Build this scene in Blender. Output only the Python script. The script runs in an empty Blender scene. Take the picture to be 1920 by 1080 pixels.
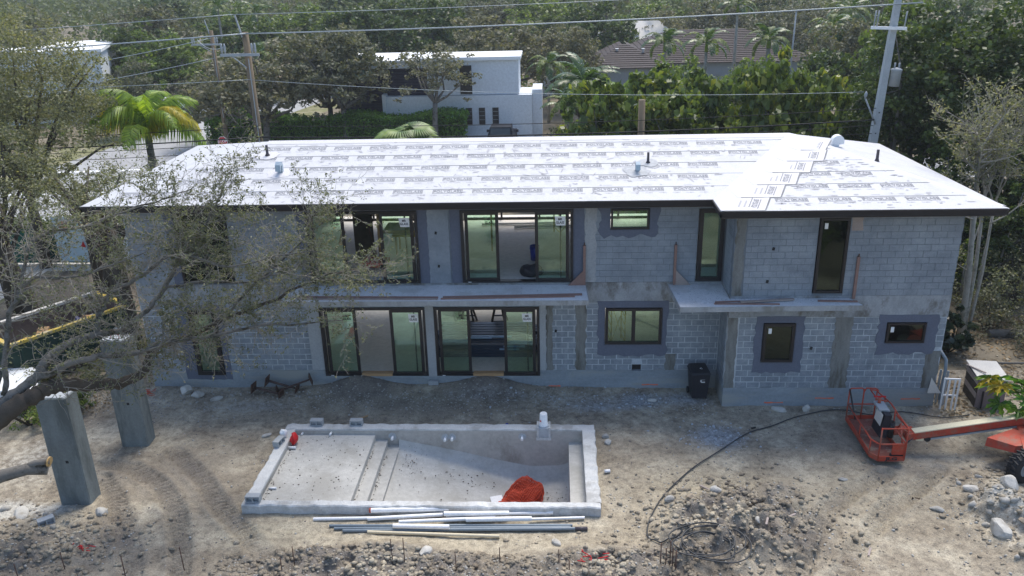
import bpy, bmesh, math, random
import numpy as np
from mathutils import Vector, Matrix

S = bpy.context.scene
C = S.collection
# ------------------------------------------------------------------ camera
def setup_camera():
    th, ps, ro = math.radians(21.256), math.radians(3.185), math.radians(-1.498)
    F = Vector((-math.sin(ps)*math.cos(th), math.cos(ps)*math.cos(th), -math.sin(th)))
    R = Vector((math.cos(ps), math.sin(ps), 0)); U = R.cross(F)
    R2 = R*math.cos(ro)+U*math.sin(ro); U2 = -R*math.sin(ro)+U*math.cos(ro)
    cd = bpy.data.cameras.new('camera'); cam = bpy.data.objects.new('camera', cd); C.objects.link(cam)
    M = Matrix((R2, U2, -F)).transposed().to_4x4(); M.translation = Vector((0, -25.553, 13.595))
    cam.matrix_world = M
    cd.sensor_width = 36; cd.lens = 36*1574.7/1920
    cd.clip_start = 0.5; cd.clip_end = 3000
    S.camera = cam
setup_camera()
S.render.resolution_x = 1024; S.render.resolution_y = 576
# ------------------------------------------------------------------ light
SUN_EL, SUN_AZ = math.radians(60), math.radians(18)      # behind the house, a little to the right
world = bpy.data.worlds.new('World'); S.world = world; world.use_nodes = True
wn = world.node_tree; bg = wn.nodes['Background']
sky = wn.nodes.new('ShaderNodeTexSky'); sky.sky_type = 'NISHITA'; sky.sun_disc = False
sky.sun_elevation = SUN_EL; sky.sun_rotation = SUN_AZ; sky.air_density = 1.0; sky.dust_density = 1.5; sky.ozone_density = 1.5
wn.links.new(sky.outputs[0], bg.inputs[0]); bg.inputs[1].default_value = 0.15
sl = bpy.data.lights.new('sun', 'SUN'); sl.energy = 2.7; sl.angle = math.radians(32); sl.color = (1.0, 0.94, 0.85)
so = bpy.data.objects.new('sun', sl); C.objects.link(so)
d = Vector((math.sin(SUN_AZ)*math.cos(SUN_EL), math.cos(SUN_AZ)*math.cos(SUN_EL), math.sin(SUN_EL)))
so.rotation_euler = d.to_track_quat('Z', 'Y').to_euler(); so.location = (0, 0, 40)
vs = S.view_settings; vs.view_transform = 'Standard'; vs.look = 'None'; vs.exposure = 0.74; vs.gamma = 1; vs.use_curve_mapping = False

rng = np.random.default_rng(7); random.seed(7)
# ------------------------------------------------------------------ materials
def newmat(name):
    m = bpy.data.materials.new(name); m.use_nodes = True
    nt = m.node_tree; b = nt.nodes['Principled BSDF']; return m, nt, b
def ramp(nt, fac, stops):
    r = nt.nodes.new('ShaderNodeValToRGB'); e = r.color_ramp.elements
    while len(e) > 1: e.remove(e[-1])
    e[0].position = stops[0][0]; e[0].color = (*stops[0][1], 1)
    for p, c in stops[1:]:
        k = e.new(p); k.color = (*c, 1)
    nt.links.new(fac, r.inputs[0]); return r.outputs[0]
def noise(nt, vec, scale, detail=4, rough=.6, dist=0):
    n = nt.nodes.new('ShaderNodeTexNoise'); n.inputs['Scale'].default_value = scale; n.inputs['Detail'].default_value = detail
    n.inputs['Roughness'].default_value = rough; n.inputs['Distortion'].default_value = dist
    if vec: nt.links.new(vec, n.inputs['Vector'])
    return n.outputs['Fac']
def mixc(nt, fac, a, b, mode='MIX'):
    m = nt.nodes.new('ShaderNodeMix'); m.data_type = 'RGBA'; m.blend_type = mode
    for s, v in ((m.inputs[0], fac), (m.inputs[6], a), (m.inputs[7], b)):
        if hasattr(v, 'is_linked') or hasattr(v, 'links'): nt.links.new(v, s)
        elif isinstance(v, (int, float)): s.default_value = v
        else: s.default_value = (*v, 1)
    return m.outputs[2]
def mth(nt, op, a, b=None, c=None):
    m = nt.nodes.new('ShaderNodeMath'); m.operation = op
    for i, v in enumerate((a, b, c)):
        if v is None: continue
        if hasattr(v, 'links'): nt.links.new(v, m.inputs[i])
        else: m.inputs[i].default_value = v
    return m.outputs[0]
def vecsrc(nt, kind='Object'):
    if kind == 'World': return nt.nodes.new('ShaderNodeNewGeometry').outputs['Position']
    return nt.nodes.new('ShaderNodeTexCoord').outputs[kind]
def stretch(nt, vec, s):
    m = nt.nodes.new('ShaderNodeMapping'); m.inputs['Scale'].default_value = s; nt.links.new(vec, m.inputs[0]); return m.outputs[0]
def bump(nt, b, h, strength=.3, dist=.02):
    n = nt.nodes.new('ShaderNodeBump'); n.inputs['Strength'].default_value = strength; n.inputs['Distance'].default_value = dist
    nt.links.new(h, n.inputs['Height']); nt.links.new(n.outputs[0], b.inputs['Normal'])
def mat(name, col, rough=.7, vary=.25, scale=3., metal=0., bmp=.2, spec=.3, dirt=None, kind='World', streak=None, rnd=0.0):
    m, nt, b = newmat(name); v = vecsrc(nt, kind)
    c0 = tuple(x*(1-vary) for x in col); c1 = tuple(min(1, x*(1+vary)) for x in col)
    vv = stretch(nt, v, streak) if streak else v
    n = noise(nt, vv, scale, 6, .65)
    out = ramp(nt, n, [(.3, c0), (.7, c1)])
    n2 = noise(nt, v, scale*9, 3, .7)
    out = mixc(nt, .5, out, ramp(nt, n2, [(.3, tuple(x*.8 for x in col)), (.7, tuple(min(1, x*1.2) for x in col))]))
    if dirt: out = mixc(nt, ramp(nt, noise(nt, vv, scale*.45, 7, .7), [(.5, (0,)*3), (.62, (1,)*3)]), out, dirt)
    if rnd:
        oi = nt.nodes.new('ShaderNodeObjectInfo')
        out = mixc(nt, 1.0, out, ramp(nt, oi.outputs['Random'], [(0, (1-rnd,)*3), (1, (1+rnd,)*3)]), 'MULTIPLY')
    nt.links.new(out, b.inputs['Base Color']); b.inputs['Roughness'].default_value = rough; b.inputs['Metallic'].default_value = metal
    b.inputs['Specular IOR Level'].default_value = spec
    if bmp: bump(nt, b, n2, bmp, .01)
    return m
def leafmat(name, dark, light, trans=.35, tint=(1, .8, .2), rough=.45, spec=.35, ns=.9, isl=.55):
    m, nt, b = newmat(name)
    oi = nt.nodes.new('ShaderNodeObjectInfo'); g = nt.nodes.new('ShaderNodeNewGeometry')
    n = noise(nt, g.outputs['Position'], ns, 3, .6)
    r = mth(nt, 'ADD', mth(nt, 'MULTIPLY', g.outputs['Random Per Island'], isl), mth(nt, 'MULTIPLY', n, 1.15-isl))
    col = ramp(nt, r, [(.2, dark), (.75, light), (.97, tuple(l*t*1.25 for l, t in zip(light, tint)))])
    col = mixc(nt, 1, col, ramp(nt, oi.outputs['Random'], [(0, (.82, .85, .85)), (1, (1.15, 1.1, 1.05))]), 'MULTIPLY')
    nt.links.new(col, b.inputs['Base Color']); b.inputs['Roughness'].default_value = rough; b.inputs['Specular IOR Level'].default_value = spec
    t = nt.nodes.new('ShaderNodeBsdfTranslucent'); nt.links.new(mixc(nt, 1, col, (1.3, 1.35, .6), 'MULTIPLY'), t.inputs[0])
    ms = nt.nodes.new('ShaderNodeMixShader'); ms.inputs[0].default_value = trans
    nt.links.new(b.outputs[0], ms.inputs[1]); nt.links.new(t.outputs[0], ms.inputs[2])
    nt.links.new(ms.outputs[0], nt.nodes['Material Output'].inputs[0]); return m
M = {}
def block_material(name, mortar=False, light=(.30, .335, .37), spread=.22, smear=.35):
    m, nt, b = newmat(name); pos = vecsrc(nt, 'World')
    sx = nt.nodes.new('ShaderNodeSeparateXYZ'); nt.links.new(pos, sx.inputs[0])
    row = mth(nt, 'FLOOR', mth(nt, 'DIVIDE', mth(nt, 'ADD', sx.outputs[2], 3.0-.65), .2032))
    colx = mth(nt, 'FLOOR', mth(nt, 'ADD', mth(nt, 'DIVIDE', mth(nt, 'ADD', sx.outputs[0], sx.outputs[1]), .4064), mth(nt, 'MULTIPLY', mth(nt, 'MODULO', row, 2), .5)))
    cv = nt.nodes.new('ShaderNodeCombineXYZ'); nt.links.new(row, cv.inputs[0]); nt.links.new(colx, cv.inputs[1])
    w = nt.nodes.new('ShaderNodeTexWhiteNoise'); nt.links.new(cv.outputs[0], w.inputs['Vector'])
    c = ramp(nt, w.outputs['Value'], [(0, tuple(x*(1-spread) for x in light)), (.12, tuple(x*(1-spread*.45) for x in light)), (.8, light), (1, tuple(x*(1+spread*.5) for x in light))])
    c = mixc(nt, mth(nt, 'MULTIPLY', ramp(nt, noise(nt, pos, 4, 8, .75), [(.44, (0,)*3), (.66, (1,)*3)]), smear), c, (.47, .50, .53))
    c = mixc(nt, .55, c, ramp(nt, noise(nt, pos, .8, 5, .6), [(.3, (.13, .15, .18)), (.72, (.33, .37, .41))]))
    n2 = noise(nt, pos, 60, 3, .8)
    c = mixc(nt, 1, c, ramp(nt, n2, [(.3, (.8,)*3), (.7, (1.18,)*3)]), 'MULTIPLY')
    nt.links.new(c, b.inputs['Base Color']); b.inputs['Roughness'].default_value = .92; b.inputs['Specular IOR Level'].default_value = .1
    bump(nt, b, n2, .5, .006); return m
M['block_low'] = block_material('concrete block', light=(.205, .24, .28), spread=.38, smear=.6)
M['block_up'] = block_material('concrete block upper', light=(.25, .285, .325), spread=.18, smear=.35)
M['mortar_low'] = mat('mortar', (.46, .50, .54), .95, .25, 3, bmp=.6, spec=.1, dirt=(.36, .40, .43))
M['mortar_up'] = mat('mortar flush', (.17, .195, .225), .95, .2, 3, bmp=.4, spec=.1)
M['stucco'] = mat('stucco band', (.125, .14, .185), .95, .12, 2, bmp=.15, spec=.08)
M['beam'] = mat('cast concrete beam', (.28, .30, .32), .9, .5, 2.0, bmp=.4, dirt=(.14, .135, .125), streak=(1.3, 1.3, .75), spec=.15)
M['cast'] = mat('cast concrete column', (.19, .195, .19), .9, .4, 2.2, bmp=.5, dirt=(.11, .105, .09), streak=(3, 3, .6), spec=.12)
M['pier'] = mat('smooth pier concrete', (.33, .35, .37), .9, .15, 2, bmp=.2, spec=.12)
M['stem'] = mat('stem wall', (.25, .285, .315), .92, .32, 1.3, bmp=.4, dirt=(.30, .31, .30), streak=(.5, .5, 2), spec=.12)
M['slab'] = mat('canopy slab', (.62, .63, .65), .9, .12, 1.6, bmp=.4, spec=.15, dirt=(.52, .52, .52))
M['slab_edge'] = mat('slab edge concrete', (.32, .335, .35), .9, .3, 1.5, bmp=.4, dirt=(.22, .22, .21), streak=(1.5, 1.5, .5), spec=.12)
M['frame'] = mat('black window frame', (.018, .016, .018), .4, .1, 4, bmp=0, spec=.4)
M['fascia'] = mat('dark fascia', (.022, .018, .019), .55, .2, 2, bmp=.05)
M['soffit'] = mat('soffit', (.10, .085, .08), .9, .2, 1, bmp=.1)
M['floor_in'] = mat('interior slab', (.66, .635, .59), .75, .10, .7, bmp=.1, spec=.3)
M['plywood'] = mat('roof deck underside', (.16, .10, .065), .8, .2, 1, bmp=.1)
M['ins_wall'] = mat('interior wall', (.48, .48, .46), .9, .15, 1)
M['membrane'] = mat('white roof membrane', (.49, .495, .51), .6, .06, 2.5, bmp=.12, spec=.25, dirt=(.445, .45, .465))
M['membrane_strip'] = mat('white cap strip', (.53, .525, .54), .55, .05, 2, bmp=.15, spec=.3)
M['print'] = mat('grey print', (.20, .205, .23), .6, .15, 9, bmp=0)
M['print_soft'] = mat('pale grey print', (.335, .335, .36), .6, .1, 9, bmp=0)
M['lap'] = mat('lap shade grey', (.19, .195, .205), .7, .5, 2, bmp=0)  # strips in this grey paint the shadow under each membrane lap
M['wood_red'] = mat('weathered red lumber', (.25, .155, .13), .85, .2, 3, bmp=.3)
M['wood_grey'] = mat('grey lumber', (.32, .27, .25), .85, .25, 3, bmp=.3)
M['wood_tan'] = mat('tan lumber', (.40, .25, .13), .8, .2, 3, bmp=.2)
M['rust'] = mat('rusty steel', (.10, .055, .04), .8, .4, 9, bmp=.4, dirt=(.05, .03, .026))
M['bronze'] = mat('brown rusted jack', (.085, .055, .048), .75, .35, 9, bmp=.3)
M['bark'] = mat('oak bark', (.18, .17, .155), .95, .35, 6, bmp=.9, dirt=(.065, .06, .045), spec=.08)
M['bark_pale'] = mat('pale bark', (.30, .285, .25), .9, .25, 7, bmp=.6, dirt=(.18, .18, .15), spec=.1)
M['twig'] = mat('pale twig', (.27, .25, .215), .9, .25, 6, bmp=0, spec=.1)
M['bark_dark'] = mat('dark bark', (.08, .068, .056), .95, .4, 5, bmp=.8, spec=.06)
M['trunk_far'] = mat('far trunk bark', (.13, .115, .10), .95, .3, 3, bmp=.3)
M['cut'] = mat('fresh cut wood', (.62, .40, .17), .8, .2, 8, bmp=.2)
M['cut_grey'] = mat('old cut wood', (.33, .28, .22), .8, .2, 8, bmp=.2)
M['pool'] = mat('pool shell gunite', (.46, .455, .43), .9, .18, .9, bmp=.5, dirt=(.37, .36, .33), spec=.15)
M['pool_wall'] = mat('pool wall gunite', (.42, .405, .38), .9, .22, .9, bmp=.5, dirt=(.27, .255, .225), streak=(1, 1, .6), spec=.12)
M['coping'] = mat('rough pool coping', (.52, .53, .53), .95, .22, 2.5, bmp=1, dirt=(.36, .36, .35), spec=.12)
M['column'] = mat('grey cast column', (.175, .20, .205), .88, .35, 1.5, bmp=.6, streak=(2, 2, .5), dirt=(.115, .13, .13), spec=.2)
M['cmu'] = mat('cinder block', (.34, .365, .385), .95, .12, 9, bmp=.4, spec=.1)
M['pvc'] = mat('white pvc', (.78, .78, .78), .35, .05, 2, bmp=0, spec=.4)
M['pvc_grey'] = mat('grey conduit', (.16, .20, .235), .4, .12, 2, bmp=0, spec=.4)
M['pvc_cream'] = mat('cream pipe', (.60, .53, .38), .45, .06, 2, bmp=0)
M['cable'] = mat('dark hose', (.045, .048, .052), .55, .2, 4, bmp=0)
M['orange'] = mat('faded orange paint', (.40, .055, .028), .65, .3, 5, bmp=.15, dirt=(.28, .11, .075), spec=.35)
M['orange_dirty'] = mat('dusty orange deck', (.20, .07, .052), .85, .35, 6, bmp=.3, dirt=(.26, .19, .14))
M['cream'] = mat('cream boom cover', (.66, .60, .42), .5, .08, 3, bmp=0)
M['black'] = mat('black rubber', (.02, .021, .024), .7, .2, 5, bmp=.2)
M['blackpl'] = mat('black plastic', (.018, .020, .028), .5, .15, 5, bmp=.05)
M['white'] = mat('white paint', (.78, .79, .80), .5, .05, 3, bmp=0)
M['offwhite'] = mat('dusty white board', (.58, .56, .52), .8, .1, 3, bmp=.1)
M['grey'] = mat('grey paint', (.30, .33, .35), .6, .12, 3, bmp=0)
M['chrome'] = mat('dull steel', (.45, .47, .49), .35, .1, 5, metal=.8, bmp=0)
M['net'] = mat('orange safety net', (.46, .055, .022), .6, .25, 8, bmp=.1)
M['red'] = mat('red plastic', (.50, .015, .02), .55, .15, 4, bmp=0)
M['blue'] = mat('blue plastic', (.012, .03, .26), .4, .1, 4, bmp=0)
M['bluemetal'] = mat('galvanised vent', (.38, .46, .52), .4, .12, 4, metal=.3, bmp=0)
M['patch'] = mat('grey roof cement', (.42, .43, .44), .9, .3, 8, bmp=.6)
M['dkmetal'] = mat('dark lead pipe', (.075, .065, .075), .5, .2, 6, bmp=0)
M['green_screen'] = mat('green windscreen', (.012, .085, .058), .85, .2, 1.2, bmp=.2)
M['dump'] = mat('dark green dumpster', (.018, .045, .036), .6, .3, 2, bmp=.1)
M['dump_in'] = mat('rusty dumpster inside', (.115, .085, .075), .85, .35, 1.2, bmp=.3, dirt=(.17, .14, .12))
M['yellow'] = mat('worn yellow rim', (.52, .38, .07), .6, .25, 5, bmp=.1, dirt=(.38, .33, .22))
M['housewhite'] = mat('white stucco house', (.62, .66, .70), .85, .04, .6, bmp=.1)
M['navy'] = mat('dark slatted cladding', (.028, .026, .055), .6, .2, 2, bmp=0)
M['aqua'] = mat('pale green glass band', (.22, .42, .36), .3, .1, 2, bmp=0)
M['tile'] = mat('brown roof tile', (.034, .024, .025), .75, .25, 2.2, bmp=.3, dirt=(.024, .018, .018))
M['stopred'] = mat('stop sign red', (.42, .01, .015), .45, .05, 3, bmp=0)
M['asphalt'] = mat('sun bleached asphalt', (.33, .335, .34), .92, .12, .35, bmp=.2, spec=.15, dirt=(.28, .28, .285))
M['walk'] = mat('pale concrete walk', (.52, .50, .46), .9, .1, .8, bmp=.1)
M['verge'] = mat('dry grass verge', (.16, .16, .075), .95, .35, 1.2, bmp=.6, dirt=(.27, .24, .17))
M['stone'] = mat('pale limestone', (.44, .43, .40), .95, .25, 5, bmp=.8, rnd=.18, spec=.1, dirt=(.33, .31, .27))
M['stone_blue'] = mat('blue grey crushed stone', (.40, .43, .46), .9, .2, 9, bmp=.5)
M['stone_brown'] = mat('brown stone', (.30, .25, .19), .95, .25, 6, bmp=.6)
M['carwhite'] = mat('white car paint', (.70, .73, .76), .25, .04, 3, bmp=0, spec=.5)
M['truckblack'] = mat('black truck paint', (.008, .009, .014), .4, .1, 3, bmp=0, spec=.25)
M['steelstud'] = mat('dark steel studs', (.03, .045, .085), .35, .3, 6, metal=.3, bmp=0)
M['steelblue'] = mat('bright steel stud', (.35, .48, .68), .3, .2, 6, metal=.4, bmp=0)
M['spray'] = mat('orange marking paint', (.75, .16, .08), .8, .3, 9, bmp=0)
M['debris'] = mat('mixed debris', (.40, .40, .38), .8, .5, 6, bmp=.4)
M['spore'] = mat('brown litter', (.07, .05, .035), .9, .4, 12, bmp=0)
M['pole_wood'] = mat('weathered pole wood', (.16, .125, .085), .9, .3, 3, bmp=.4, streak=(3, 3, .4))
M['pole_conc'] = mat('concrete pole', (.38, .41, .43), .85, .12, 2, bmp=.2)
M['wire'] = mat('black cable', (.02, .02, .022), .6, .1, 2, bmp=0)
M['wire_pale'] = mat('pale conductor', (.34, .38, .40), .4, .1, 2, bmp=0, metal=.3)
def glassmat(name, tint, gloss=.16):
    m, nt, b = newmat(name); nt.nodes.remove(b)
    t = nt.nodes.new('ShaderNodeBsdfTransparent'); t.inputs[0].default_value = (*tint, 1)
    g = nt.nodes.new('ShaderNodeBsdfGlossy'); g.inputs['Roughness'].default_value = .02; g.inputs[0].default_value = (.75, .95, .82, 1)
    lw = nt.nodes.new('ShaderNodeLayerWeight'); lw.inputs[0].default_value = .35
    f = mth(nt, 'ADD', mth(nt, 'MULTIPLY', lw.outputs['Fresnel'], .8), gloss)
    mx = nt.nodes.new('ShaderNodeMixShader'); nt.links.new(f, mx.inputs[0]); nt.links.new(t.outputs[0], mx.inputs[1]); nt.links.new(g.outputs[0], mx.inputs[2])
    nt.links.new(mx.outputs[0], nt.nodes['Material Output'].inputs[0]); return m
M['glass'] = glassmat('green tinted glass', (.78, .92, .82), .10)
M['glass_dark'] = glassmat('dark reflecting glass', (.08, .13, .10), .015)
M['carglass'] = mat('dark car glass', (.015, .02, .025), .08, .1, 2, bmp=0, spec=.6)
M['leaf_oak'] = leafmat('oak leaves', (.07, .082, .05), (.235, .24, .15), .35, (1.15, .95, .65), .5, .3)
M['leaf_olive'] = leafmat('grey olive leaves', (.06, .066, .045), (.19, .19, .135), .25, (1.1, .95, .7), .6, .2)
M['leaf_broad'] = leafmat('broad green leaves', (.025, .052, .014), (.17, .225, .06), .35, (1.5, 1.05, .5), .4, .35, .7, .6)
M['leaf_far'] = leafmat('distant leaves', (.028, .045, .022), (.14, .165, .075), .2, (1.1, 1, .7), .7, .1, .11, .3)
M['leaf_dark'] = leafmat('dense dark leaves', (.020, .038, .015), (.095, .135, .045), .3, (1.1, 1, .6), .45, .3)
M['leaf_mid'] = leafmat('mid green leaves', (.035, .065, .018), (.17, .23, .065), .35, (1.2, 1, .6), .5, .3)
M['leaf_hedge'] = leafmat('hedge leaves', (0.03, 0.08, 0.015), (0.16, 0.32, 0.05), 0.4, (1.2, 1.1, .6), .35, .5)
M['leaf_palm'] = leafmat('palm leaflets', (.07, .14, .02), (.30, .42, .06), .45, (1.4, 1.1, .4), .4, .4)
M['leaf_palm_dark'] = leafmat('dark palm leaflets', (.022, .055, .018), (.10, .17, .05), .3, (1.2, 1, .6), .35, .6)
M['leaf_fan'] = leafmat('fan palm leaves', (.05, .10, .03), (.20, .30, .10), .35, (1.2, 1, .6), .4, .4)
M['leaf_papaya'] = leafmat('papaya leaves', (.035, .10, .02), (.12, .26, .05), .4, (1.6, 1.1, .2), .45, .3)
M['leaf_sea'] = leafmat('dark round leaves', (.010, .022, .012), (.035, .06, .03), .15, (1, 1, .8), .35, .5)

# ------------------------------------------------------------------ mesh helpers
def tag(o, label=None, cat=None, group=None, kind=None):
    if label: o['label'] = label
    if cat: o['category'] = cat
    if group: o['group'] = group
    if kind: o['kind'] = kind
    return o
def thing(name, label, cat, loc=(0, 0, 0), rz=0, group=None):
    o = bpy.data.objects.new(name, None); C.objects.link(o); o.location = loc; o.rotation_euler = (0, 0, rz)
    o.empty_display_size = .2
    return tag(o, label, cat, group)
def link(name, me, parent=None, loc=None):
    o = bpy.data.objects.new(name, me); C.objects.link(o)
    if parent: o.parent = parent
    if loc is not None: o.location = loc
    return o
def npmesh(name, V, Fq, m, smooth=False):
    V = np.asarray(V, np.float32); Fq = np.asarray(Fq, np.int32); k = Fq.shape[1]; n = len(Fq)
    me = bpy.data.meshes.new(name); me.vertices.add(len(V)); me.vertices.foreach_set('co', V.ravel())
    me.loops.add(n*k); me.loops.foreach_set('vertex_index', Fq.ravel()); me.polygons.add(n)
    me.polygons.foreach_set('loop_start', np.arange(0, n*k, k, dtype=np.int32))
    me.update(calc_edges=True)
    if smooth: me.polygons.foreach_set('use_smooth', np.ones(n, bool))
    if m: me.materials.append(m)
    return me
class MB:
    def __init__(s): s.v = []; s.f = []; s.sm = set()
    def add(s, vs, fs, smooth=False):
        b = len(s.v); s.v += [tuple(map(float, p)) for p in vs]
        for f in fs:
            if smooth: s.sm.add(len(s.f))
            s.f.append(tuple(b+i for i in f))
        return s
    def box(s, x0, x1, y0, y1, z0, z1):
        return s.add([(x0, y0, z0), (x1, y0, z0), (x1, y1, z0), (x0, y1, z0), (x0, y0, z1), (x1, y0, z1), (x1, y1, z1), (x0, y1, z1)],
                     [(0, 3, 2, 1), (4, 5, 6, 7), (0, 1, 5, 4), (1, 2, 6, 5), (2, 3, 7, 6), (3, 0, 4, 7)])
    def obox(s, c, sx, sy, sz, rz=0, rx=0, ry=0):
        R = Matrix.Rotation(rz, 3, 'Z') @ Matrix.Rotation(ry, 3, 'Y') @ Matrix.Rotation(rx, 3, 'X'); c = Vector(c)
        vs = [c + R @ Vector((a*sx/2, b*sy/2, d*sz/2)) for d in (-1, 1) for a, b in ((-1, -1), (1, -1), (1, 1), (-1, 1))]
        return s.add(vs, [(0, 3, 2, 1), (4, 5, 6, 7), (0, 1, 5, 4), (1, 2, 6, 5), (2, 3, 7, 6), (3, 0, 4, 7)])
    def bar(s, a, b, w, h=None):
        a = Vector(a); b = Vector(b); h = h or w; t = (b-a).normalized(); up = Vector((0, 0, 1)) if abs(t.z) < .95 else Vector((0, 1, 0))
        r = t.cross(up).normalized(); u = r.cross(t)
        vs = [p + r*i*w/2 + u*j*h/2 for p in (a, b) for i, j in ((-1, -1), (1, -1), (1, 1), (-1, 1))]
        return s.add(vs, [(0, 3, 2, 1), (4, 5, 6, 7), (0, 1, 5, 4), (1, 2, 6, 5), (2, 3, 7, 6), (3, 0, 4, 7)])
    def tube(s, pts, r, n=6, cap=True, smooth=True):
        pts = [Vector(p[:3]) for p in pts]; k = len(pts); rr = r if isinstance(r, (list, tuple)) else [r]*k
        vs = []; prev = None
        for i, p in enumerate(pts):
            t = (pts[min(i+1, k-1)]-pts[max(i-1, 0)])
            t = t.normalized() if t.length > 1e-9 else Vector((0, 0, 1))
            if prev is None: u = t.orthogonal().normalized()
            else:
                u = prev - t*prev.dot(t); u = u.normalized() if u.length > 1e-6 else t.orthogonal().normalized()
            prev = u; w = t.cross(u)
            for j in range(n):
                a = 2*math.pi*j/n; vs.append(p + (u*math.cos(a)+w*math.sin(a))*rr[i])
        fs = [(i*n+j, i*n+(j+1) % n, (i+1)*n+(j+1) % n, (i+1)*n+j) for i in range(k-1) for j in range(n)]
        b = len(s.v); s.add(vs, fs, smooth)
        if cap: s.f += [tuple(b+j for j in range(n))[::-1], tuple(b+(k-1)*n+j for j in range(n))]
        return s
    def lathe(s, prof, c=(0, 0, 0), n=16, smooth=True):
        c = Vector(c); k = len(prof)
        vs = [c+Vector((r*math.cos(2*math.pi*j/n), r*math.sin(2*math.pi*j/n), z)) for r, z in prof for j in range(n)]
        fs = [(i*n+j, i*n+(j+1) % n, (i+1)*n+(j+1) % n, (i+1)*n+j) for i in range(k-1) for j in range(n)]
        b = len(s.v); s.add(vs, fs, smooth); s.f += [tuple(b+j for j in range(n))[::-1], tuple(b+(k-1)*n+j for j in range(n))]; return s
    def prism(s, poly, z0, z1):
        n = len(poly); vs = [(x, y, z0) for x, y in poly]+[(x, y, z1) for x, y in poly]
        return s.add(vs, [tuple(range(n))[::-1], tuple(range(n, 2*n))]+[(i, (i+1) % n, n+(i+1) % n, n+i) for i in range(n)])
    def mesh(s, name, m):
        me = bpy.data.meshes.new(name); me.from_pydata(s.v, [], s.f)
        if s.sm: me.polygons.foreach_set('use_smooth', [i in s.sm for i in range(len(s.f))])
        if m: me.materials.append(m)
        return me
    def obj(s, name, m, parent=None, loc=None):
        return link(name, s.mesh(name, m), parent, loc)
def copy_tree(o, loc=None, rz=None, scale=None, label=None):
    c = o.copy(); C.objects.link(c)
    if loc is not None: c.location = loc
    if rz is not None: c.rotation_euler = (0, 0, rz)
    if scale is not None: c.scale = scale
    if label: c['label'] = label
    for ch in list(o.children):
        d = ch.copy(); C.objects.link(d); d.parent = c
        for g in list(ch.children):
            e = g.copy(); C.objects.link(e); e.parent = d
    return c
def textmesh(txt, size, m, bold=0.0, depth=0.0):
    cu = bpy.data.curves.new('lettering', 'FONT'); cu.body = txt; cu.size = size; cu.align_x = 'CENTER'; cu.align_y = 'CENTER'; cu.offset = bold; cu.resolution_u = 2; cu.extrude = depth
    o = bpy.data.objects.new('tmp', cu); C.objects.link(o)
    me = bpy.data.meshes.new_from_object(o.evaluated_get(bpy.context.evaluated_depsgraph_get()))
    bpy.data.objects.remove(o); bpy.data.curves.remove(cu)
    me.materials.clear(); me.materials.append(m); return me
# value noise for the terrain
class VN:
    def __init__(s, seed): s.g = np.random.default_rng(seed).random((256, 256))
    def __call__(s, x, y, sc):
        x = np.asarray(x)/sc+1000; y = np.asarray(y)/sc+1000; xi = np.floor(x).astype(int); yi = np.floor(y).astype(int)
        fx = x-xi; fy = y-yi; fx = fx*fx*(3-2*fx); fy = fy*fy*(3-2*fy); g = s.g
        a = g[xi % 256, yi % 256]; b = g[(xi+1) % 256, yi % 256]; c = g[xi % 256, (yi+1) % 256]; d = g[(xi+1) % 256, (yi+1) % 256]
        return (a*(1-fx)+b*fx)*(1-fy)+(c*(1-fx)+d*fx)*fy
vn1, vn2, vn3 = VN(1), VN(2), VN(3)
def seg_dist(x, y, P):
    best = np.full(np.shape(x), 1e9); along = np.zeros(np.shape(x)); side = np.zeros(np.shape(x)); acc = 0
    for (x0, y0), (x1, y1) in zip(P[:-1], P[1:]):
        dx, dy = x1-x0, y1-y0; L = math.hypot(dx, dy); t = np.clip(((x-x0)*dx+(y-y0)*dy)/L**2, 0, 1)
        px, py = x0+t*dx, y0+t*dy; dd = np.hypot(x-px, y-py); m = dd < best
        best = np.where(m, dd, best); along = np.where(m, acc+t*L, along); side = np.where(m, ((x-x0)*dy-(y-y0)*dx)/L, side); acc += L
    return best, along, side
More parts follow.
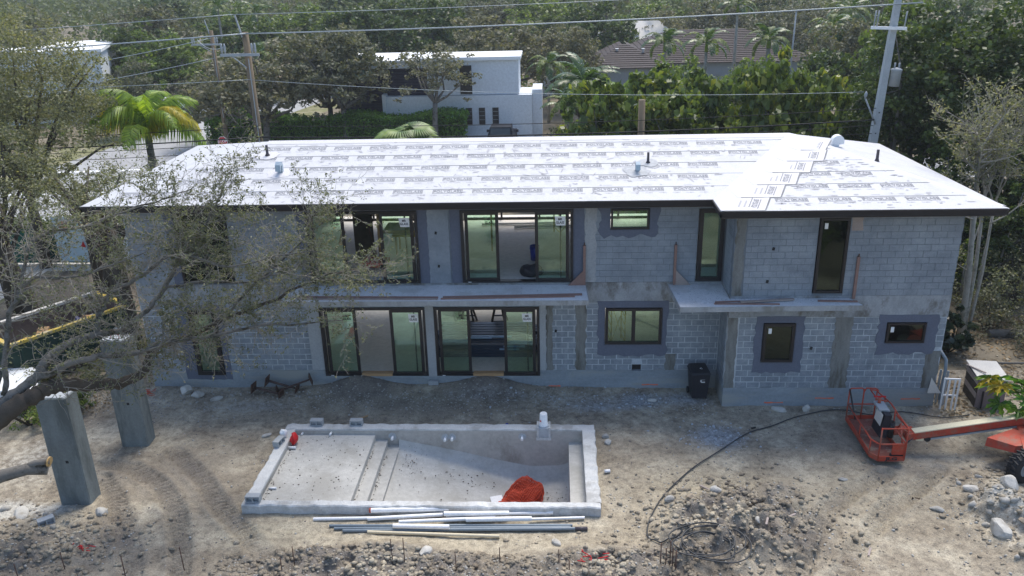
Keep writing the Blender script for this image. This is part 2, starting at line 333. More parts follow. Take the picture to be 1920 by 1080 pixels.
# ================================================================== GROUND
POOL = (-8.4, 1.15, -7.15, -2.92)
RUTS = [[(-9.91, -10.3), (-10.65, -8.87), (-11.51, -7.6), (-12.29, -6.42), (-13.06, -5.65)],
        [(-8.82, -10.3), (-9.54, -8.44), (-10.24, -7.12), (-11.23, -5.9), (-12.38, -5.1), (-13.32, -4.83)],
        [(-7.08, -9.21), (-8.04, -7.99), (-8.93, -7.1), (-10.1, -5.62), (-11.47, -4.24)],
        [(5.34, -9.94), (6.45, -7.99), (7.03, -6.9), (8.03, -5.94), (9.15, -5.17)],
        [(6.31, -9.92), (7.56, -8.18), (8.54, -6.88), (9.73, -5.92), (10.72, -4.89)]]
def bump2(x, y, cx, cy, rx, ry, h): return h*np.exp(-(((x-cx)/rx)**2+((y-cy)/ry)**2))
def ground_z(x, y, detail=True):
    x = np.asarray(x, float); y = np.asarray(y, float)
    z = .07*(vn1(x, y, 2.3)-.5)+.03*(vn2(x, y, .7)-.5)
    # berms of dug-up rubble
    bl = bump2(x, y, -13.4, -8.9, 2.2, 1.3, .30)*(x < -9)
    bc = .30/(1+np.exp(-(-8.75+.25*np.sin(x*1.1)-y)*7))*np.exp(-((x+2.4)/5.6)**8)
    br = .46*np.exp(-(((x-4.6)/2.0)**4+((y+7.7-.25*(x-4.6))/1.5)**4))
    rp = bump2(x, y, 11.6, -6.7, 1.1, 1.0, .42)+bump2(x, y, 11.9, -8.4, 1.1, 1.2, .45)
    lump = bl+bc+br+rp
    z = z+lump*(.5+1.0*vn2(x, y, .45))+lump*.75*(vn3(x, y, .17)-.5)
    z = z+bump2(x, y, -6.75, -.15, .95, .5, .42)+bump2(x, y, -2.3, -.15, 1.05, .5, .40)+bump2(x, y, -3.9, -.1, 3, .4, .12)
    z = z+bump2(x, y, -12.6, -2.2, .8, 1.5, .12)
    tr = np.zeros_like(z)
    for P in RUTS:
        dd, al, sd = seg_dist(x, y, P); w = np.clip((.30-dd)/.08, 0, 1)
        ph = al/.17*2*math.pi+np.abs(sd)*14
        br_ = np.clip(vn1(x+9, y, .9)*2.0, .25, 1)
        z = z+w*br_*(.055*np.sin(ph)-.055)+np.exp(-((dd-.36)/.09)**2)*.06*vn2(x, y, .3)
    if detail: z = z+.018*(vn3(x, y, .19)-.5)+.012*(vn1(x, y, .11)-.5)
    # flatten at pool rim and walls
    px = np.maximum(np.maximum(POOL[0]-x, x-POOL[1]), np.maximum(POOL[2]-y, y-POOL[3]))
    z = z*np.clip((px-.0)/.35, 0.15, 1)
    e = np.minimum.reduce([x+18, 17-x, y+13]); z = z*np.clip(e/1.0, 0, 1)
    return z
def build_ground():
    st = .052; xs = np.arange(-18, 17+st, st); ys = np.arange(-13, 1.2+st, st)
    xs[-1] = 17.0; X, Y = np.meshgrid(xs, ys); Z = ground_z(X, Y); Z[-1] = 0; Z[0] = 0; Z[:, 0] = 0; Z[:, -1] = 0
    nx, ny = len(xs), len(ys); idx = np.arange(nx*ny).reshape(ny, nx)
    q = np.stack([idx[:-1, :-1], idx[:-1, 1:], idx[1:, 1:], idx[1:, :-1]], -1)
    cx = (X[:-1, :-1]+X[1:, 1:])/2; cy = (Y[:-1, :-1]+Y[1:, 1:])/2
    keep = ~((cx > POOL[0]+.1) & (cx < POOL[1]-.1) & (cy > POOL[2]+.1) & (cy < POOL[3]-.1))
    me = npmesh('yard_ground', np.stack([X.ravel(), Y.ravel(), Z.ravel()], 1), q[keep], None, True)
    # soil kind: 0 sandy marl, 1 dark: churned soil, plus broad patches before the wall and round the lift ; blue = crushed stone dust
    def blob(cx_, cy_, rx, ry): return np.exp(-(((X-cx_)/rx)**2+((Y-cy_)/ry)**2))
    lump = blob(-13.2, -8.9, 2.4, 1.3)+1/(1+np.exp(-(-8.8+.25*np.sin(X*1.1)-Y)*5))*np.exp(-((X+2.4)/5.6)**8)+np.exp(-(((X-4.6)/2.2)**4+((Y+7.6-.25*(X-4.6))/1.6)**4))
    dark = .75*lump*(.4+.9*vn2(X, Y, .35))+1.1*blob(-6.75, -.25, 1.1, .6)+1.1*blob(-2.3, -.25, 1.2, .65)+.45*blob(-4.5, -1.3, 4, .8)+.35*vn1(X+3, Y, 1.3)*(vn2(X, Y+5, .5))+.35*blob(9.6, -3.6, 2.6, 1.5)
    dark += .45*blob(-11, -5.3, 2.4, 1.3)
    for P in RUTS:
        dd, al, sd = seg_dist(X, Y, P); dark += .25*np.exp(-(dd/.35)**2)
    white = blob(-15.0, -7.2, 1.5, .5)*1.2+.6*blob(-15.5, -4.5, 1.8, 1.8)+.55*blob(-13.4, -7.0, .5, .25)+.7*blob(11.6, -6.8, 1.2, 1.1)+.65*blob(12, -8.4, 1.1, 1.2)+.35*blob(-2, -8.0, 5, .7)+.2*blob(7, -7, 2, 2)
    blue = 1.1*blob(4.9, -3.2, .9, .75)+.8*blob(2.8, -.9, .6, .45)+.7*blob(1.5, -1.4, 1.6, .4)+.5*blob(-10.2, -1.4, 2.5, .7)+.45*blob(0, -.7, 6, .5)+.6*blob(4.3, -.8, .8, .6)
    tan = .8*blob(4, -6.2, 2.2, 1.6)+.7*blob(-3, -8.0, 5, .6)+.5*blob(8.5, -6, 2.5, 1.6)+.5*blob(-7.6, -8, 1, 1)
    a = me.color_attributes.new('soil', 'FLOAT_COLOR', 'POINT')
    a.data.foreach_set('color', np.stack([dark.ravel(), white.ravel(), blue.ravel(), tan.ravel()], 1).astype(np.float32).ravel())
    m, nt, b = newmat('churned marl soil'); pos = vecsrc(nt, 'World')
    va = nt.nodes.new('ShaderNodeVertexColor'); va.layer_name = 'soil'; sp = nt.nodes.new('ShaderNodeSeparateColor'); nt.links.new(va.outputs[0], sp.inputs[0])
    n1 = noise(nt, pos, .8, 7, .65, .4); n2 = noise(nt, pos, 5, 7, .72); n3 = noise(nt, pos, 30, 5, .8)
    base = ramp(nt, n1, [(.32, (.22, .185, .142)), (.5, (.335, .293, .228)), (.66, (.48, .432, .34))])
    fine = ramp(nt, n2, [(.32, (.58, .57, .58)), (.5, (1, 1, 1)), (.68, (1.3, 1.28, 1.24))])
    base = mixc(nt, mth(nt, 'MULTIPLY', va.outputs[1], .8), base, (.50, .44, .32))
    dk = mth(nt, 'ADD', sp.outputs[0], mth(nt, 'MULTIPLY', mth(nt, 'SUBTRACT', n2, .5), .9))
    base = mixc(nt, ramp(nt, dk, [(.25, (0,)*3), (.8, (1,)*3)]), base, (.19, .172, .152))
    bl = mth(nt, 'ADD', sp.outputs[2], mth(nt, 'MULTIPLY', mth(nt, 'SUBTRACT', n2, .5), 1.2))
    base = mixc(nt, ramp(nt, bl, [(.3, (0,)*3), (.9, (.85,)*3)]), base, (.31, .335, .36))
    wh = mth(nt, 'ADD', sp.outputs[1], mth(nt, 'MULTIPLY', mth(nt, 'SUBTRACT', n2, .5), 1.4))
    base = mixc(nt, ramp(nt, wh, [(.35, (0,)*3), (.9, (1,)*3)]), base, (.47, .455, .41))
    base = mixc(nt, 1, base, fine, 'MULTIPLY')
    vo = nt.nodes.new('ShaderNodeTexVoronoi'); vo.inputs['Scale'].default_value = 16; nt.links.new(pos, vo.inputs['Vector'])
    peb = ramp(nt, mth(nt, 'ADD', vo.outputs['Distance'], mth(nt, 'MULTIPLY', n1, .35)), [(.27, (1,)*3), (.36, (0,)*3)])
    base = mixc(nt, mth(nt, 'MULTIPLY', peb, .32), base, ramp(nt, vo.outputs['Color'], [(.2, (.2, .18, .16)), (.8, (.55, .52, .47))]))
    base = mixc(nt, 1, base, ramp(nt, n3, [(.3, (.6,)*3), (.7, (1.35,)*3)]), 'MULTIPLY')
    nt.links.new(base, b.inputs['Base Color']); b.inputs['Roughness'].default_value = .97; b.inputs['Specular IOR Level'].default_value = .08
    bump(nt, b, mth(nt, 'ADD', mth(nt, 'ADD', n2, mth(nt, 'MULTIPLY', n3, .5)), mth(nt, 'MULTIPLY', peb, .5)), 1.0, .05)
    me.materials.append(m); M['soil'] = m
    o = link('yard_ground', me); tag(o, kind='structure')
    # rest of the land to the horizon
    g = MB()
    def quadgrid(x0, x1, y0, y1): g.add([(x0, y0, 0), (x1, y0, 0), (x1, y1, 0), (x0, y1, 0)], [(0, 1, 2, 3)])
    quadgrid(-900, -18, -200, 1500); quadgrid(17, 900, -200, 1500); quadgrid(-18, 17, -200, -13); quadgrid(-18, 17, 1.2, 1500)
    m2 = mat('leaf littered land', (.19, .165, .125), .97, .35, 1.1, bmp=.9, dirt=(.105, .095, .065), spec=.08)
    tag(g.obj('ground', m2), kind='structure')
build_ground()
# base stones
def ico_base():
    t = (1+5**.5)/2; V = np.array([(-1, t, 0), (1, t, 0), (-1, -t, 0), (1, -t, 0), (0, -1, t), (0, 1, t), (0, -1, -t), (0, 1, -t), (t, 0, -1), (t, 0, 1), (-t, 0, -1), (-t, 0, 1)], float)
    V /= np.linalg.norm(V[0])
    Fc = np.array([(0, 11, 5), (0, 5, 1), (0, 1, 7), (0, 7, 10), (0, 10, 11), (1, 5, 9), (5, 11, 4), (11, 10, 2), (10, 7, 6), (7, 1, 8), (3, 9, 4), (3, 4, 2), (3, 2, 6), (3, 6, 8), (3, 8, 9), (4, 9, 5), (2, 4, 11), (6, 2, 10), (8, 6, 7), (9, 8, 1)])
    return V, Fc
ICO_V, ICO_F = ico_base()
def in_pool(x, y, mg=.0): return (x > POOL[0]-mg) & (x < POOL[1]+mg) & (y > POOL[2]-mg) & (y < POOL[3]+mg)
def scatter_stones(name, x, y, s, m, label=None, flat=.6, zoff=0.0, zf=None):
    n = len(x); r = np.random.default_rng(len(x)+3)
    z = (zf if zf is not None else ground_z(x, y))+zoff
    an = r.random(n)*2*math.pi; V = ICO_V[None]*(.7+.6*r.random((n, 12, 1)))
    V = V*np.stack([np.ones(n), .55+.4*r.random(n), flat*(.6+.6*r.random(n))], 1)[:, None]*s[:, None, None]
    ca, sa = np.cos(an)[:, None], np.sin(an)[:, None]
    P = np.stack([V[..., 0]*ca-V[..., 1]*sa+x[:, None], V[..., 0]*sa+V[..., 1]*ca+y[:, None], V[..., 2]+(z+s*.15)[:, None]], -1)
    Fc = ICO_F[None]+(np.arange(n)*12)[:, None, None]
    o = link(name, npmesh(name, P.reshape(-1, 3), Fc.reshape(-1, 3), m)); tag(o, label, None, None, 'stuff'); return o
def stones():
    r = rng
    def pts(n, fn):
        x = r.uniform(-16, 15, n*12); y = r.uniform(-10.8, 0.0, n*12); w = fn(x, y); k = r.random(n*12) < w
        k &= ~in_pool(x, y, .12) & ~((x > 5.2) & (y > -1.35)); return x[k][:n], y[k][:n]
    g = lambda x, y, cx, cy, rx, ry: np.exp(-(((x-cx)/rx)**2+((y-cy)/ry)**2))
    fa = lambda x, y: .035+.9*np.exp(-((y+.9)/.7)**2)*(x < 5.3)+.6*g(x, y, -13.4, -8.8, 2.2, 1.2)+.7*(y < -8.9)*(np.abs(x+2.5) < 5.5)+.7*g(x, y, 4.6, -7.6, 2, 1.6)+.8*g(x, y, 12.2, -7.5, 1.6, 2)+.5*g(x, y, 10, -1.6, 2, .4)+.8*g(x, y, -11.8, -1.3, 1.7, .9)
    x, y = pts(8000, fa); s = .012+.035*r.random(len(x))**3
    scatter_stones('gravel', x, y, s, M['stone'], 'loose pale limestone gravel strewn over the yard')
    x, y = pts(2200, lambda x, y: np.clip(g(x, y, 4.9, -3.2, .75, .6)*1.2+.5*g(x, y, 2.8, -.9, .5, .4)+.2*g(x, y, 1, -1, 3, .5), 0, 1)*.9); s = .018+.045*r.random(len(x))**2
    scatter_stones('crushed_stone', x, y, s, M['stone_blue'], 'spill of blue grey crushed stone on the sandy soil')
    x, y = pts(4600, lambda x, y: .0025+.8*g(x, y, -13.4, -8.8, 2.3, 1.2)+.8*(y < -8.8)*(np.abs(x+2.5) < 5.8)+.9*g(x, y, 4.6, -7.6, 2.1, 1.6)+.7*g(x, y, 12, -7.2, 1.4, 1.6)); s = .025+.085*r.random(len(x))**2.2
    scatter_stones('soil_clods', x, y, s, M['soil'], 'clods of churned grey soil and rubble')
    x, y = pts(420, lambda x, y: g(x, y, 11.6, -6.7, .9, .8)+g(x, y, 11.9, -8.3, .9, 1.0)+.25*g(x, y, -13.6, -7.6, 1.6, .6)); s = .05+.12*r.random(len(x))**2
    scatter_stones('rubble', x, y, s, M['stone'], 'pale broken limestone rubble heaped at the right edge and lower left', .75)
    x, y = pts(1200, lambda x, y: g(x, y, -6.75, -.4, .9, .45)+g(x, y, -2.3, -.4, 1, .45)+.1); s = .01+.02*r.random(len(x))
    scatter_stones('dark_gravel', x, y, s, mat('dark gravel', (.13, .12, .13), .95, .3, 9), 'dark gravel heaped against the door sills')
stones()
ROCKS = [(10.9, -7.95, .36, 'largest pale boulder of the rubble heap at the lower right', (1.0, .75, .6)), (11.85, -6.35, .30, 'blue grey boulder on top of the right rubble heap', (1, .7, .7)),
    (11.05, -6.1, .22, 'flat grey boulder at the back of the right rubble heap', (1.1, .7, .5)), (9.87, -6.85, .17, 'grey stone with a dark foot left of the right rubble heap', (1.2, .7, .5)),
    (12.0, -6.95, .22, 'sloping tan slab in the middle of the right rubble heap', (1.3, .6, .5)), (11.5, -7.8, .14, 'tan flat stone beside the largest pale boulder', (1.3, .7, .5)),
    (10.95, -7.2, .10, 'small white stone in the hollow of the right rubble heap', (1, .8, .8)), (12.1, -7.7, .2, 'rounded white stone at the right edge of the rubble heap', (1, 1, .8)),
    (-12.7, -.5, .24, 'round grey boulder at the left foot of the house wall', (1, .9, .8)), (-12.2, -.75, .2, 'pale boulder beside the left corner of the house', (1.2, .8, .7)),
    (-11.5, -.9, .17, 'flat grey rock near the left window wall', (1.4, .8, .4)), (7.1, -1.6, .17, 'grey rock lying against the wall below the bay window', (1.5, .7, .6)),
    (7.95, -1.62, .16, 'pointed pale rock against the bay wall', (1, .8, 1)), (4.25, -6.35, .16, 'grey rock half buried in the middle of the right berm', (1, .8, .8)),
    (3.0, -6.55, .13, 'pale blue rock left of the right berm', (1.2, .8, .7)), (3.5, -6.85, .13, 'tan rock on the right berm', (1, .9, .8)),
    (5.0, -7.9, .11, 'small white broken brick on the right berm', (1.2, .7, .8)), (-3.2, -8.95, .17, 'cream rock on the bank beside two reinforcing bars', (1.4, .8, .8)),
    (.0, -8.3, .13, 'grey rock lying in the sand before the bank', (1.4, .7, .6)), (1.55, -3.6, .12, 'grey rock at the far right corner of the pool', (1, .9, .8)),
    (1.5, -3.25, .13, 'pale lump of mortar just above the grey rock at the pool corner', (1, .7, .6)), (3.15, -.95, .12, 'white stone in the pile by the wall vent', (1.4, .7, .6)),
    (-9.0, -3.25, .12, 'white stone off the far left pool corner', (1.4, .8, .6)), (-12.2, -7.3, .2, 'grey clod heaped at the foot of the near column', (1.2, .8, .6)),
    (-14.4, -7.35, .26, 'white lump of lime beside the left edge', (1.5, .8, .4)), (7.9, -5.45, .1, 'pale stone between the tyre tracks right of the berm', (1.4, .8, .6))]
def rocks():
    for i, (x, y, s, lab, sc) in enumerate(ROCKS):
        bm = bmesh.new(); bmesh.ops.create_icosphere(bm, subdivisions=3, radius=1)
        rr = random.Random(i*7+1); dirs = [Vector((rr.gauss(0, 1), rr.gauss(0, 1), rr.gauss(0, 1))).normalized() for _ in range(11)]; cut = [rr.uniform(.62, .95) for _ in dirs]
        for v in bm.verts:
            for dd, c in zip(dirs, cut):
                k = v.co.dot(dd)
                if k > c: v.co -= dd*(k-c)*.9
            v.co += v.co*rr.uniform(-.02, .02)
        me = bpy.data.meshes.new('rock'); bm.to_mesh(me); bm.free(); me.materials.append(M['stone'] if 'tan' not in lab else M['stone_brown'])
        o = link('rock', me, None, (x, y, float(ground_z(x, y))+s*sc[2]*.45)); o.scale = tuple(s*k for k in sc); o.rotation_euler = (0, 0, rr.uniform(0, 6.28))
        tag(o, lab, 'rock', 'rocks lying about the yard')
rocks()
# ================================================================== POOL
def pool():
    t = thing('swimming_pool', 'empty unfinished concrete swimming pool with shallow shelf, steps and bench', 'swimming pool', (-3.6, -5.0, 0))
    ox, oy = 3.6, 5.0
    X0, X1, Y0, Y1 = POOL; a0, a1, b0, b1 = -8.07, .78, -6.92, -3.25; zt = .27
    def part(name, mb, m):
        o = mb.obj(name, m, t); o.location = (ox, oy, 0); return o
    # coping with rough edges: subdivided ring
    def strip(x0, x1, y0, y1, alongx, seed):
        r = random.Random(seed); n = int((x1-x0 if alongx else y1-y0)/.16); vs = []; mb = MB()
        for i in range(n+1):
            k = i/n; e0, e1 = r.uniform(-.035, .02), r.uniform(-.02, .035); dz = r.uniform(-.022, .012)
            if alongx: x = x0+(x1-x0)*k; ring = [(x, y0+e0, -.35), (x, y0+e0, zt-.03+dz), (x, y0+.03+e0, zt+dz), (x, y1-.02+e1*.5, zt+dz*.5), (x, y1, zt-.02), (x, y1, -.35)]
            else: y = y0+(y1-y0)*k; ring = [(x1, y, -.35), (x1, y, zt-.02), (x1-.02+e1*.5, y, zt+dz*.5), (x0+.03+e0, y, zt+dz), (x0+e0, y, zt-.03+dz), (x0+e0, y, -.35)]
            vs += ring
        fs = [(i*6+j, i*6+j+1, (i+1)*6+j+1, (i+1)*6+j) for i in range(n) for j in range(5)]
        mb.add(vs, [f[::-1] for f in fs]); return mb
    part('coping', strip(X0, X1, Y0, b0, True, 1), M['coping']); s = strip(X0, X1, -Y1, -b1, True, 2)
    s.v = [(x, -y, z) for x, y, z in s.v]; part('coping', s, M['coping'])
    part('coping', strip(X0, a0, b0+.004, b1-.004, False, 3), M['coping']); s = strip(-X1, -a1, b0+.004, b1-.004, False, 4)
    s.v = [(-x, y, z) for x, y, z in s.v]; part('coping', s, M['coping'])
    part('shelf', MB().box(a0-.01, -5.58, b0-.01, b1+.01, -.6, .075), M['pool'])
    part('step', MB().box(-5.579, -5.2, b0-.01, b1+.01, -.6, -.10), M['pool'])
    part('step', MB().box(-5.199, -4.84, b0-.01, b1+.01, -.7, -.29), M['pool'])
    part('bench', MB().box(.37, a1+.01, b0-.01, b1+.01, -1.6, -.19), M['pool'])
    # hopper floor, curving up at the walls
    nx, ny = 60, 40; V = []
    for j in range(ny+1):
        for i in range(nx+1):
            x = -4.86+(.40+4.86)*i/nx; y = b0+(b1-b0)*j/ny
            z = -.42-.235*(x+4.86); z = max(z, -1.36+.02*(x)) if z < -1.3 else z
            cv = .34*math.exp(-(b1-y)/.16)+.14*math.exp(-(y-b0)/.12)+.16*math.exp(-(.40-x)/.14)
            V.append((x, y, z+cv+.012*math.sin(x*2.1+y*1.3)))
    Fq = [(j*(nx+1)+i, j*(nx+1)+i+1, (j+1)*(nx+1)+i+1, (j+1)*(nx+1)+i) for j in range(ny) for i in range(nx)]
    o = link('floor', npmesh('floor', V, Fq, M['pool'], True), t, (ox, oy, 0))
    # walls
    w = MB(); w.box(a0-.2, a1+.2, b1-.002, b1+.15, -1.7, zt-.36+.3); part('far_wall', w, M['pool_wall'])
    w = MB(); w.box(a0-.2, a1+.2, b0-.15, b0+.002, -1.7, .2); part('near_wall', w, M['pool_wall'])
    w = MB(); w.box(a1-.002, a1+.2, b0, b1-.004, -1.7, .2); part('right_wall', w, M['pool_wall'])
    w = MB(); w.box(a0-.2, a0+.002, b0, b1-.004, -1.0, .2); part('left_wall', w, M['pool_wall'])
    # return fittings with dark patched rings
    for (x, z) in ((-5.05, .02), (-3.42, -.02), (-3.2, .0), (-1.05, .02)):
        ring = MB(); n = 14; rr = random.Random(int(x*100)); ring.add([(x, b1-.010, z)]+[(x+.12*math.cos(a)*rr.uniform(.85, 1.15), b1-.010, z+.12*math.sin(a)*rr.uniform(.85, 1.2)) for a in [2*math.pi*k/n for k in range(n)]], [(0, (k+1) % n+1, k+1) for k in range(n)])
        part('patch_ring', ring, M['stone_blue'])
        part('return_pipe', MB().tube([(x, b1+.02, z), (x, b1-.16, z-.03)], .04, 10), M['pvc'])
    part('drain_stub', MB().tube([(-8.0, -6.15, .10), (-7.78, -6.15, .11)], .035, 8), M['pvc'])
    part('drain_stub', MB().tube([(-8.05, -4.1, .14), (-7.82, -4.1, .13)], .04, 8), M['pvc'])
    part('drain_stub', MB().tube([(-6.95, b1+.02, .15), (-6.98, b1-.13, .12)], .035, 8), M['pvc'])
    part('drain_stub', MB().tube([(-7.85, b1+.02, .13), (-7.88, b1-.1, .11)], .03, 8), M['pvc'])
    sk = MB(); sk.box(-.62, -.16, b1-.06, b1-.004, -.08, .02); sk.box(-.60, -.54, b1-.07, b1+.34, .02, .36); sk.box(-.24, -.18, b1-.07, b1+.34, .02, .36); sk.box(-.54, -.24, b1+.24, b1+.32, .02, .35)
    part('skimmer_throat', sk, M['coping'])
    part('skimmer_box', MB().box(-.54, -.24, b1-.05, b1+.235, .03, .33), M['stone_blue'])
    # litter on the floor
    r = np.random.default_rng(5)
    def litter(n, cx, cy, sx, sy, zz):
        x = np.clip(r.normal(cx, sx, n), -4.7, .3); y = np.clip(r.normal(cy, sy, n), b0+.15, b1-.1); return x, y
    x1, y1 = litter(300, -.15, -5.3, .36, .6, 0); x2, y2 = litter(50, -2.9, -4.2, .5, .2, 0); x3, y3 = litter(70, -4.4, -4.0, .2, .4, 0); x4, y4 = litter(50, -3, -5, 1, 1, 0)
    x = np.concatenate([x1, x2, x3, x4]); y = np.concatenate([y1, y2, y3, y4]); z = np.maximum(-.42-.235*(x+4.86), -1.36)+.025+.34*np.exp(-(b1-y)/.16)+.14*np.exp(-(y-b0)/.12)+.16*np.exp(-(.4-x)/.14)
    scatter_stones('leaf_litter', x, y, .008+.022*r.random(len(x))**2, M['spore'], 'dark leaf litter on the pool floor', .15, 0, z)
    x = np.concatenate([r.uniform(-8, -5.7, 130), r.uniform(-5.58, -5.5, 60), r.uniform(-5.19, -5.1, 60), np.full(60, -7.98)+r.normal(0, .03, 60)]); y = r.uniform(b0+.1, b1-.1, len(x)); z = np.where(x < -5.6, .085, np.where(x < -5.2, -.09, -.28))
    scatter_stones('shelf_litter', x, y, .01+.018*r.random(len(x))**2, M['spore'], 'specks of litter on the pool shelf and steps', .2, 0, z)
pool()
def safety_net():
    t = thing('safety_net_heap', 'crumpled heap of orange safety netting in the pool', 'safety net', (-1.0, -4.9, -1.2))
    for k, (cx, cy, rx, ry, h, rot, seed) in enumerate(((0, .2, .52, .86, .36, -.45, 3), (-.35, -.45, .46, .5, .22, .2, 6), (.42, -.75, .62, .60, .10, .3, 9))):
        n = 25; vn = VN(seed); u, v = np.meshgrid(np.linspace(-1, 1, n), np.linspace(-1, 1, n)); rr = np.sqrt(u*u+v*v)
        x = u*np.sqrt(1-v*v/2); y = v*np.sqrt(1-u*u/2); q = np.clip(1-(x*x+y*y), 0, 1)
        z = h*q**.5*(.45+1.0*vn(x+3, y*.6, .3))+.09*vn(x, y, .13)*(q > 0); x = x*rx*(1+.12*vn(u, v, .3)); y = y*ry
        c, s = math.cos(rot), math.sin(rot); P = np.stack([cx+x*c-y*s, cy+x*s+y*c, z-.02], -1).reshape(-1, 3)
        idx = np.arange(n*n).reshape(n, n); Fq = np.stack([idx[:-1, :-1], idx[:-1, 1:], idx[1:, 1:], idx[1:, :-1]], -1).reshape(-1, 4)
        o = link('netting', npmesh('netting', P, Fq, M['net']), t); w = o.modifiers.new('w', 'WIREFRAME'); w.thickness = .022; w.use_replace = True
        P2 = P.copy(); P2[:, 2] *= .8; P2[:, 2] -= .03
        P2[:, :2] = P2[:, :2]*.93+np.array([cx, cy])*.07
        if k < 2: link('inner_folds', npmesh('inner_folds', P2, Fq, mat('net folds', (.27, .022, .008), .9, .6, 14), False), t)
    b = MB(); b.obox((-.75, -.05, .12), .36, .3, .02, .3, .2); tag(b.obj('foam_scrap', M['white'], None, (-1.0, -4.9, -1.2)), 'small white board scrap left of the orange net', 'board')
safety_net()

# ================================================================== HOUSE
H = thing('unfinished_house', 'two storey grey block house under construction with white membrane hip roof', 'house', (0, 0, 0))
BY = -1.27; ROW = .2032; ZL = .65; ZU = 3.82
OPEN_LOW = [(-12.4, -11.42, .47, 2.93), (-7.9, -4.33, .47, 2.98), (-4.05, -.54, .47, 2.98), (1.62, 3.5, 1.6, 2.93), (2.55, 2.86, .62, 1.0)]
OPEN_UP = [(-12.35, -10.6, 3.86, 6.3), (-8.0, -4.4, 3.86, 6.3), (-3.02, .57, 3.86, 6.3), (1.74, 2.97, 5.6, 6.3), (4.5, 5.33, 3.84, 6.28)]
OPEN_BL = [(6.46, 7.46, 1.56, 2.92), (10.22, 11.43, 2.22, 2.93)]
OPEN_BU = [(7.83, 8.74, 3.9, 6.32)]
WX0, WX1, BX0 = -14.0, 12.02, 5.37; YB = 8.0
def wall(name, x0, x1, z0, z1, y0, y1, opens, m):
    mb = MB(); xs = sorted({x0, x1, *[v for o in opens for v in o[:2] if x0 < v < x1]}); 
    for a, b in zip(xs[:-1], xs[1:]):
        c = (a+b)/2; cuts = sorted([(max(o[2], z0), min(o[3], z1)) for o in opens if o[0] < c < o[1] and o[3] > z0 and o[2] < z1]); z = z0
        for p, q in cuts+[(z1, z1)]:
            if p-z > .004: mb.box(a, b, y0, y1, z, p)
            z = max(z, q)
    return mb.obj(name, m, H)
wall('wall', WX0, BX0+.15, ZL, 3.1, .008, .2, OPEN_LOW, M['mortar_low'])
wall('wall', WX0, BX0+.15, 3.82, 6.5, .008, .2, OPEN_UP, M['mortar_up'])
wall('wall', BX0+.008, WX1-.008, ZL, 3.1, BY+.008, BY+.2, OPEN_BL, M['mortar_low'])
wall('wall', BX0+.008, WX1-.008, 3.82, 6.5, BY+.008, BY+.2, OPEN_BU, M['mortar_up'])
MB().box(WX0, BX0+.15, -.004, .2, 3.103, 3.817).obj('tie_beam', M['beam'], H)
MB().box(BX0-.004, WX1+.004, BY-.004, BY+.2, 3.103, 3.817).obj('tie_beam', M['beam'], H)
wall('stem_wall', WX0-.02, BX0+.15, -.4, ZL-.003, -.012, .2, [(-12.4, -11.42, .47, .7), (-7.9, -4.33, .47, .7), (-4.05, -.54, .47, .7), (2.55, 2.86, .62, .7)], M['stem'])
MB().box(BX0-.012, WX1+.012, BY-.012, BY+.2, -.5, ZL-.003).obj('stem_wall', M['stem'], H)
# side and back walls
for nm, b, m in (('side_wall', (WX0-.003, WX0+.2, .201, YB, -.4, 6.5), M['ins_wall']), ('side_wall', (WX1-.2, WX1-.004, BY+.201, YB, -.4, 6.5), M['mortar_up']),
        ('side_wall', (BX0+.008, BX0+.2, BY+.201, -.013, ZL, 3.1), M['mortar_low']), ('side_wall', (BX0+.008, BX0+.2, BY+.201, -.013, 3.82, 6.5), M['mortar_up']),
        ('side_wall', (BX0-.004, BX0+.2, BY+.201, -.013, 3.103, 3.817), M['beam']), ('side_wall', (BX0-.012, BX0+.2, BY+.201, -.013, -.5, ZL-.003), M['stem'])):
    MB().box(*b).obj(nm, m, H)
bo = []
for z0, z1 in ((.45, 3.0), (3.84, 6.3)):
    for x0, x1 in ((-13, -9.3), (-9.0, -4.2), (-3.7, .9), (1.2, 5.2)): bo.append((x0, x1, z0, z1))
YW = 7.1
wall('back_wall', WX0+.2, WX1-.2, .45, 6.4, YW, YW+.15, bo, M['ins_wall'])
bf = MB()
for x0, x1, z0, z1 in bo:
    for x in np.arange(x0, x1+.01, (x1-x0)/3): bf.box(x-.04, x+.04, YW+.03, YW+.1, z0, z1)
    bf.box(x0, x1, YW+.032, YW+.098, z0, z0+.09); bf.box(x0, x1, YW+.032, YW+.098, z1-.08, z1)
bf.obj('rear_window_frames', M['frame'], H)
MB().box(WX0+.2, WX1-.2, .2, YB-.2, .2, .45).obj('ground_floor_slab', M['floor_in'], H)
MB().box(WX0+.2, WX1-.2, .2, YB-.2, 3.55, 3.84).obj('upper_floor_slab', M['floor_in'], H)
MB().box(5.6, WX1-.2, BY+.2, .2, 3.55, 3.84).obj('upper_floor_slab', M['floor_in'], H)
MB().box(WX0+.2, WX1-.2, .2, YB-.2, 6.38, 6.42).obj('ceiling_deck', M['plywood'], H)
MB().box(5.6, WX1-.2, BY+.2, .2, 6.38, 6.42).obj('ceiling_deck', M['plywood'], H)
for b in ((5.58, 5.7, .2, 5.0, .45, 3.55), (5.58, 5.7, .9, 5.0, 3.84, 6.38), (-10.0, -9.88, 1.5, 7.0, .45, 3.55), (-9.4, -9.28, .2, 7.0, 3.84, 6.38), (5.71, 11.8, 4.6, 4.7, .45, 3.55), (5.71, 11.8, 4.6, 4.7, 3.84, 6.38), (-3.9, -3.75, 4, 7.0, .45, 3.55)):  # walls round the bay rooms are added to keep them dark
    MB().box(*b).obj('interior_partition', M['ins_wall'], H)
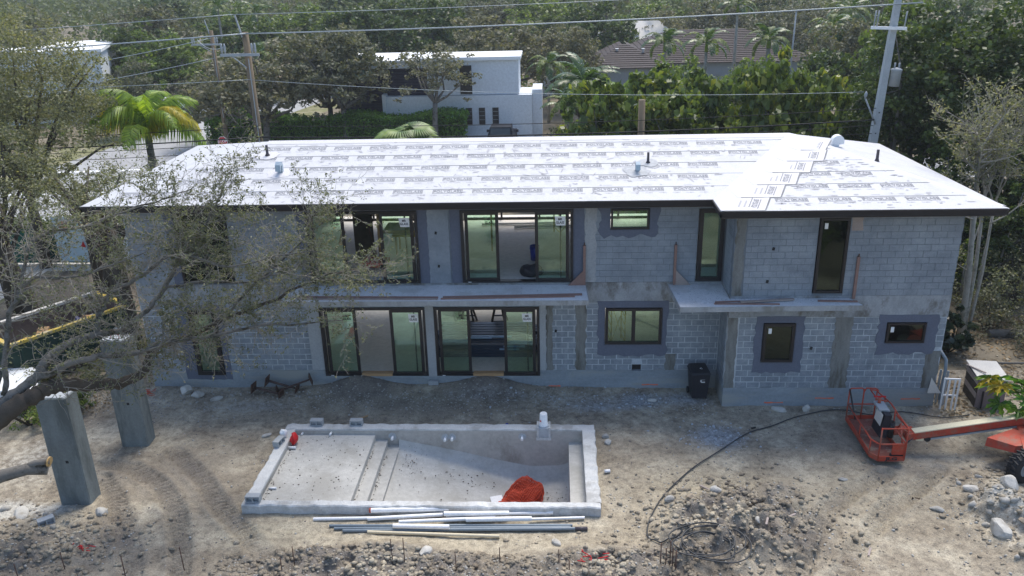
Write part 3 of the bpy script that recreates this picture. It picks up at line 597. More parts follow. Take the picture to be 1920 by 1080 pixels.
# sills / slab edge under lower sliders
MB().box(-7.9, -.54, -.06, .3, .36, .462).obj('door_threshold', M['stem'], H)
MB().box(-4.33, -4.05, -.10, .2, .462, 3.1).obj('thin_pier', M['pier'], H)
MB().box(-4.36, -4.02, -.16, -.013, -.1, .30).obj('pier_footing', M['pier'], H)
MB().box(-.538, -.33, -.05, .2, .66, 3.1).obj('smooth_pier', M['pier'], H)
MB().box(-8.35, -7.902, -.02, .2, .66, 3.1).obj('smooth_pier', M['pier'], H)
# cast columns between the blocks
def rough_strip(name, x0, x1, z0, z1, y, m, seed, side=0, jit=.035):
    r = random.Random(seed); n = max(2, int((z1-z0)/.12)); L = [(x0+r.uniform(-jit, jit), z0+(z1-z0)*i/n) for i in range(n+1)]; Rr = [(x1+r.uniform(-jit, jit), z0+(z1-z0)*i/n) for i in range(n+1)]
    vs = []; 
    for (a, z), (b, _) in zip(L, Rr): vs += [(a, y, z), (b, y, z), (a, y+.014, z), (b, y+.014, z)]
    fs = [(4*i, 4*i+1, 4*i+5, 4*i+4) for i in range(n)]+[(4*i+2, 4*i, 4*i+4, 4*i+6) for i in range(n)]+[(4*i+1, 4*i+3, 4*i+7, 4*i+5) for i in range(n)]
    return MB().add(vs, fs).obj(name, m, H)
COLS_L = [(-.32, -.10), (.66, 1.0), (3.40, 3.92)]
rough_strip('cast_column', -.325, -.10, .62, 3.1, -.009, M['cast'], 1); rough_strip('cast_column', .66, 1.0, .55, 3.1, -.009, M['cast'], 2)
rough_strip('cast_column', 3.66, 3.98, 0.1, 1.25, -.009, M['cast'], 3)
rough_strip('cast_column', BX0+.0, BX0+.3, .55, 3.1, BY-.009, M['cast'], 4, jit=.02); rough_strip('cast_column', 8.66, 9.2, .1, 3.1, BY-.009, M['cast'], 5)
rough_strip('cast_column', 11.55, 12.0, .05, 1.95, BY-.009, M['cast'], 6)
rough_strip('cast_column', BX0+.04, BX0+.33, 3.83, 6.45, BY-.009, M['cast'], 7); rough_strip('cast_column', .95, 1.3, 3.83, 6.45, -.009, M['slab_edge'], 8)
rough_strip('cast_column', -4.1, -3.4, 3.83, 6.45, -.009, M['block_up'], 9, jit=.01)
rough_strip('cast_column', 8.78, 9.1, 5.9, 6.45, BY-.009, M['wood_grey'], 10)
# stucco bands round the openings
def ring(x0, x1, z0, z1, X0, X1, Z0, Z1, y, seed, jit=.05):
    r = random.Random(seed); n = 10; a = []; b = []
    def edge(p, q, P, Q, jx, jz):
        for i in range(n):
            k = i/n; a.append((p[0]+(q[0]-p[0])*k, p[1]+(q[1]-p[1])*k)); b.append((P[0]+(Q[0]-P[0])*k+r.uniform(-jit, jit)*jx, P[1]+(Q[1]-P[1])*k+r.uniform(-jit, jit)*jz))
    edge((x0, z0), (x1, z0), (X0, Z0), (X1, Z0), .3, 1); edge((x1, z0), (x1, z1), (X1, Z0), (X1, Z1), 1, .3)
    edge((x1, z1), (x0, z1), (X1, Z1), (X0, Z1), .3, .2); edge((x0, z1), (x0, z0), (X0, Z1), (X0, Z0), 1, .3)
    N = 4*n; vs = [(p, y, q) for p, q in a]+[(p, y, q) for p, q in b]+[(p, y+.02, q) for p, q in b]+[(p, y+.03, q) for p, q in a]
    fs = [(i, N+i, N+(i+1) % N, (i+1) % N) for i in range(N)]+[(N+i, 2*N+i, 2*N+(i+1) % N, N+(i+1) % N) for i in range(N)]+[(3*N+i, i, (i+1) % N, 3*N+(i+1) % N) for i in range(N)]
    return MB().add(vs, fs).obj('stucco_band', M['stucco'], H)
ring(1.62, 3.5, 1.6, 2.93, 1.39, 3.68, 1.2, 3.16, -.016, 1); ring(1.74, 2.97, 5.6, 6.3, 1.38, 3.25, 5.38, 6.42, -.016, 2, .09)
ring(6.46, 7.46, 1.56, 2.92, 6.22, 7.72, 1.2, 3.14, BY-.016, 3); ring(10.22, 11.43, 2.22, 2.93, 9.98, 11.75, 1.86, 3.18, BY-.016, 4, .06)
ring(-12.4, -11.42, .47, 2.93, -12.8, -11.2, .3, 3.1, -.016, 5, .02)
for a, b, s in ((-4.4, -4.08, 1), (-3.35, -3.02, 2), (.57, .93, 3), (-8.3, -8.0, 4), (-12.65, -12.35, 5)): rough_strip('stucco_band', a, b, 3.84, 6.42, -.013, M['stucco'], 20+s, jit=.015)
# concrete blocks laid one by one
def block_rects(x0, x1, z0, n, obst, off=0.0):
    out = []
    for r in range(n):
        za = z0+r*ROW; zc = za+ROW/2; iv = [(x0, x1)]
        for o in obst:
            if o[2] < za+ROW-.03 and o[3] > za+.03:
                iv = [p for a, b in iv for p in ((a, min(b, o[0])), (max(a, o[1]), b)) if p[1]-p[0] > .05]
        sh = (r % 2)*ROW+off; k0 = math.floor((x0-sh)/.4064)
        for a, b in iv:
            k = math.floor((a-sh)/.4064)
            while sh+k*.4064 < b:
                p, q = max(a, sh+k*.4064), min(b, sh+(k+1)*.4064)
                if q-p > .06: out.append((p, q, za, za+ROW))
                k += 1
    return out
def obs(*a): return list(a)
st = lambda X0, X1, Z0, Z1: (X0+.08, X1-.08, Z0+(.06 if Z0 > .9 else 0), Z1)
low = block_rects(WX0+.02, BX0-.01, ZL, 12, OPEN_LOW+[st(-8.35, -7.9, 0, 4), st(-4.4, -.06, 0, 4), st(.62, 1.04, 0, 4), st(1.4, 3.66, 1.22, 3.2), st(-12.78, -11.22, .3, 3.2), st(3.62, 4.02, 0, 1.2)])
bay_low = block_rects(BX0+.34, WX1, ZL, 12, OPEN_BL+[st(8.62, 9.24, 0, 4), st(6.24, 7.7, 1.22, 3.2), st(10.0, 11.73, 1.88, 3.2), st(11.5, 12.1, 0, 1.9)])
up = block_rects(WX0+.02, BX0-.01, ZU, 13, OPEN_UP+[st(.9, 1.34, 3, 7), st(-4.42, -3.0, 3, 7), st(.5, .95, 3, 7), st(-8.32, -7.9, 3, 7), st(-12.67, -12.3, 3, 7), st(1.42, 3.2, 5.42, 7)])
bay_up = block_rects(BX0+.36, WX1, ZU, 13, OPEN_BU)
side_low = block_rects(BY+.2, -.02, ZL, 12, [])
side_up = block_rects(BY+.2, -.02, ZU, 13, [])
right_side = block_rects(BY+.2, YB, ZL, 12, [])+block_rects(BY+.2, YB, ZU, 13, [])
blk_meshes = {}
def unit_block(m):
    if m.name not in blk_meshes: 
        mb = MB(); mb.add([(0, 0, 0), (1, 0, 0), (1, 0, 1), (0, 0, 1), (0, 1, 0), (1, 1, 0), (1, 1, 1), (0, 1, 1)], [(0, 1, 2, 3), (0, 4, 5, 1), (1, 5, 6, 2), (2, 6, 7, 3), (3, 7, 4, 0)])
        blk_meshes[m.name] = mb.mesh('block', m)
    return blk_meshes[m.name]
def lay(rects, y, m, gap, as_parts, proud=.012):
    rr = random.Random(int(len(rects)))
    if as_parts:
        me = unit_block(m)
        for a, b, z0, z1 in rects:
            g1, g2 = gap*rr.uniform(.55, 1.4), gap*rr.uniform(.5, 1.3); o = link('block', me, H, (a+g1/2+rr.uniform(-.003, .003), y+rr.uniform(-.003, .003), z0+g2/2+rr.uniform(-.003, .003))); o.scale = (b-a-g1, proud, z1-z0-g2)
    else:
        mb = MB()
        for a, b, z0, z1 in rects:
            d = y+rr.uniform(-.003, .003); g1, g2 = gap*rr.uniform(.5, 1.4), gap*rr.uniform(.5, 1.3); mb.box(a+g1/2, b-g1/2, d, d+proud, z0+g2/2, z1-g2/2)
        tag(mb.obj('block_courses', m, H), kind='stuff')
near = sorted(low, key=lambda r: abs(r[0]-2.6))
bay_near = bay_low
nb = len(bay_near); take = near[:max(0, 298-nb)]
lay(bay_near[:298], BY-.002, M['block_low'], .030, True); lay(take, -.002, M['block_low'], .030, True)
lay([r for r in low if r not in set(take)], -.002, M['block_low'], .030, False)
lay(up, -.002, M['block_up'], .013, False); lay(bay_up, BY-.002, M['block_up'], .013, False)
mb = MB(); mu = MB()
for rs, mm, gp in ((side_low, mb, .017), (side_up, mu, .009)):
    for a, b, z0, z1 in rs: mm.box(BX0-.004, BX0+.009, a+gp/2, b-gp/2, z0+gp/2, z1-gp/2)
for a, b, z0, z1 in right_side: mu.box(WX1-.006, WX1+.006, a+.005, b-.005, z0+.005, z1-.005)
tag(mb.obj('block_courses', M['block_low'], H), kind='stuff'); tag(mu.obj('block_courses', M['block_up'], H), kind='stuff')
# canopies
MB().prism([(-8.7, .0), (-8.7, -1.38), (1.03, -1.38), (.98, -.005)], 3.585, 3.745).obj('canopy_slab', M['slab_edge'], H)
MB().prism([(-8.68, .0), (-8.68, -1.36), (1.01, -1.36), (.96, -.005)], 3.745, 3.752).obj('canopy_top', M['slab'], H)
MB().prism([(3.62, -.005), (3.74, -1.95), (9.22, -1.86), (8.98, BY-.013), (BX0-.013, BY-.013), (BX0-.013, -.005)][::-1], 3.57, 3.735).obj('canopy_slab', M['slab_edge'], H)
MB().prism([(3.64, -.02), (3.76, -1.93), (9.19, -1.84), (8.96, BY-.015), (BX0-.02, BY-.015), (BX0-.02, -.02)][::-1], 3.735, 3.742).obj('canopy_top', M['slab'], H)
r2 = np.random.default_rng(9)
def crumbs(n, x0, x1, y0, y1, z): 
    x = r2.uniform(x0, x1, n); y = y1-(y1-y0)*r2.random(n)**1.6; return x, y, np.full(n, z)
a = crumbs(500, 3.9, 9.0, -1.75, -1.3, 3.745); b = crumbs(350, 3.8, 5.3, -1.3, -.1, 3.745); c = crumbs(220, -8.5, .9, -1.3, -.1, 3.755)
scatter_stones('canopy_rubble', *[np.concatenate(k) for k in zip(a[:2], b[:2], c[:2])], .006+.02*r2.random(1070)**3, M['stone_blue'], 'crumbs of mortar on the canopy slabs', .6, 0, np.concatenate([a[2], b[2], c[2]]))
# vent hole
MB().box(2.5, 2.9, .1, .12, .6, 1.05).obj('vent_back', M['black'], H)
MB().add([(2.52, -.014, .86), (2.9, -.014, .86), (2.86, -.014, 1.06), (2.58, -.014, 1.08), (2.52, .01, .86), (2.9, .01, .86), (2.86, .01, 1.06), (2.58, .01, 1.08)], [(0, 1, 2, 3), (0, 4, 5, 1), (1, 5, 6, 2), (2, 6, 7, 3), (3, 7, 4, 0)]).obj('vent_lintel', M['mortar_low'], H)
# small wall sockets
for x, y, z in ((-3.82, 0, 5.55), (-3.78, 0, 4.42), (6.55, BY, 5.35), (6.45, BY, 4.3), (-.0, 0, 2.1), (8.0, BY, 2.05)):
    MB().obox((x, y-.012, z), .07, .03, .09, 0, 0, .2).obj('wall_socket', M['black'], H)
for (x0, x1, z, y) in ((8.3, 8.9, .28, BY), (11.0, 11.6, .26, BY), (6.7, 7.3, .12, BY), (2.9, 3.45, .1, 0), (-.25, .15, .05, 0)):
    mbx = MB(); rs = random.Random(int(x0*10)); n = 8; vs = []
    for i in range(n+1): vs += [(x0+(x1-x0)*i/n, y-.0165, z-rs.uniform(.008, .03)), (x0+(x1-x0)*i/n, y-.0165, z+rs.uniform(.008, .03))]
    mbx.add(vs, [(2*i, 2*i+2, 2*i+3, 2*i+1) for i in range(n)]).obj('paint_mark', M['spray'], H)
# --- windows and sliding doors (frame > pane)
def frame_rect(x0, x1, z0, z1, y, w=.07, d=.09, name='window', dark=False, bars=(), sticker=True):
    mb = MB(); mb.box(x0, x1, y-d/2, y+d/2, z0, z0+w); mb.box(x0, x1, y-d/2, y+d/2, z1-w, z1); mb.box(x0, x0+w, y-d/2+.001, y+d/2-.001, z0+w, z1-w); mb.box(x1-w, x1, y-d/2+.001, y+d/2-.001, z0+w, z1-w)
    for b in bars: mb.box(b-w*.7, b+w*.7, y-d/2+.002, y+d/2-.002, z0+w, z1-w)
    f = mb.obj(name, M['frame'], H)
    xs = [x0+w]+[v for b in bars for v in (b-w*.7, b+w*.7)]+[x1-w]
    for i in range(0, len(xs), 2):
        MB().box(xs[i], xs[i+1], y-.006, y+.006, z0+w, z1-w).obj('pane', M['glass_dark'] if dark else M['glass'], f)
    if sticker: MB().box(x0+w+.06, x0+w+.16, y-.012, y-.008, z1-w-.26, z1-w-.08).obj('sticker', M['white'], f)
    return f
frame_rect(1.64, 3.48, 1.62, 2.91, .0, .085, .12, bars=(2.56,), sticker=False); frame_rect(1.76, 2.95, 5.62, 6.29, .0, .06, .12, sticker=False)
frame_rect(6.48, 7.44, 1.58, 2.9, BY, .09, .12, dark=True); frame_rect(10.24, 11.41, 2.24, 2.91, BY, .06, .12, dark=True)
frame_rect(7.85, 8.72, 3.92, 6.3, BY, .08, .12, dark=True); frame_rect(4.52, 5.31, 3.86, 6.26, .0, .13, .12, dark=False, sticker=False, name='narrow_door')
frame_rect(-12.38, -11.44, .49, 2.91, .0, .14, .12, sticker=False, name='narrow_window')
MB().box(4.3, 4.5, -.02, .0, 3.9, 3.905)
f = frame_rect(-12.33, -10.62, 3.88, 6.29, .02, .07, .12, bars=(-11.47,), sticker=False, dark=True)  # open window, dark panes stand in for the unlit room inside
MG = textmesh('MR\nGLASS', .15, M['blackpl'], .004)
stick_me = {}
def slider(x0, x1, z0, z1, lefty=True, sticker=(0, 1), wood=False):
    w = .085; mb = MB(); y = .03
    mb.box(x0, x1, y-.1, y+.1, z1-w, z1); mb.box(x0, x1, y-.1, y+.1, z0, z0+.04); mb.box(x0, x0+w, y-.1, y+.1, z0+.04, z1-w); mb.box(x1-w, x1, y-.1, y+.1, z0+.04, z1-w)
    f = mb.obj('sliding_door', M['frame'], H)
    pw = (x1-x0)/3*.92
    for k, (a, b) in enumerate(((x0+w+.05, x0+w+.05+pw*.98), (x1-w-.05-pw*.98, x1-w-.05))):
        s = MB(); st_ = .10; yy = y+(-.05 if k else .02)
        s.box(a, b, yy-.03, yy+.03, z0+.045, z0+.13); s.box(a, b, yy-.03, yy+.03, z1-w-.09, z1-w-.005)
        s.box(a, a+st_, yy-.03, yy+.03, z0+.13, z1-w-.09); s.box(b-st_, b, yy-.03, yy+.03, z0+.13, z1-w-.09)
        if k: s.box(b-.29, b-.24, yy+.03, yy+.06, z0+.13, z1-w-.09)
        o = s.obj('door_leaf', M['frame'], f)
        p = MB().box(a+st_, b-st_, yy-.006, yy+.006, z0+.13, z1-w-.09).obj('glass_pane', M['glass'], f)
        if k in sticker:
            cx, cz = (b-st_-.18, z1-w-.30) if k else (b-st_-.2, z1-w-.3)
            MB().add([(cx-.17, yy-.010, cz+.15), (cx+.17, yy-.010, cz+.15), (cx+.17, yy-.010, cz-.15), (cx-.13, yy-.010, cz-.15), (cx-.15, yy-.010, cz)], [(0, 4, 3, 2, 1)]).obj('sticker', M['white'] if k else M['glass'], f)
            t = link('sticker_lettering', MG, f, (cx, yy-.013, cz)); t.rotation_euler = (math.pi/2, 0, 0); t.scale = (.62, .72, 1)
    MB().box(x0+w+.1, x0+w+.2, y-.104, y-.101, z0+.01, z0+.03).obj('clip', M['white'], f)
    if wood: MB().box(x0+w+pw+.08, x1-w-pw-.08, -.09, .12, z0+.0, z0+.10).obj('threshold_board', M['wood_tan'], f)
slider(-8.0, -4.4, 3.86, 6.3); slider(-3.02, .57, 3.86, 6.3); slider(-7.9, -4.33, .462, 2.98, wood=True); slider(-4.05, -.54, .462, 2.98, wood=True)
# ================================================================== ROOF
EZ, PIT = 6.75, .2244
EL, ER, EY, RY, RZ = -14.87, 12.8, -.78, 3.9, 7.8
B0 = (4.75, -2.05); V0 = (4.75, EY); R0x, R1x = -10.2, 8.1; BT = (8.6, 3.0, 7.72); EB = 8.6
def rp(*p): return [Vector(q) for q in p]
def roof():
    rf = MB()
    rf.add([(EL, EY, EZ), (V0[0], EY, EZ), (R1x, RY, RZ), (R0x, RY, RZ)], [(0, 1, 2, 3)])
    rf.add([(4.75, EY, EZ), (4.75, -2.05, EZ), BT, (R1x, RY, RZ)], [(0, 1, 2), (0, 2, 3)])
    rf.add([(4.75, -2.05, EZ), (ER, -2.05, EZ), BT], [(0, 1, 2)])
    rf.add([(ER, -2.05, EZ), (ER-.4, 7.0, EZ), (R1x, RY, RZ), BT], [(0, 1, 2), (0, 2, 3)])
    rf.add([(ER-.4, 7.0, EZ), (EL, EB, EZ), (R0x, RY, RZ), (R1x, RY, RZ)], [(0, 1, 2), (0, 2, 3)])
    rf.add([(EL, EB, EZ), (EL, EY, EZ), (R0x, RY, RZ)], [(0, 1, 2)])
    rf.obj('roof', M['membrane'], H)
    out = [(EL, EY), (4.75, EY), (4.75, -2.05), (ER, -2.05), (ER-.4, 7.0), (EL, EB)]
    # fascia boards, one per eave
    n = len(out)
    cxy = Vector((0, 3.5))
    for i in range(n):
        a, b = Vector(out[i]), Vector(out[(i+1) % n]); t = (b-a).normalized(); nrm = Vector((t.y, -t.x)); 
        e0 = .0; p = [a-nrm*.0, b-nrm*.0, b-nrm*.05, a-nrm*.05]
        mb = MB(); m2 = MB()
        mb.prism([(q.x, q.y) for q in p], EZ-.185, EZ-.006); mb.obj('fascia', M['fascia'], H)
        p = [a+nrm*.03, b+nrm*.03, b-nrm*.0+nrm*.002, a+nrm*.002]
        m2.prism([(q.x, q.y) for q in p], EZ-.075, EZ-.004); m2.obj('drip_edge', M['fascia'], H)
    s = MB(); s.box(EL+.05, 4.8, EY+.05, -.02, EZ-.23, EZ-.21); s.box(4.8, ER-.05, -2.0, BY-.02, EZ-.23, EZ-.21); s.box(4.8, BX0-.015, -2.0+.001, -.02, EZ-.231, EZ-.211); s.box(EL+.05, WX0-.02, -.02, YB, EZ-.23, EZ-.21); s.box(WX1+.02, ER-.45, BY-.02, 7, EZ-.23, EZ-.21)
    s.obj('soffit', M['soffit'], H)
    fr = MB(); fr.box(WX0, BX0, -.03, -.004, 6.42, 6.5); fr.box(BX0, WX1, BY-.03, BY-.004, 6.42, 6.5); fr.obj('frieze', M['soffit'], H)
    # lettered membrane courses
    word = textmesh('POLYGLASS', .20, M['print'], .002)
    xs = np.array([v.co.x for v in word.vertices]); wx = xs.max()-xs.min()
    lv = np.array([v.co[:] for v in word.vertices]); lv[:, 0] *= .88/wx; lf = [tuple(p.vertices) for p in word.polygons]
    small = textmesh('TU MTS', .07, M['print_soft'], .001); sv = np.array([v.co[:] for v in small.vertices]); sf = [tuple(p.vertices) for p in small.polygons]
    def stamp(mb, ms, fn, x, s, rot=0, sub=True):
        # fn maps (x, s) on the slope to a 3D point; s runs up the slope
        c, sn = math.cos(rot), math.sin(rot)
        def T(u, v): return fn(x+u*c-v*sn, s+u*sn+v*c)
        mb.add([T(q[0], q[1]) for q in lv], lf)
        w, h, e = .47, .12, .016
        for a in ((-w, w, -h, -h+e), (-w, w, h-e, h), (-w, -w+.022, -h+e, h-e), (w-.022, w, -h+e, h-e)):
            mb.add([T(a[0], a[2]), T(a[1], a[2]), T(a[1], a[3]), T(a[0], a[3])], [(0, 1, 2, 3)])
        if sub:
            for dx in (-.42, 0.0, .42): ms.add([T(q[0]+dx, q[1]-.235) for q in sv], sf)
            ms.add([T(-.13, .27), T(.13, .27), T(.13, .285), T(-.13, .285)], [(0, 1, 2, 3)])
    kk = math.sqrt(1+PIT*PIT)
    def slope_course(y0, y1, xl, xr, fn_z, row_y, xoff, yb, first):
        # one membrane course as a thin sheet, slightly lifted at its lower lap
        mb = MB(); n = max(2, int((xr(y0)-xl(y0))/.5)); vs = []; r = random.Random(int(y0*50)+int(xoff*10))
        for j, (yy, lift) in enumerate(((y0, .014), (y1, .006))):
            for i in range(n+1):
                x = xl(yy)+(xr(yy)-xl(yy))*i/n; w = r.uniform(-.006, .006)+.008*math.sin(x*.23+y0) if j == 0 and not first else 0
                vs.append((x, yy+w, fn_z(yy)+lift+r.uniform(-.001, .0015)))
        fs = [(i, i+1, n+2+i, n+1+i) for i in range(n)]; mb.add(vs, fs)
        if not first: 
            lo = [(v[0], v[1]-.001, v[2]-.014) for v in vs[:n+1]]; mb.add(lo+vs[:n+1], [(i, i+1, n+2+i, n+1+i) for i in range(n)])
        o = mb.obj('membrane_sheet', M['membrane'], H)
        if not first:
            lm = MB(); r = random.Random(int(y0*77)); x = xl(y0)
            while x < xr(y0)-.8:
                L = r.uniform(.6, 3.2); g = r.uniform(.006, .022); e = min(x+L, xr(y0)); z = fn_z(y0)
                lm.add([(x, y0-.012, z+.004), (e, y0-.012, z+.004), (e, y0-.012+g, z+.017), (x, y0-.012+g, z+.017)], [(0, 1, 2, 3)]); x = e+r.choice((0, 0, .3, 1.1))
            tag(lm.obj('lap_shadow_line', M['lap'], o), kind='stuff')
        if row_y is not None:
            a, b = MB(), MB(); x = xl(row_y)+.7+xoff
            fn = lambda u, v: (u, v, fn_z(v)+.0165)
            while x < xr(row_y)-.45:
                stamp(a, b, fn, x, row_y); x += 1.25
            if a.v: tag(a.obj('printed_name', M['print'], o), kind='stuff'); tag(b.obj('printed_code', M['print_soft'], o), kind='stuff')
    zf = lambda y: EZ+PIT*(y-EY)
    xl = lambda y: EL+(y-EY)*(R0x-EL)/(RY-EY); xr = lambda y: 4.75+(y-EY)*(R1x-4.75)/(RY-EY)
    ys = [EY, .10, .95, 1.76, 2.6, 3.4, RY]
    for i, (ro, xo) in enumerate(zip([-.07, .76, 1.6, 2.45, 3.2, None], [.1, .75, .35, .95, .5, 0])): slope_course(ys[i], ys[i+1], xl, xr, zf, ro, xo, EY, i == 0)
    pb = (BT[2]-EZ)/(BT[1]+2.05); zb = lambda y: EZ+pb*(y+2.05)
    xl2 = lambda y: 4.75+(y+2.05)*(BT[0]-4.75)/(BT[1]+2.05); xr2 = lambda y: ER-(y+2.05)*(ER-BT[0])/(BT[1]+2.05)
    ys = [-2.05, -1.2, -.32, .55, 1.4, 2.3, BT[1]]
    for i, (ro, xo) in enumerate(zip([-1.38, -.5, .37, 1.22, None, None], [.95, 1.1, .75, .6, 0, 0])): slope_course(ys[i], ys[i+1], xl2, xr2, zb, ro, xo, -2.05, i == 0)
    # hip cap pieces folded over the bay hip, stepped down to the eave
    hA = Vector((4.75, -2.05, EZ)); hB = Vector(BT); vA = Vector((4.75, EY, EZ)); vB = Vector((R1x, RY, RZ))
    hp = lambda t: hA+(hB-hA)*t
    K = 6
    for k in range(K):
        t0, t1 = max(0, (k-.02)/K), (k+1.05)/K if k < K-1 else 1; A, Bp = hp(t0), hp(t1); lift = Vector((0, 0, .03+.004*k)); lo = Vector((0, 0, .02))
        L0 = vA+(vB-vA)*t0; L1 = vA+(vB-vA)*t1; wr = 1.25 if k < K-1 else .9
        D0 = Vector((A.x+wr, A.y+.02, zb(A.y+.02)+.024)); D1 = Vector((Bp.x+wr*.72, Bp.y-.02, zb(Bp.y-.02)+.024))
        mb = MB(); mb.add([L0+lo, A+lift, Bp+lift, L1+lo], [(0, 1, 2), (0, 2, 3)]); mb.add([A+lift, D0, D1, Bp+lift], [(0, 1, 2), (0, 2, 3)])
        o = mb.obj('hip_cap_strip', M['membrane_strip'], H)
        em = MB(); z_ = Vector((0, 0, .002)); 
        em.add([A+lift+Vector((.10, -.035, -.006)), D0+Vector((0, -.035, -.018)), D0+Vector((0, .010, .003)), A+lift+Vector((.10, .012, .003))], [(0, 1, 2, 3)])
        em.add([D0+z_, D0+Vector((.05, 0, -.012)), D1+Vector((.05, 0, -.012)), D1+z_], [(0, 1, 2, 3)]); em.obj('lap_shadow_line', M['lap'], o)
        a, b = MB(), MB(); dirv = (D1-D0).normalized(); base = D0*.5+D1*.5; ang = math.atan2(dirv.y, dirv.x)
        fn = lambda u, v: (u, v, zb(v)+.034)
        c0 = (base.x-.34, base.y)
        sub = MB(); 
        cs, sn = math.cos(ang), math.sin(ang); f = .62
        for q in [lv]: a.add([fn(c0[0]+(p[0]*f)*cs-(p[1]*1.1)*sn, c0[1]+(p[0]*f)*sn+(p[1]*1.1)*cs) for p in q], lf)
        for s_ in (-.125, .125):
            a.add([fn(c0[0]+u*f*cs-(s_+w)*sn, c0[1]+u*f*sn+(s_+w)*cs) for u, w in ((-.5, 0), (.5, 0), (.5, .03), (-.5, .03))], [(0, 1, 2, 3)])
        for dx in (.26, .42): b.add([fn(c0[0]-dx+u*f*cs-w*sn, c0[1]+u*f*sn+w*cs) for u, w in ((-.4, 0), (.3, 0), (.3, .05), (-.4, .05))], [(0, 1, 2, 3)])
        tag(a.obj('printed_name', M['print'], o), kind='stuff'); tag(b.obj('printed_code', M['print_soft'], o), kind='stuff')
    # ridge and right hip caps
    for p, q, w in (((R0x, RY, RZ+.012), (R1x, RY, RZ+.012), .3), ((ER-.1, -1.9, EZ+.04), (BT[0], BT[1], BT[2]+.01), .22), (BT, (R1x, RY, RZ+.012), .3)):
        p, q = Vector(p), Vector(q); t = (q-p).normalized(); r = t.cross(Vector((0, 0, 1))).normalized(); dz = Vector((0, 0, -.055*w/.22)); l = Vector((0, 0, .014))
        MB().add([p+r*w+dz+l, p+l, p-r*w+dz+l, q+r*w+dz+l, q+l, q-r*w+dz+l], [(0, 1, 4, 3), (1, 2, 5, 4)]).obj('ridge_cap_strip', M['membrane_strip'], H)
    rs = random.Random(99); sc = MB()
    for _ in range(260):
        y = rs.uniform(EY+.1, RY-.1); x = rs.uniform(xl(y)+.3, xr(y)-.3); z = zf(y)+.019; L = rs.uniform(.02, .16); W = rs.uniform(.01, .05); a = rs.uniform(0, 3.1)
        sc.add([(x+u*L*math.cos(a)-v*W*math.sin(a), y+u*L*math.sin(a)+v*W*math.cos(a), z+PIT*(u*L*math.sin(a)+v*W*math.cos(a))) for u, v in ((-1, -.5), (0, -1), (1, -.3), (.6, .8), (-.5, 1))], [(0, 1, 2, 3, 4)])
    for _ in range(110):
        y = rs.uniform(-1.95, 1.6); x = rs.uniform(xl2(y)+1.2, xr2(y)-.3); z = zb(y)+.019; L = rs.uniform(.02, .14); W = rs.uniform(.01, .05)
        sc.add([(x+u*L, y+v*W, z+pb*v*W) for u, v in ((-1, -.5), (0, -1), (1, -.3), (.6, .8), (-.5, 1))], [(0, 1, 2, 3, 4)])
    tag(sc.obj('scuff_marks', M['print_soft'], H), kind='stuff')
    # penetrations
    def zr(x, y): return zf(y)+.012
    def patch(x, y, rx, ry, m, seed, z=None):
        r = random.Random(seed); n = 18; z = z or zr(x, y); p = [(x+rx*math.cos(a)*r.uniform(.8, 1.15), y+ry*math.sin(a)*r.uniform(.8, 1.15)) for a in [2*math.pi*k/n for k in range(n)]]
        return MB().add([(x, y, z+.02)]+[(a, b, z+.012+PIT*(b-y)) for a, b in p], [(0, k+1, (k+1) % n+1) for k in range(n)]).obj('flashing_patch', m, H)
    patch(-9.9, 2.7, .42, .35, M['membrane_strip'], 1); patch(2.62, 1.15, .42, .42, M['patch'], 2); patch(3.05, 1.75, .35, .3, M['patch'], 3); patch(-9.1, 1.35, .4, .4, M['membrane_strip'], 4)
    MB().lathe([(.1, 0), (.05, .08), (.045, .36), (.045, .37)], (-9.9, 2.7, zr(0, 2.7)), 10).obj('vent_pipe', M['dkmetal'], H)
    MB().lathe([(.09, 0), (.045, .06), (.04, .34), (.04, .35)], (3.05, 1.75, zr(0, 1.75)), 10).obj('vent_pipe', M['dkmetal'], H)
    for (x, y, s, ry_) in ((2.66, 1.1, .95, 0), (-9.08, 1.3, 1.15, -.25)):
        mb = MB(); z = zr(x, y); w = .075*s; prof = [(.16, 0), (.16, .22), (.10, .33), (-.02, .36), (-.12, .28), (-.15, .10), (-.09, .10), (-.05, .22), (.02, .25), (.05, .20), (.05, 0)]
        n = len(prof); vs = [(x+sx*w, y+py*s, z+pz*s) for sx in (-1, 1) for py, pz in prof]
        mb.add(vs, [tuple(range(n)), tuple(range(n, 2*n))[::-1]]+[(i, n+i, n+(i+1) % n, (i+1) % n) for i in range(n)])
        mb.obj('gooseneck_vent', M['bluemetal'], H)
    # round hood vent and pipe on the right slope
    x, y = 9.6, 3.35; z = EZ+.62; mb = MB(); n = 10; w = .12
    prof = [(-.2, -.1)]+[(-.2*math.cos(a), .27+.2*math.sin(a)) for a in [math.pi*k/n for k in range(n+1)]]+[(.2, .18), (.04, .16), (.04, -.1)]
    k = len(prof); vs = [(x+px, y+s*w, z+pz) for s in (-1, 1) for px, pz in prof]
    mb.add(vs, [tuple(range(k)), tuple(range(k, 2*k))[::-1]]+[(i, k+i, k+(i+1) % k, (i+1) % k) for i in range(k)]); mb.obj('hood_vent', M['white'], H)
    MB().lathe([(.09, -.1), (.05, .02), (.045, .3), (.045, .31)], (10.4, 1.75, EZ+.60), 10).obj('vent_pipe', M['dkmetal'], H)
roof()
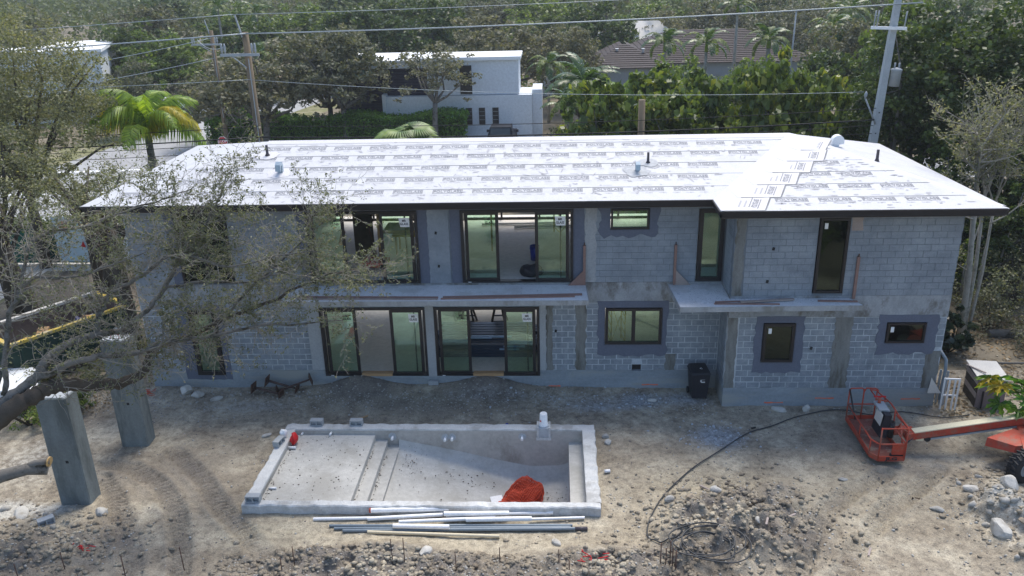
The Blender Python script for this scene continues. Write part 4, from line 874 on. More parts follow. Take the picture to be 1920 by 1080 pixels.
# ================================================================== FORMWORK BRACKETS, LUMBER
def bracket(x, y, lab, flip=1, z0=3.75, wedge=True):
    t = thing('formwork_bracket', lab, 'bracket', (x, y, z0)); MB().box(-.04, .04, -.07, 0, 0, 1.35).obj('upright', M['wood_red'], t)
    MB().box(-.015, .015, -.05, -.02, 1.351, 1.44).obj('bolt', M['rust'], t)
    if wedge: MB().add([(0, -.05, 0), (-flip*.48, -.05, 0), (-flip*.40, -.05, .08), (0, -.05, .5), (0, -.08, 0), (-flip*.48, -.08, 0), (-flip*.40, -.08, .08), (0, -.08, .5)], [(0, 1, 2, 3), (7, 6, 5, 4), (0, 4, 5, 1), (1, 5, 6, 2), (2, 6, 7, 3), (3, 7, 4, 0)]).obj('gusset', M['wood_red'] if flip > 0 else M['wood_grey'], t).location.x = -.041*flip
bracket(.93, -.02, 'reddish upright board with gusset at the right end of the long canopy', 1); bracket(3.82, -.02, 'reddish upright board with grey gusset at the left end of the short canopy', -1)
bracket(9.08, BY-.02, 'leaning reddish upright board at the right end of the short canopy', 1, 3.745, False)
def board(a, b, w, h, m, lab, cat='board', name='lumber_board', group=None):
    a, b = Vector(a), Vector(b); mid = (a+b)/2; mb = MB().bar(a-mid, b-mid, w, h); o = mb.obj(name, m, None, mid); tag(o, lab, cat, group); return o
board((-3.55, -1.12, 3.775), (.83, -.93, 3.775), .11, .04, M['wood_red'], 'long red board lying along the right of the long canopy', group='boards on the canopies')
board((-3.6, -1.24, 3.775), (.6, -1.10, 3.775), .06, .04, M['wood_red'], 'narrow red batten just in front of the long red board', group='boards on the canopies')
board((-8.2, -1.05, 3.775), (-3.7, -1.16, 3.775), .14, .04, M['wood_red'], 'faded red board on the left half of the long canopy', group='boards on the canopies')
board((-8.2, -1.22, 3.772), (-3.7, -1.27, 3.772), .07, .035, M['wood_grey'], 'grey brown batten at the left edge of the long canopy', group='boards on the canopies')
board((4.85, -1.62, 3.77), (6.6, -1.50, 3.77), .05, .04, M['wood_red'], 'red lath at the back of the loose pile on the short canopy', group='boards on the canopies')
board((5.6, -1.68, 3.80), (7.25, -1.48, 3.80), .11, .04, M['wood_grey'], 'pale grey plank on top of the loose pile on the short canopy', group='boards on the canopies')
board((4.8, -1.74, 3.765), (6.75, -1.79, 3.765), .05, .035, M['wood_red'], 'thin red lath at the front of the loose pile on the short canopy', group='boards on the canopies')
board((7.95, -1.55, 3.77), (9.1, -1.62, 3.77), .08, .035, M['wood_red'], 'short red board by the foot of the leaning upright', group='boards on the canopies')
# ================================================================== INSIDE THE HOUSE
def bucket(x, y, z, r, h, m, lab, name='bucket', rim=None):
    t = thing(name, lab, 'bucket', (x, y, z)); MB().lathe([(r*.82, 0), (r, h), (r*.93, h), (r*.78, .02)], n=18).obj('pail', m, t); MB().lathe([(r, h*.78), (r*1.05, h*.8), (r*1.05, h*.85), (r, h*.87)], n=18).obj('rim', rim or m, t); return t
bucket(-.72, 2.2, 3.84, .17, .52, M['blue'], 'blue bucket standing on the upper floor behind the right slider')
def lumpy(name, c, r, m, lab, cat, seed, sub=3, amp=.25):
    bm = bmesh.new(); bmesh.ops.create_icosphere(bm, subdivisions=sub, radius=1); vn = VN(seed)
    for v in bm.verts:
        k = 1+amp*(vn(v.co.x+v.co.z, v.co.y-v.co.z, .45)-.5)*2; v.co = Vector((v.co.x*r[0]*k, v.co.y*r[1]*k, max(v.co.z, -.6)*r[2]*k))
    me = bpy.data.meshes.new(name); bm.to_mesh(me); bm.free(); me.materials.append(m); o = link(name, me, None, c); me.polygons.foreach_set('use_smooth', [True]*len(me.polygons)); tag(o, lab, cat); return o
lumpy('trash_bag', (-.78, .65, 4.0), (.36, .26, .24), M['blackpl'], 'black plastic bag slumped on the upper floor by the slider', 'bag', 4)
def trestle(x, y, z, lab, h=1.0):
    t = thing('sawhorse', lab, 'sawhorse', (x, y, z), 0, 'A frame trestles on the ground floor')
    for sx in (-.3, .3):
        for sy in (-.4, .4): MB().bar((sx, sy, 0), (sx*.25, sy*.2, h), .06).obj('leg', M['frame'], t)
    MB().bar((-.24, -.30, .25), (.24, -.30, .25), .05).obj('brace', M['frame'], t); MB().bar((-.24, .30, .25), (.24, .30, .25), .05).obj('brace', M['frame'], t); MB().box(-.12, .12, -.5, .5, h, h+.06).obj('top_bar', M['frame'], t)
trestle(-3.4, 4.3, .45, 'black A frame trestle nearer the left glass panel on the ground floor'); trestle(-2.2, 4.3, .45, 'black A frame trestle nearer the right glass panel on the ground floor')
def stud_pile():
    t = thing('steel_stud_pile', 'long pile of dark blue steel studs on the ground floor', 'steel studs', (-2.3, 2.4, .45))
    r = random.Random(4)
    for row in range(5):
        for k in range(9): MB().box(-1.9+r.uniform(-.2, .1), 1.6+r.uniform(-.2, .3), -1.0+k*.23, -1.0+k*.23+.17, row*.10+.002, row*.10+.09).obj('stud', M['steelstud'], t)
    for (x0, x1, y, z) in ((-.75, .05, -.42, .515), (-.1, .7, -.46, .515), (-.9, 0, -.55, .515), (.45, 1.2, -1.05, .41), (.3, 1.0, -1.07, .31)): MB().box(x0, x1, y, y+.07, z, z+.05).obj('bright_stud', M['steelblue'], t)
stud_pile()
def scaffold(x, y, z, lab, w=1.1, h=1.7, rz=.3, m='yellow'):
    t = thing('scaffold_frame', lab, 'scaffold', (x, y, z), rz)
    for sx in (-w/2, w/2):
        for sy in (-.4, .4): MB().tube([(sx, sy, 0), (sx, sy, h)], .025, 6).obj('post', M[m], t)
        for k in range(5): MB().tube([(sx, -.4, .2+k*.32), (sx, .4, .2+k*.32)], .016, 5).obj('rung', M[m], t)
    MB().tube([(-w/2, -.4, .2), (w/2, -.4, h-.2)], .014, 5).obj('diagonal_brace', M[m], t); MB().tube([(-w/2, .4, h-.2), (w/2, .4, .2)], .014, 5).obj('diagonal_brace', M[m], t)
    MB().box(-w/2, w/2, -.36, .36, h-.25, h-.2).obj('platform', M['wood_tan'], t)
scaffold(2.2, 2.6, .45, 'yellow scaffold frame seen through the double window', .5, 2.0, .1); scaffold(.6, 5.2, 3.84, 'yellow scaffold seen through the right hand upper slider')
def lift_inside():
    t = thing('material_lift', 'orange brown material lift with board standing behind the left upper slider', 'lift', (-6.05, 1.7, 3.84), -.12)
    MB().tube([(0, 0, .1), (0.02, 0, 2.35)], .045, 8).obj('mast', M['wood_tan'], t); MB().tube([(-.05, 0, 2.35), (-.35, .1, 1.3), (-.15, 0, .4)], .035, 6).obj('arm', M['rust'], t)
    MB().box(-.6, .25, -.35, .3, .05, .22).obj('base', M['red'], t); MB().obox((.75, .6, 1.25), 1.3, .9, .04, .1).obj('board', M['stone_blue'], t); MB().obox((.75, .13, 1.21), 1.3, .06, .10, .1).obj('board_edge', M['wood_tan'], t)
    for x in (-.5, .15): MB().tube([(x, -.4, .08), (x, -.33, .08)], .08, 10).obj('wheel', M['black'], t)
    MB().box(-1.0, -.35, .3, .5, .0, 2.4).obj('dark_curtain_board', M['bark_dark'], t)
lift_inside()
board((-7.2, .9, 4.9), (-7.05, .95, 5.35), .25, .1, M['orange'], 'orange vest like cloth hanging behind the left upper slider', 'cloth', 'hanging_cloth')
t = thing('work_table', 'yellow topped work table behind the glass of the left upper slider', 'table', (-5.2, 3.2, 3.84)); MB().box(-.6, .6, -.45, .45, .7, .78).obj('table_top', M['yellow'], t)
for a in (-.5, .5):
    for b_ in (-.35, .35): MB().box(a-.03, a+.03, b_-.03, b_+.03, 0, .7).obj('leg', M['wood_tan'], t)
for i, (x0, x1, y, lab) in enumerate(((-2.9, .3, 6.3, 'pale pipe lying by the far windows of the upper floor'), (-1.6, .9, 5.9, 'second pale pipe crossing the upper floor near the windows'))): tag(MB().tube([(-(x1-x0)/2, 0, 0), ((x1-x0)/2, .15, 0)], .05, 6).obj('conduit_pipe', M['pvc'], None, ((x0+x1)/2, y, 3.9)), lab, 'pipe')
tag(MB().bar((0, 0, 0), (0, 0, 2.4), .06).obj('stud_post', M['wood_tan'], None, (-2.28, 3.2, 3.84)), 'single tan post standing inside the right upper slider', 'post')
# ================================================================== YARD ITEMS
def cmu(x, y, z, rz, lab, side=True):
    t = thing('cinder_block', lab, 'concrete block', (x, y, z), rz, 'loose cinder blocks')
    mb = MB(); L, W, Hh = .39, .19, .19
    # lying on its side, cores facing out
    mb.box(-L/2, L/2, -W/2, W/2, 0, .03); mb.box(-L/2, L/2, -W/2, W/2, Hh-.03, Hh)
    for x0, x1 in ((-L/2, -L/2+.03), (-.016, .016), (L/2-.03, L/2)): mb.box(x0, x1, -W/2+.001, W/2-.001, .03, Hh-.03)
    mb.obj('shell', M['cmu'], t); MB().box(-L/2+.03, L/2-.03, .0, .02, .03, Hh-.03).obj('core_web', M['stone_blue'], t)
cmu(-7.45, -3.0, .272, 0, 'cinder block nearer the far left corner of the pool rim'); cmu(-6.2, -3.0, .272, 0, 'cinder block farther along the far pool rim, right of the first'); cmu(-8.12, -6.98, .272, 0, 'cinder block on the near left corner of the pool')
cmu(-8.3, -4.15, .272, 1.35, 'cinder block on the left pool rim beside the red cloth'); cmu(-13.3, -7.95, .2, .75, 'cinder block in the rubble below the near concrete column')
t = thing('skimmer_bucket', 'white bucket upside down on the pool skimmer', 'bucket', (-.39, -3.1, .335)); MB().lathe([(.15, 0), (.15, .03), (.125, .05), (.115, .40), (.10, .42)], n=18).obj('pail', M['white'], t); MB().obox((-.09, -.09, .19), .05, .01, .05, -.8).obj('red_label', M['red'], t)
tag(MB().lathe([(.05, 0), (.06, .05), (.055, .17), (.03, .19)], n=10).obj('blue_cup', M['blue'], None, (-1.53, -2.85, .05)), 'small blue cup behind the far pool rim', 'cup')
lumpy('red_cloth', (-7.93, -3.85, .28), (.11, .2, .18), M['red'], 'red cloth bundle on the left pool rim', 'cloth', 12)
lumpy('plastic_bag', (-8.28, -3.72, .40), (.12, .1, .14), M['white'], 'crumpled white plastic bag by the red cloth', 'bag', 13)
tag(MB().tube([(0, 0, 0), (.16, .03, 0)], .05, 8).obj('pipe_stub', M['pvc'], None, (1.35, -5.2, .08)), 'white pipe stub sticking from the soil right of the pool', 'pipe')
PIPES = [((-6.39, -7.46), (-4.3, -7.36), .045, .06, 'pvc', 'thin white pipe at the far left end of the pile'), ((-4.93, -7.22), (-2.85, -7.10), .062, .17, 'pvc', 'fat white pipe with an orange end on top of the pile'),
    ((-2.9, -7.05), (-.6, -7.03), .03, .05, 'pvc_cream', 'thin cream pipe at the back of the pile'), ((-2.9, -7.32), (-.1, -7.14), .048, .10, 'pvc', 'white pipe at the right back of the pile'),
    ((-4.95, -7.46), (-3.0, -7.24), .055, .08, 'pvc', 'white pipe second from the top at the left'), ((-2.95, -7.36), (-1.25, -7.30), .062, .19, 'pvc', 'short fat white pipe in the middle of the pile'),
    ((-4.1, -7.60), (-1.6, -7.38), .05, .10, 'pvc', 'white pipe lying across the middle of the pile'), ((-2.35, -7.56), (-.65, -7.48), .062, .16, 'pvc', 'short fat white pipe at the right front of the pile'),
    ((-.7, -7.40), (.72, -7.30), .036, .07, 'pvc', 'thin white pipe reaching to the right end of the pile'), ((-5.9, -7.72), (.4, -7.60), .04, .05, 'pvc_grey', 'longer grey conduit at the back'),
    ((-5.75, -7.83), (.35, -7.68), .04, .05, 'pvc_grey', 'longer grey conduit in the middle'), ((-5.5, -7.93), (.76, -7.74), .045, .06, 'pvc_grey', 'longer grey conduit at the front with the dark coupling'),
    ((-4.2, -7.86), (-2.75, -7.87), .062, .17, 'pvc', 'short fat white pipe resting on the grey conduits'), ((-4.85, -7.97), (-1.45, -8.08), .042, .06, 'pvc_cream', 'cream pipe nearest the camera')]
for a, b, r, z, m, lab in PIPES:
    a, b = Vector((*a, z)), Vector((*b, z-.01)); mid = (a+b)/2; dd = (b-a)/2; ax = dd.normalized(); n = 14
    mb = MB(); mb.tube([-dd, dd], r, n, cap=False); mb.tube([-dd+ax*.001, dd-ax*.001], r*.82, n, cap=False); o = mb.obj('pipe', M[m], None, mid); tag(o, lab, 'pipe', 'pipes laid out in front of the pool')
    if 'orange end' in lab: MB().tube([-dd-ax*.02, -dd+ax*.03], r*1.05, n).obj('end_cap', M['orange'], o)
    if 'dark coupling' in lab: MB().tube([dd-ax*.30, dd+ax*.02], r*1.15, n).obj('coupling', M['dkmetal'], o)
ordn = ['first', 'second', 'third', 'fourth', 'fifth', 'sixth', 'seventh', 'eighth', 'ninth', 'tenth', 'eleventh', 'twelfth', 'thirteenth', 'fourteenth', 'fifteenth', 'sixteenth']
RB = [(-12.79, -10.03, .6), (-11.95, -9.54, .55), (-10.37, -9.71, .6), (-9.04, -9.43, .65), (-6.5, -9.75, .65), (-6.25, -9.55, .8), (-3.94, -9.3, .85), (-3.66, -9.27, .85), (-2.38, -9.54, .65), (-1.35, -9.45, .75), (.05, -9.5, .75), (.29, -9.69, .6)]
for i, (x, y, h) in enumerate(RB):
    o = MB().tube([(0, 0, -.1), (random.uniform(-.015, .015), 0, h+.02)], .012, 6).obj('reinforcing_bar', M['rust'], None, (x, y, .02)); tag(o, f'{ordn[i]} rusty reinforcing bar from the left along the bottom bank', 'rebar', 'reinforcing bars standing in the bank')
for i, (dx, dy, h) in enumerate(((0, 0, .9), (.12, -.02, .78), (.22, .02, .95), (.27, -.05, .82), (.36, 0, .7), (.33, -.12, .75))):
    o = MB().tube([(0, 0, -.1), (0, 0, h)], .013, 6).obj('reinforcing_bar', M['rust'], None, (2.42+dx, -9.4+dy, .02)); tag(o, f'{ordn[i]} bar from the left in the rusty bundle beside the coiled hose', 'rebar', 'rusty bar bundle by the hose')
def smooth_path(P, n=8):
    out = []; P = [Vector(p) for p in P]
    for i in range(len(P)-1):
        a, b, c, d = P[max(i-1, 0)], P[i], P[i+1], P[min(i+2, len(P)-1)]
        for k in range(n):
            t = k/n; out.append(.5*((2*b)+(c-a)*t+(2*a-5*b+4*c-d)*t*t+(3*b-a-3*c+d)*t**3))
    return out+[P[-1]]
def hose():
    P = [(12.9, -1.9), (12.0, -2.1), (10.9, -1.75), (9.9, -1.95), (8.98, -1.59), (7.66, -2.0), (6.69, -2.59), (5.78, -3.07), (4.71, -4.11), (3.88, -4.95), (2.99, -6.12), (2.47, -7.19), (2.27, -7.95), (2.45, -8.35), (2.9, -8.45), (3.1, -8.2), (2.95, -7.9)]
    r = random.Random(5); cx, cy = 3.55, -8.9
    for k in range(46): a = 1.9-k*.62; R = .62+.20*math.sin(k*.33)+r.uniform(-.03, .03); P.append((cx+R*1.15*math.cos(a)+.24*math.sin(k*.21), cy+.05+R*.74*math.sin(a)+.12*math.cos(k*.27)))
    pts = smooth_path([(x, y, 0) for x, y in P], 7); px = np.array([p.x for p in pts]); py = np.array([p.y for p in pts]); zz = ground_z(px, py, False)+.045
    zz[118:] = np.convolve(np.pad(zz, 14, 'edge'), np.ones(29)/29, 'valid')[118:]; zz[120:] += .11+.03*np.sin(np.arange(len(zz)-120)*.11)**2; o = MB().tube([(a, b, c) for a, b, c in zip(px, py, zz)], .018, 6).obj('hose', M['cable'], None); tag(o, 'long dark hose snaking from the lift to a tangled coil', 'hose')
hose()
def shore_jacks():
    for i, (a, b, lab) in enumerate((((-10.3, -.55, .28), (-9.3, -.75, .12), 'rusty post shore lying nearest the camera with its square plates'), ((-9.9, -.28, .40), (-8.85, -.40, .14), 'middle rusty post shore leaning against the wall'), ((-9.5, -.5, .1), (-8.4, -.22, .42), 'rusty post shore at the right with an upright plate'))):
        a, b = Vector(a), Vector(b); mid = (a+b)/2; t = thing('post_shore', lab, 'post shore', mid, 0, 'rusty post shores by the wall'); a -= mid; b -= mid; ax = (b-a).normalized()
        MB().tube([a, b], [.045, .03], 8).obj('tube', M['bronze'], t)
        q = ax.to_track_quat('Z', 'Y').to_matrix()
        for p in (a, b):
            vs = [p+q @ Vector((u*.17, v*.17, w)) for w in (-.012, .012) for u, v in ((-1, -1), (1, -1), (1, 1), (-1, 1))]
            MB().add(vs, [(0, 3, 2, 1), (4, 5, 6, 7), (0, 1, 5, 4), (1, 2, 6, 5), (2, 3, 7, 6), (3, 0, 4, 7)]).obj('end_plate', M['rust'], t)
shore_jacks()
def bin_():
    t = thing('wheeled_bin', 'black wheeled refuse bin with white marks in the wall corner', 'bin', (4.68, -.62, .0), .08)
    b = MB(); b.add([(-.24, -.27, .06), (.24, -.27, .06), (.24, .22, .06), (-.24, .22, .06), (-.30, -.34, .95), (.30, -.34, .95), (.30, .30, .95), (-.30, .30, .95)], [(0, 3, 2, 1), (4, 5, 6, 7), (0, 1, 5, 4), (1, 2, 6, 5), (2, 3, 7, 6), (3, 0, 4, 7)]); b.obj('body', M['blackpl'], t)
    l = MB(); l.add([(-.32, -.36, .952), (.32, -.36, .952), (.32, .32, .952), (-.32, .32, .952), (-.29, -.33, 1.0), (.29, -.33, 1.0), (.27, .30, 1.06), (-.27, .30, 1.06)], [(0, 3, 2, 1), (4, 5, 6, 7), (0, 1, 5, 4), (1, 2, 6, 5), (2, 3, 7, 6), (3, 0, 4, 7)]); ld = l.obj('lid', M['blackpl'], t)
    for x in (-.26, .26): MB().tube([(x-.03, .27, .11), (x+.03, .27, .11)], .11, 14).obj('wheel', M['black'], t)
    w1 = link('white_mark', textmesh('2', .22, M['white'], .006), t, (.06, -.02, 1.036)); w1.rotation_euler = (.09, 0, 2.9)
    w2 = link('white_mark', textmesh('U', .2, M['white'], .008), t, (.05, -.335, .72)); w2.rotation_euler = (math.pi/2, math.pi/2, 0)
    w2.location.y = -.325
bin_()
# concrete columns
for (x0, x1, y0, y1, h, lab) in ((-13.56, -12.72, -6.88, -6.3, 3.35, 'nearer tall grey concrete column with the cut branch in front'), (-13.3, -12.46, -3.92, -3.4, 3.62, 'farther tall grey concrete column beside the house')):
    t = thing('concrete_column', lab, 'column', ((x0+x1)/2, (y0+y1)/2, -.05), .0, 'free standing concrete columns'); w, dd = (x1-x0)/2, (y1-y0)/2; c = .03
    MB().prism([(-w+c, -dd), (w-c, -dd), (w, -dd+c), (w, dd-c), (w-c, dd), (-w+c, dd), (-w, dd-c), (-w, -dd+c)], 0, h).obj('shaft', M['column'], t); MB().box(-w+.04, w-.04, -dd+.04, dd-.04, h, h+.02).obj('top_face', M['cmu'], t)
    MB().box(.02, .10, -dd-.004, -dd+.002, h*.42, h*.42+.08).obj('socket', M['black'], t)
    if y0 > -5:
        for x in (-.12, .12): MB().lathe([(.008, 0), (.008, .12), (.035, .12), (.03, .2), (.0, .21)], (x, -.1, h+.02), 8).obj('rebar_cap', M['red'], t)
# ================================================================== BOOM LIFT
def boom_lift():
    t = thing('boom_lift', 'orange boom lift with its basket lowered by the right corner of the house', 'boom lift', (9.35, -3.6, 0))
    O = Vector((9.35, -3.6, 0)); P = lambda x, y, z: Vector((x, y, z))-O
    x0, x1, y0, y1 = 8.86, 9.80, -4.72, -2.42; z0 = .16; zt = 1.22; zm = .70
    cut = .22
    L = [(x0+.06, y0+cut), (x0+.06, y1), (x1-.05, y1), (x1, y0+.9), (x1, y0), (x0+cut, y0)]
    MB().prism([(a-O.x, b-O.y) for a, b in L][::-1], z0, z0+.03).obj('basket_floor', M['orange_dirty'], t)
    for i in range(len(L)):
        a, b = L[i], L[(i+1) % len(L)]; o = MB().bar(P(*a, z0+.07), P(*b, z0+.07), .025, .16).obj('toe_board', M['orange'], t)
    g = link('maker_lettering', textmesh('JLG', .17, M['blackpl'], .010), t, P((x0+x1)/2+.12, y0-.0145, z0+.07)); g.rotation_euler = (math.pi/2, 0, 0); g.scale = (1.25, .8, 1)
    posts = [(x0+.06, y1-.02), (x0+.06, y0+cut+.05), (x0+.06, -3.6), (x0+cut, y0), (x1, y0), (x1-.05, y1), (x1-.03, -3.0), (x0+.5, y1), (x1-.01, -3.75)]
    for i, (a, b) in enumerate(posts):
        h = zt if i not in (1, 2) else zm; MB().tube([P(a, b, z0+.03), P(a, b, h)], .022, 8).obj('post', M['orange'], t)
    def rail(pts, r=.022, m='orange'): MB().tube([P(*p) for p in pts], r, 8).obj('rail', M[m], t)
    rail([(x0+.06, y1-.03, zm), (x0+.06, -3.6, zm), (x0+.06, y0+cut+.08, zm), (x0+.10, y0+cut-.04, zm), (x0+cut-.04, y0+.04, zm), (x0+cut+.06, y0, zm), (x1-.05, y0, zm)])
    rail([(x0+cut, y0, zt-.02), (x1-.04, y0, zt-.02), (x1, y0+.05, zt-.02), (x1, y0+.9, zt-.02)])
    rail([(x1, y0+.05, zm), (x1, y0+.9, zm), (x1-.04, -2.6, zm)]); rail([(x0+.10, y1, zm), (x1-.10, y1, zm)])
    rail([(x0+.06, y1-.05, zt-.06), (x0+.10, y1, zt+.02), (x0+.44, y1, zt+.03), (x0+.5, y1, zt-.05)]); rail([(x0+.5, y1, zt-.1), (x0+.56, y1, zt+.03), (x1-.10, y1, zt+.02), (x1-.04, y1-.08, zt-.08), (x1-.03, -3.0, zt)])
    rail([(x0+.06, y1-.02, zt), (x0+.08, -3.1, .55)], .024, 'frame'); rail([(x1-.03, -3.0, zt), (x1+.02, -3.3, zt), (x1+.02, -3.75, zt-.02)])
    rail([(x1-.05, y1-.1, zt), (x1-.30, y1-.1, zt+.03), (x1-.30, -3.1, zt+.02), (x1-.03, -3.2, zt)])
    rail([(x1+.01, -3.75, .45), (x1+.01, y0+.55, 1.05), (x1+.01, y0+.25, .5)])
    # loop brackets beside the control box
    rail([(x1+.02, -3.8, 1.1), (x1+.30, -3.95, .8), (x1+.28, -4.15, .72), (x1+.08, -4.1, .86)], .02)
    MB().obox(P(9.50, -3.62, .80), .20, .62, .74, 0, 0, .12).obj('control_box', M['blackpl'], t)
    MB().obox(P(9.375, -3.66, .98), .012, .46, .36, 0, 0, .12).obj('decal_panel', M['offwhite'], t)
    MB().obox(P(9.50, -3.45, 1.20), .30, .5, .06, 0, .05, .1).obj('control_lid', M['grey'], t)
    MB().tube([P(9.48, -3.3, 1.2), P(9.48, -3.3, 1.42)], .05, 8).obj('joystick_guard', M['orange'], t); MB().obox(P(9.48, -3.3, 1.44), .34, .04, .03).obj('handle', M['red'], t)
    MB().obox(P(9.62, -4.68, .52), .34, .05, .34).obj('manual_box', M['orange'], t); MB().obox(P(9.60, -4.65, .30), .36, .06, .12).obj('manual_box_base', M['blackpl'], t)
    MB().tube([P(9.6, -4.1, .35), P(9.95, -4.15, .25), (P(10.25, -4.1, .55))], .025, 6).obj('hydraulic_hose', M['cable'], t)
    # rotator and boom
    MB().tube([P(9.70, -3.85, .42), P(9.70, -3.85, .92)], .09, 10).obj('rotator', M['frame'], t); MB().tube([P(9.76, -3.85, .62), P(10.18, -3.85, .66)], .13, 10).obj('jib_end', M['orange'], t)
    MB().obox(P(10.20, -3.88, .56), .26, .3, .26, 0, 0, -.12).obj('boom_head', M['orange'], t)
    A, Bq = P(10.1, -4.0, .56), P(14.2, -3.75, 1.10); ax = (Bq-A).normalized(); up = Vector((0, 0, 1)); up = (up-ax*up.dot(ax)).normalized(); sd = ax.cross(up)
    MB().bar(A, Bq, .26, .20).obj('boom', M['orange'], t)
    MB().bar(A+up*.115+ax*.18, Bq+up*.115, .235, .03).obj('boom_cover', M['cream'], t)
    MB().bar(A-up*.15+ax*.55+sd*.02, Bq-up*.15, .16, .10).obj('cable_track', M['black'], t); MB().bar(A-up*.16+ax*.6+sd*.11, Bq-up*.16+sd*.11, .02, .05).obj('track_rail', M['grey'], t)
    MB().tube([A-up*.15+ax*.55+sd*.13, A-up*.15+ax*.55-sd*.08], .085, 12).obj('track_end', M['black'], t)
    MB().obox(A-up*.13+ax*.35, .2, .2, .12).obj('boom_pad', M['cream'], t)
    # chassis and wheels
    MB().obox(P(13.95, -4.6, .66), 1.9, 2.0, .40, -.35).obj('chassis', M['orange'], t); MB().obox(P(14.6, -4.3, 1.25), 1.3, 1.3, .6, -.35).obj('turntable', M['orange'], t)
    MB().add([P(12.1, -4.45, .5), P(12.6, -5.0, .62), P(13.6, -5.1, .62), P(13.0, -4.1, .6), P(12.15, -4.4, .74), P(12.65, -4.95, .80), P(13.6, -5.05, .95), P(13.0, -4.1, .85)], [(0, 3, 2, 1), (4, 5, 6, 7), (0, 1, 5, 4), (1, 2, 6, 5), (2, 3, 7, 6), (3, 0, 4, 7)]).obj('front_hood', M['orange'], t)
    for (x, y) in ((12.66, -5.45),):
        w = MB(); c = P(x, y, .46); dv = Vector((math.sin(.35), -math.cos(.35), 0)); n = 22
        prof = [(.24, -.15), (.40, -.17), (.46, -.13), (.475, 0), (.46, .13), (.40, .17), (.24, .15)]
        u = Vector((0, 0, 1)); v = dv.cross(u); vs = []
        for k in range(n): a = 2*math.pi*k/n; vs += [c+(u*math.cos(a)+v*math.sin(a))*pr+dv*pw for pr, pw in prof]
        m_ = len(prof); w.add(vs, [(k*m_+j, k*m_+j+1, ((k+1) % n)*m_+j+1, ((k+1) % n)*m_+j) for k in range(n) for j in range(m_-1)], True)
        for k in range(n):
            a = 2*math.pi*k/n; q = c+(u*math.cos(a)+v*math.sin(a))*.475; tg = (v*math.cos(a)-u*math.sin(a)); w.bar(q-dv*.16+tg*.03, q+dv*.02-tg*.02, .045, .04); w.bar(q+dv*.16+tg*.09, q-dv*.02+tg*.04, .045, .04)
        wh = w.obj('wheel', M['black'], t); MB().tube([c+dv*.10, c-dv*.1], .25, 16).obj('rim', M['grey'], wh); MB().tube([c+dv*.15, c], .09, 10).obj('hub', M['frame'], wh)
boom_lift()
# ================================================================== RIGHT EDGE
def shed():
    t = thing('wooden_box', 'brown plywood pump box with a white board for its lid', 'box', (13.75, -.85, 0), -.12)
    MB().box(-.40, .42, -.60, -.57, 0, .98).obj('front_panel', mat('dusty mauve plywood', (.20, .165, .17), .85, .15, 2), t); MB().box(-.40, -.37, -.57, .55, 0, .98).obj('side_panel', M['bark_dark'], t); MB().box(.39, .42, -.57, .55, 0, .98).obj('side_panel', M['wood_grey'], t); MB().box(-.37, .39, .52, .55, 0, .98).obj('back_panel', M['wood_grey'], t)
    MB().obox((.04, .05, 1.03), .92, 1.25, .03, 0, .05).obj('lid_board', M['offwhite'], t)
    for k in range(4): MB().box(-.412, -.4005, -.55, .5, .08+k*.23, .26+k*.23).obj('side_slat', M['wood_grey'] if k % 2 else M['bark_dark'], t)
    MB().box(-.25, -.21, -.64, -.602, 0, .6).obj('prop', M['frame'], t); MB().bar((-.52, .3, 1.08), (-.12, -.25, 1.08), .05, .03).obj('stick', M['wood_grey'], t)
shed()
def gate():
    t = thing('white_gate_section', 'white metal gate section leaning by the right house corner', 'gate', (12.32, -1.55, .03), -.1)
    for x in (-.2, -.05, .12, .24): MB().box(x, x+.045, -.02, .02, 0, 1.05).obj('bar', M['white'], t)
    MB().box(-.2, .285, -.022, .022, 1.05, 1.10).obj('top_rail', M['white'], t); MB().box(-.16, .24, -.015, .015, .48, .53).obj('mid_rail', M['white'], t)
    t = thing('grey_pipe_stand', 'bent grey pipe stand fixed to the right house corner', 'pipe', (12.12, -1.0, 0), 0)
    MB().tube([(0, .5, 1.7), (0, .35, 1.9), (.12, -.2, 1.6), (.10, -.3, 1.3), (.02, -.4, .3)], .05, 8).obj('pipe', M['pvc_grey'], t)
    for i in range(3): MB().box(.05+i*.09, .11+i*.09, -.1-i*.05, -.06-i*.05, 0, 1.2).obj('slat', M['grey'], t)
    tag(MB().add([(0, 0, 0), (.42, 0, 0), (.05, 0, .55), (0, .02, 0), (.42, .02, 0), (.05, .02, .55)], [(0, 1, 2), (3, 5, 4), (0, 3, 4, 1), (1, 4, 5, 2), (2, 5, 3, 0)]).obj('board_scrap', M['offwhite'], None, (11.72, -1.45, .55)), 'triangular pale board leaning at the foot of the right corner', 'board')
gate()
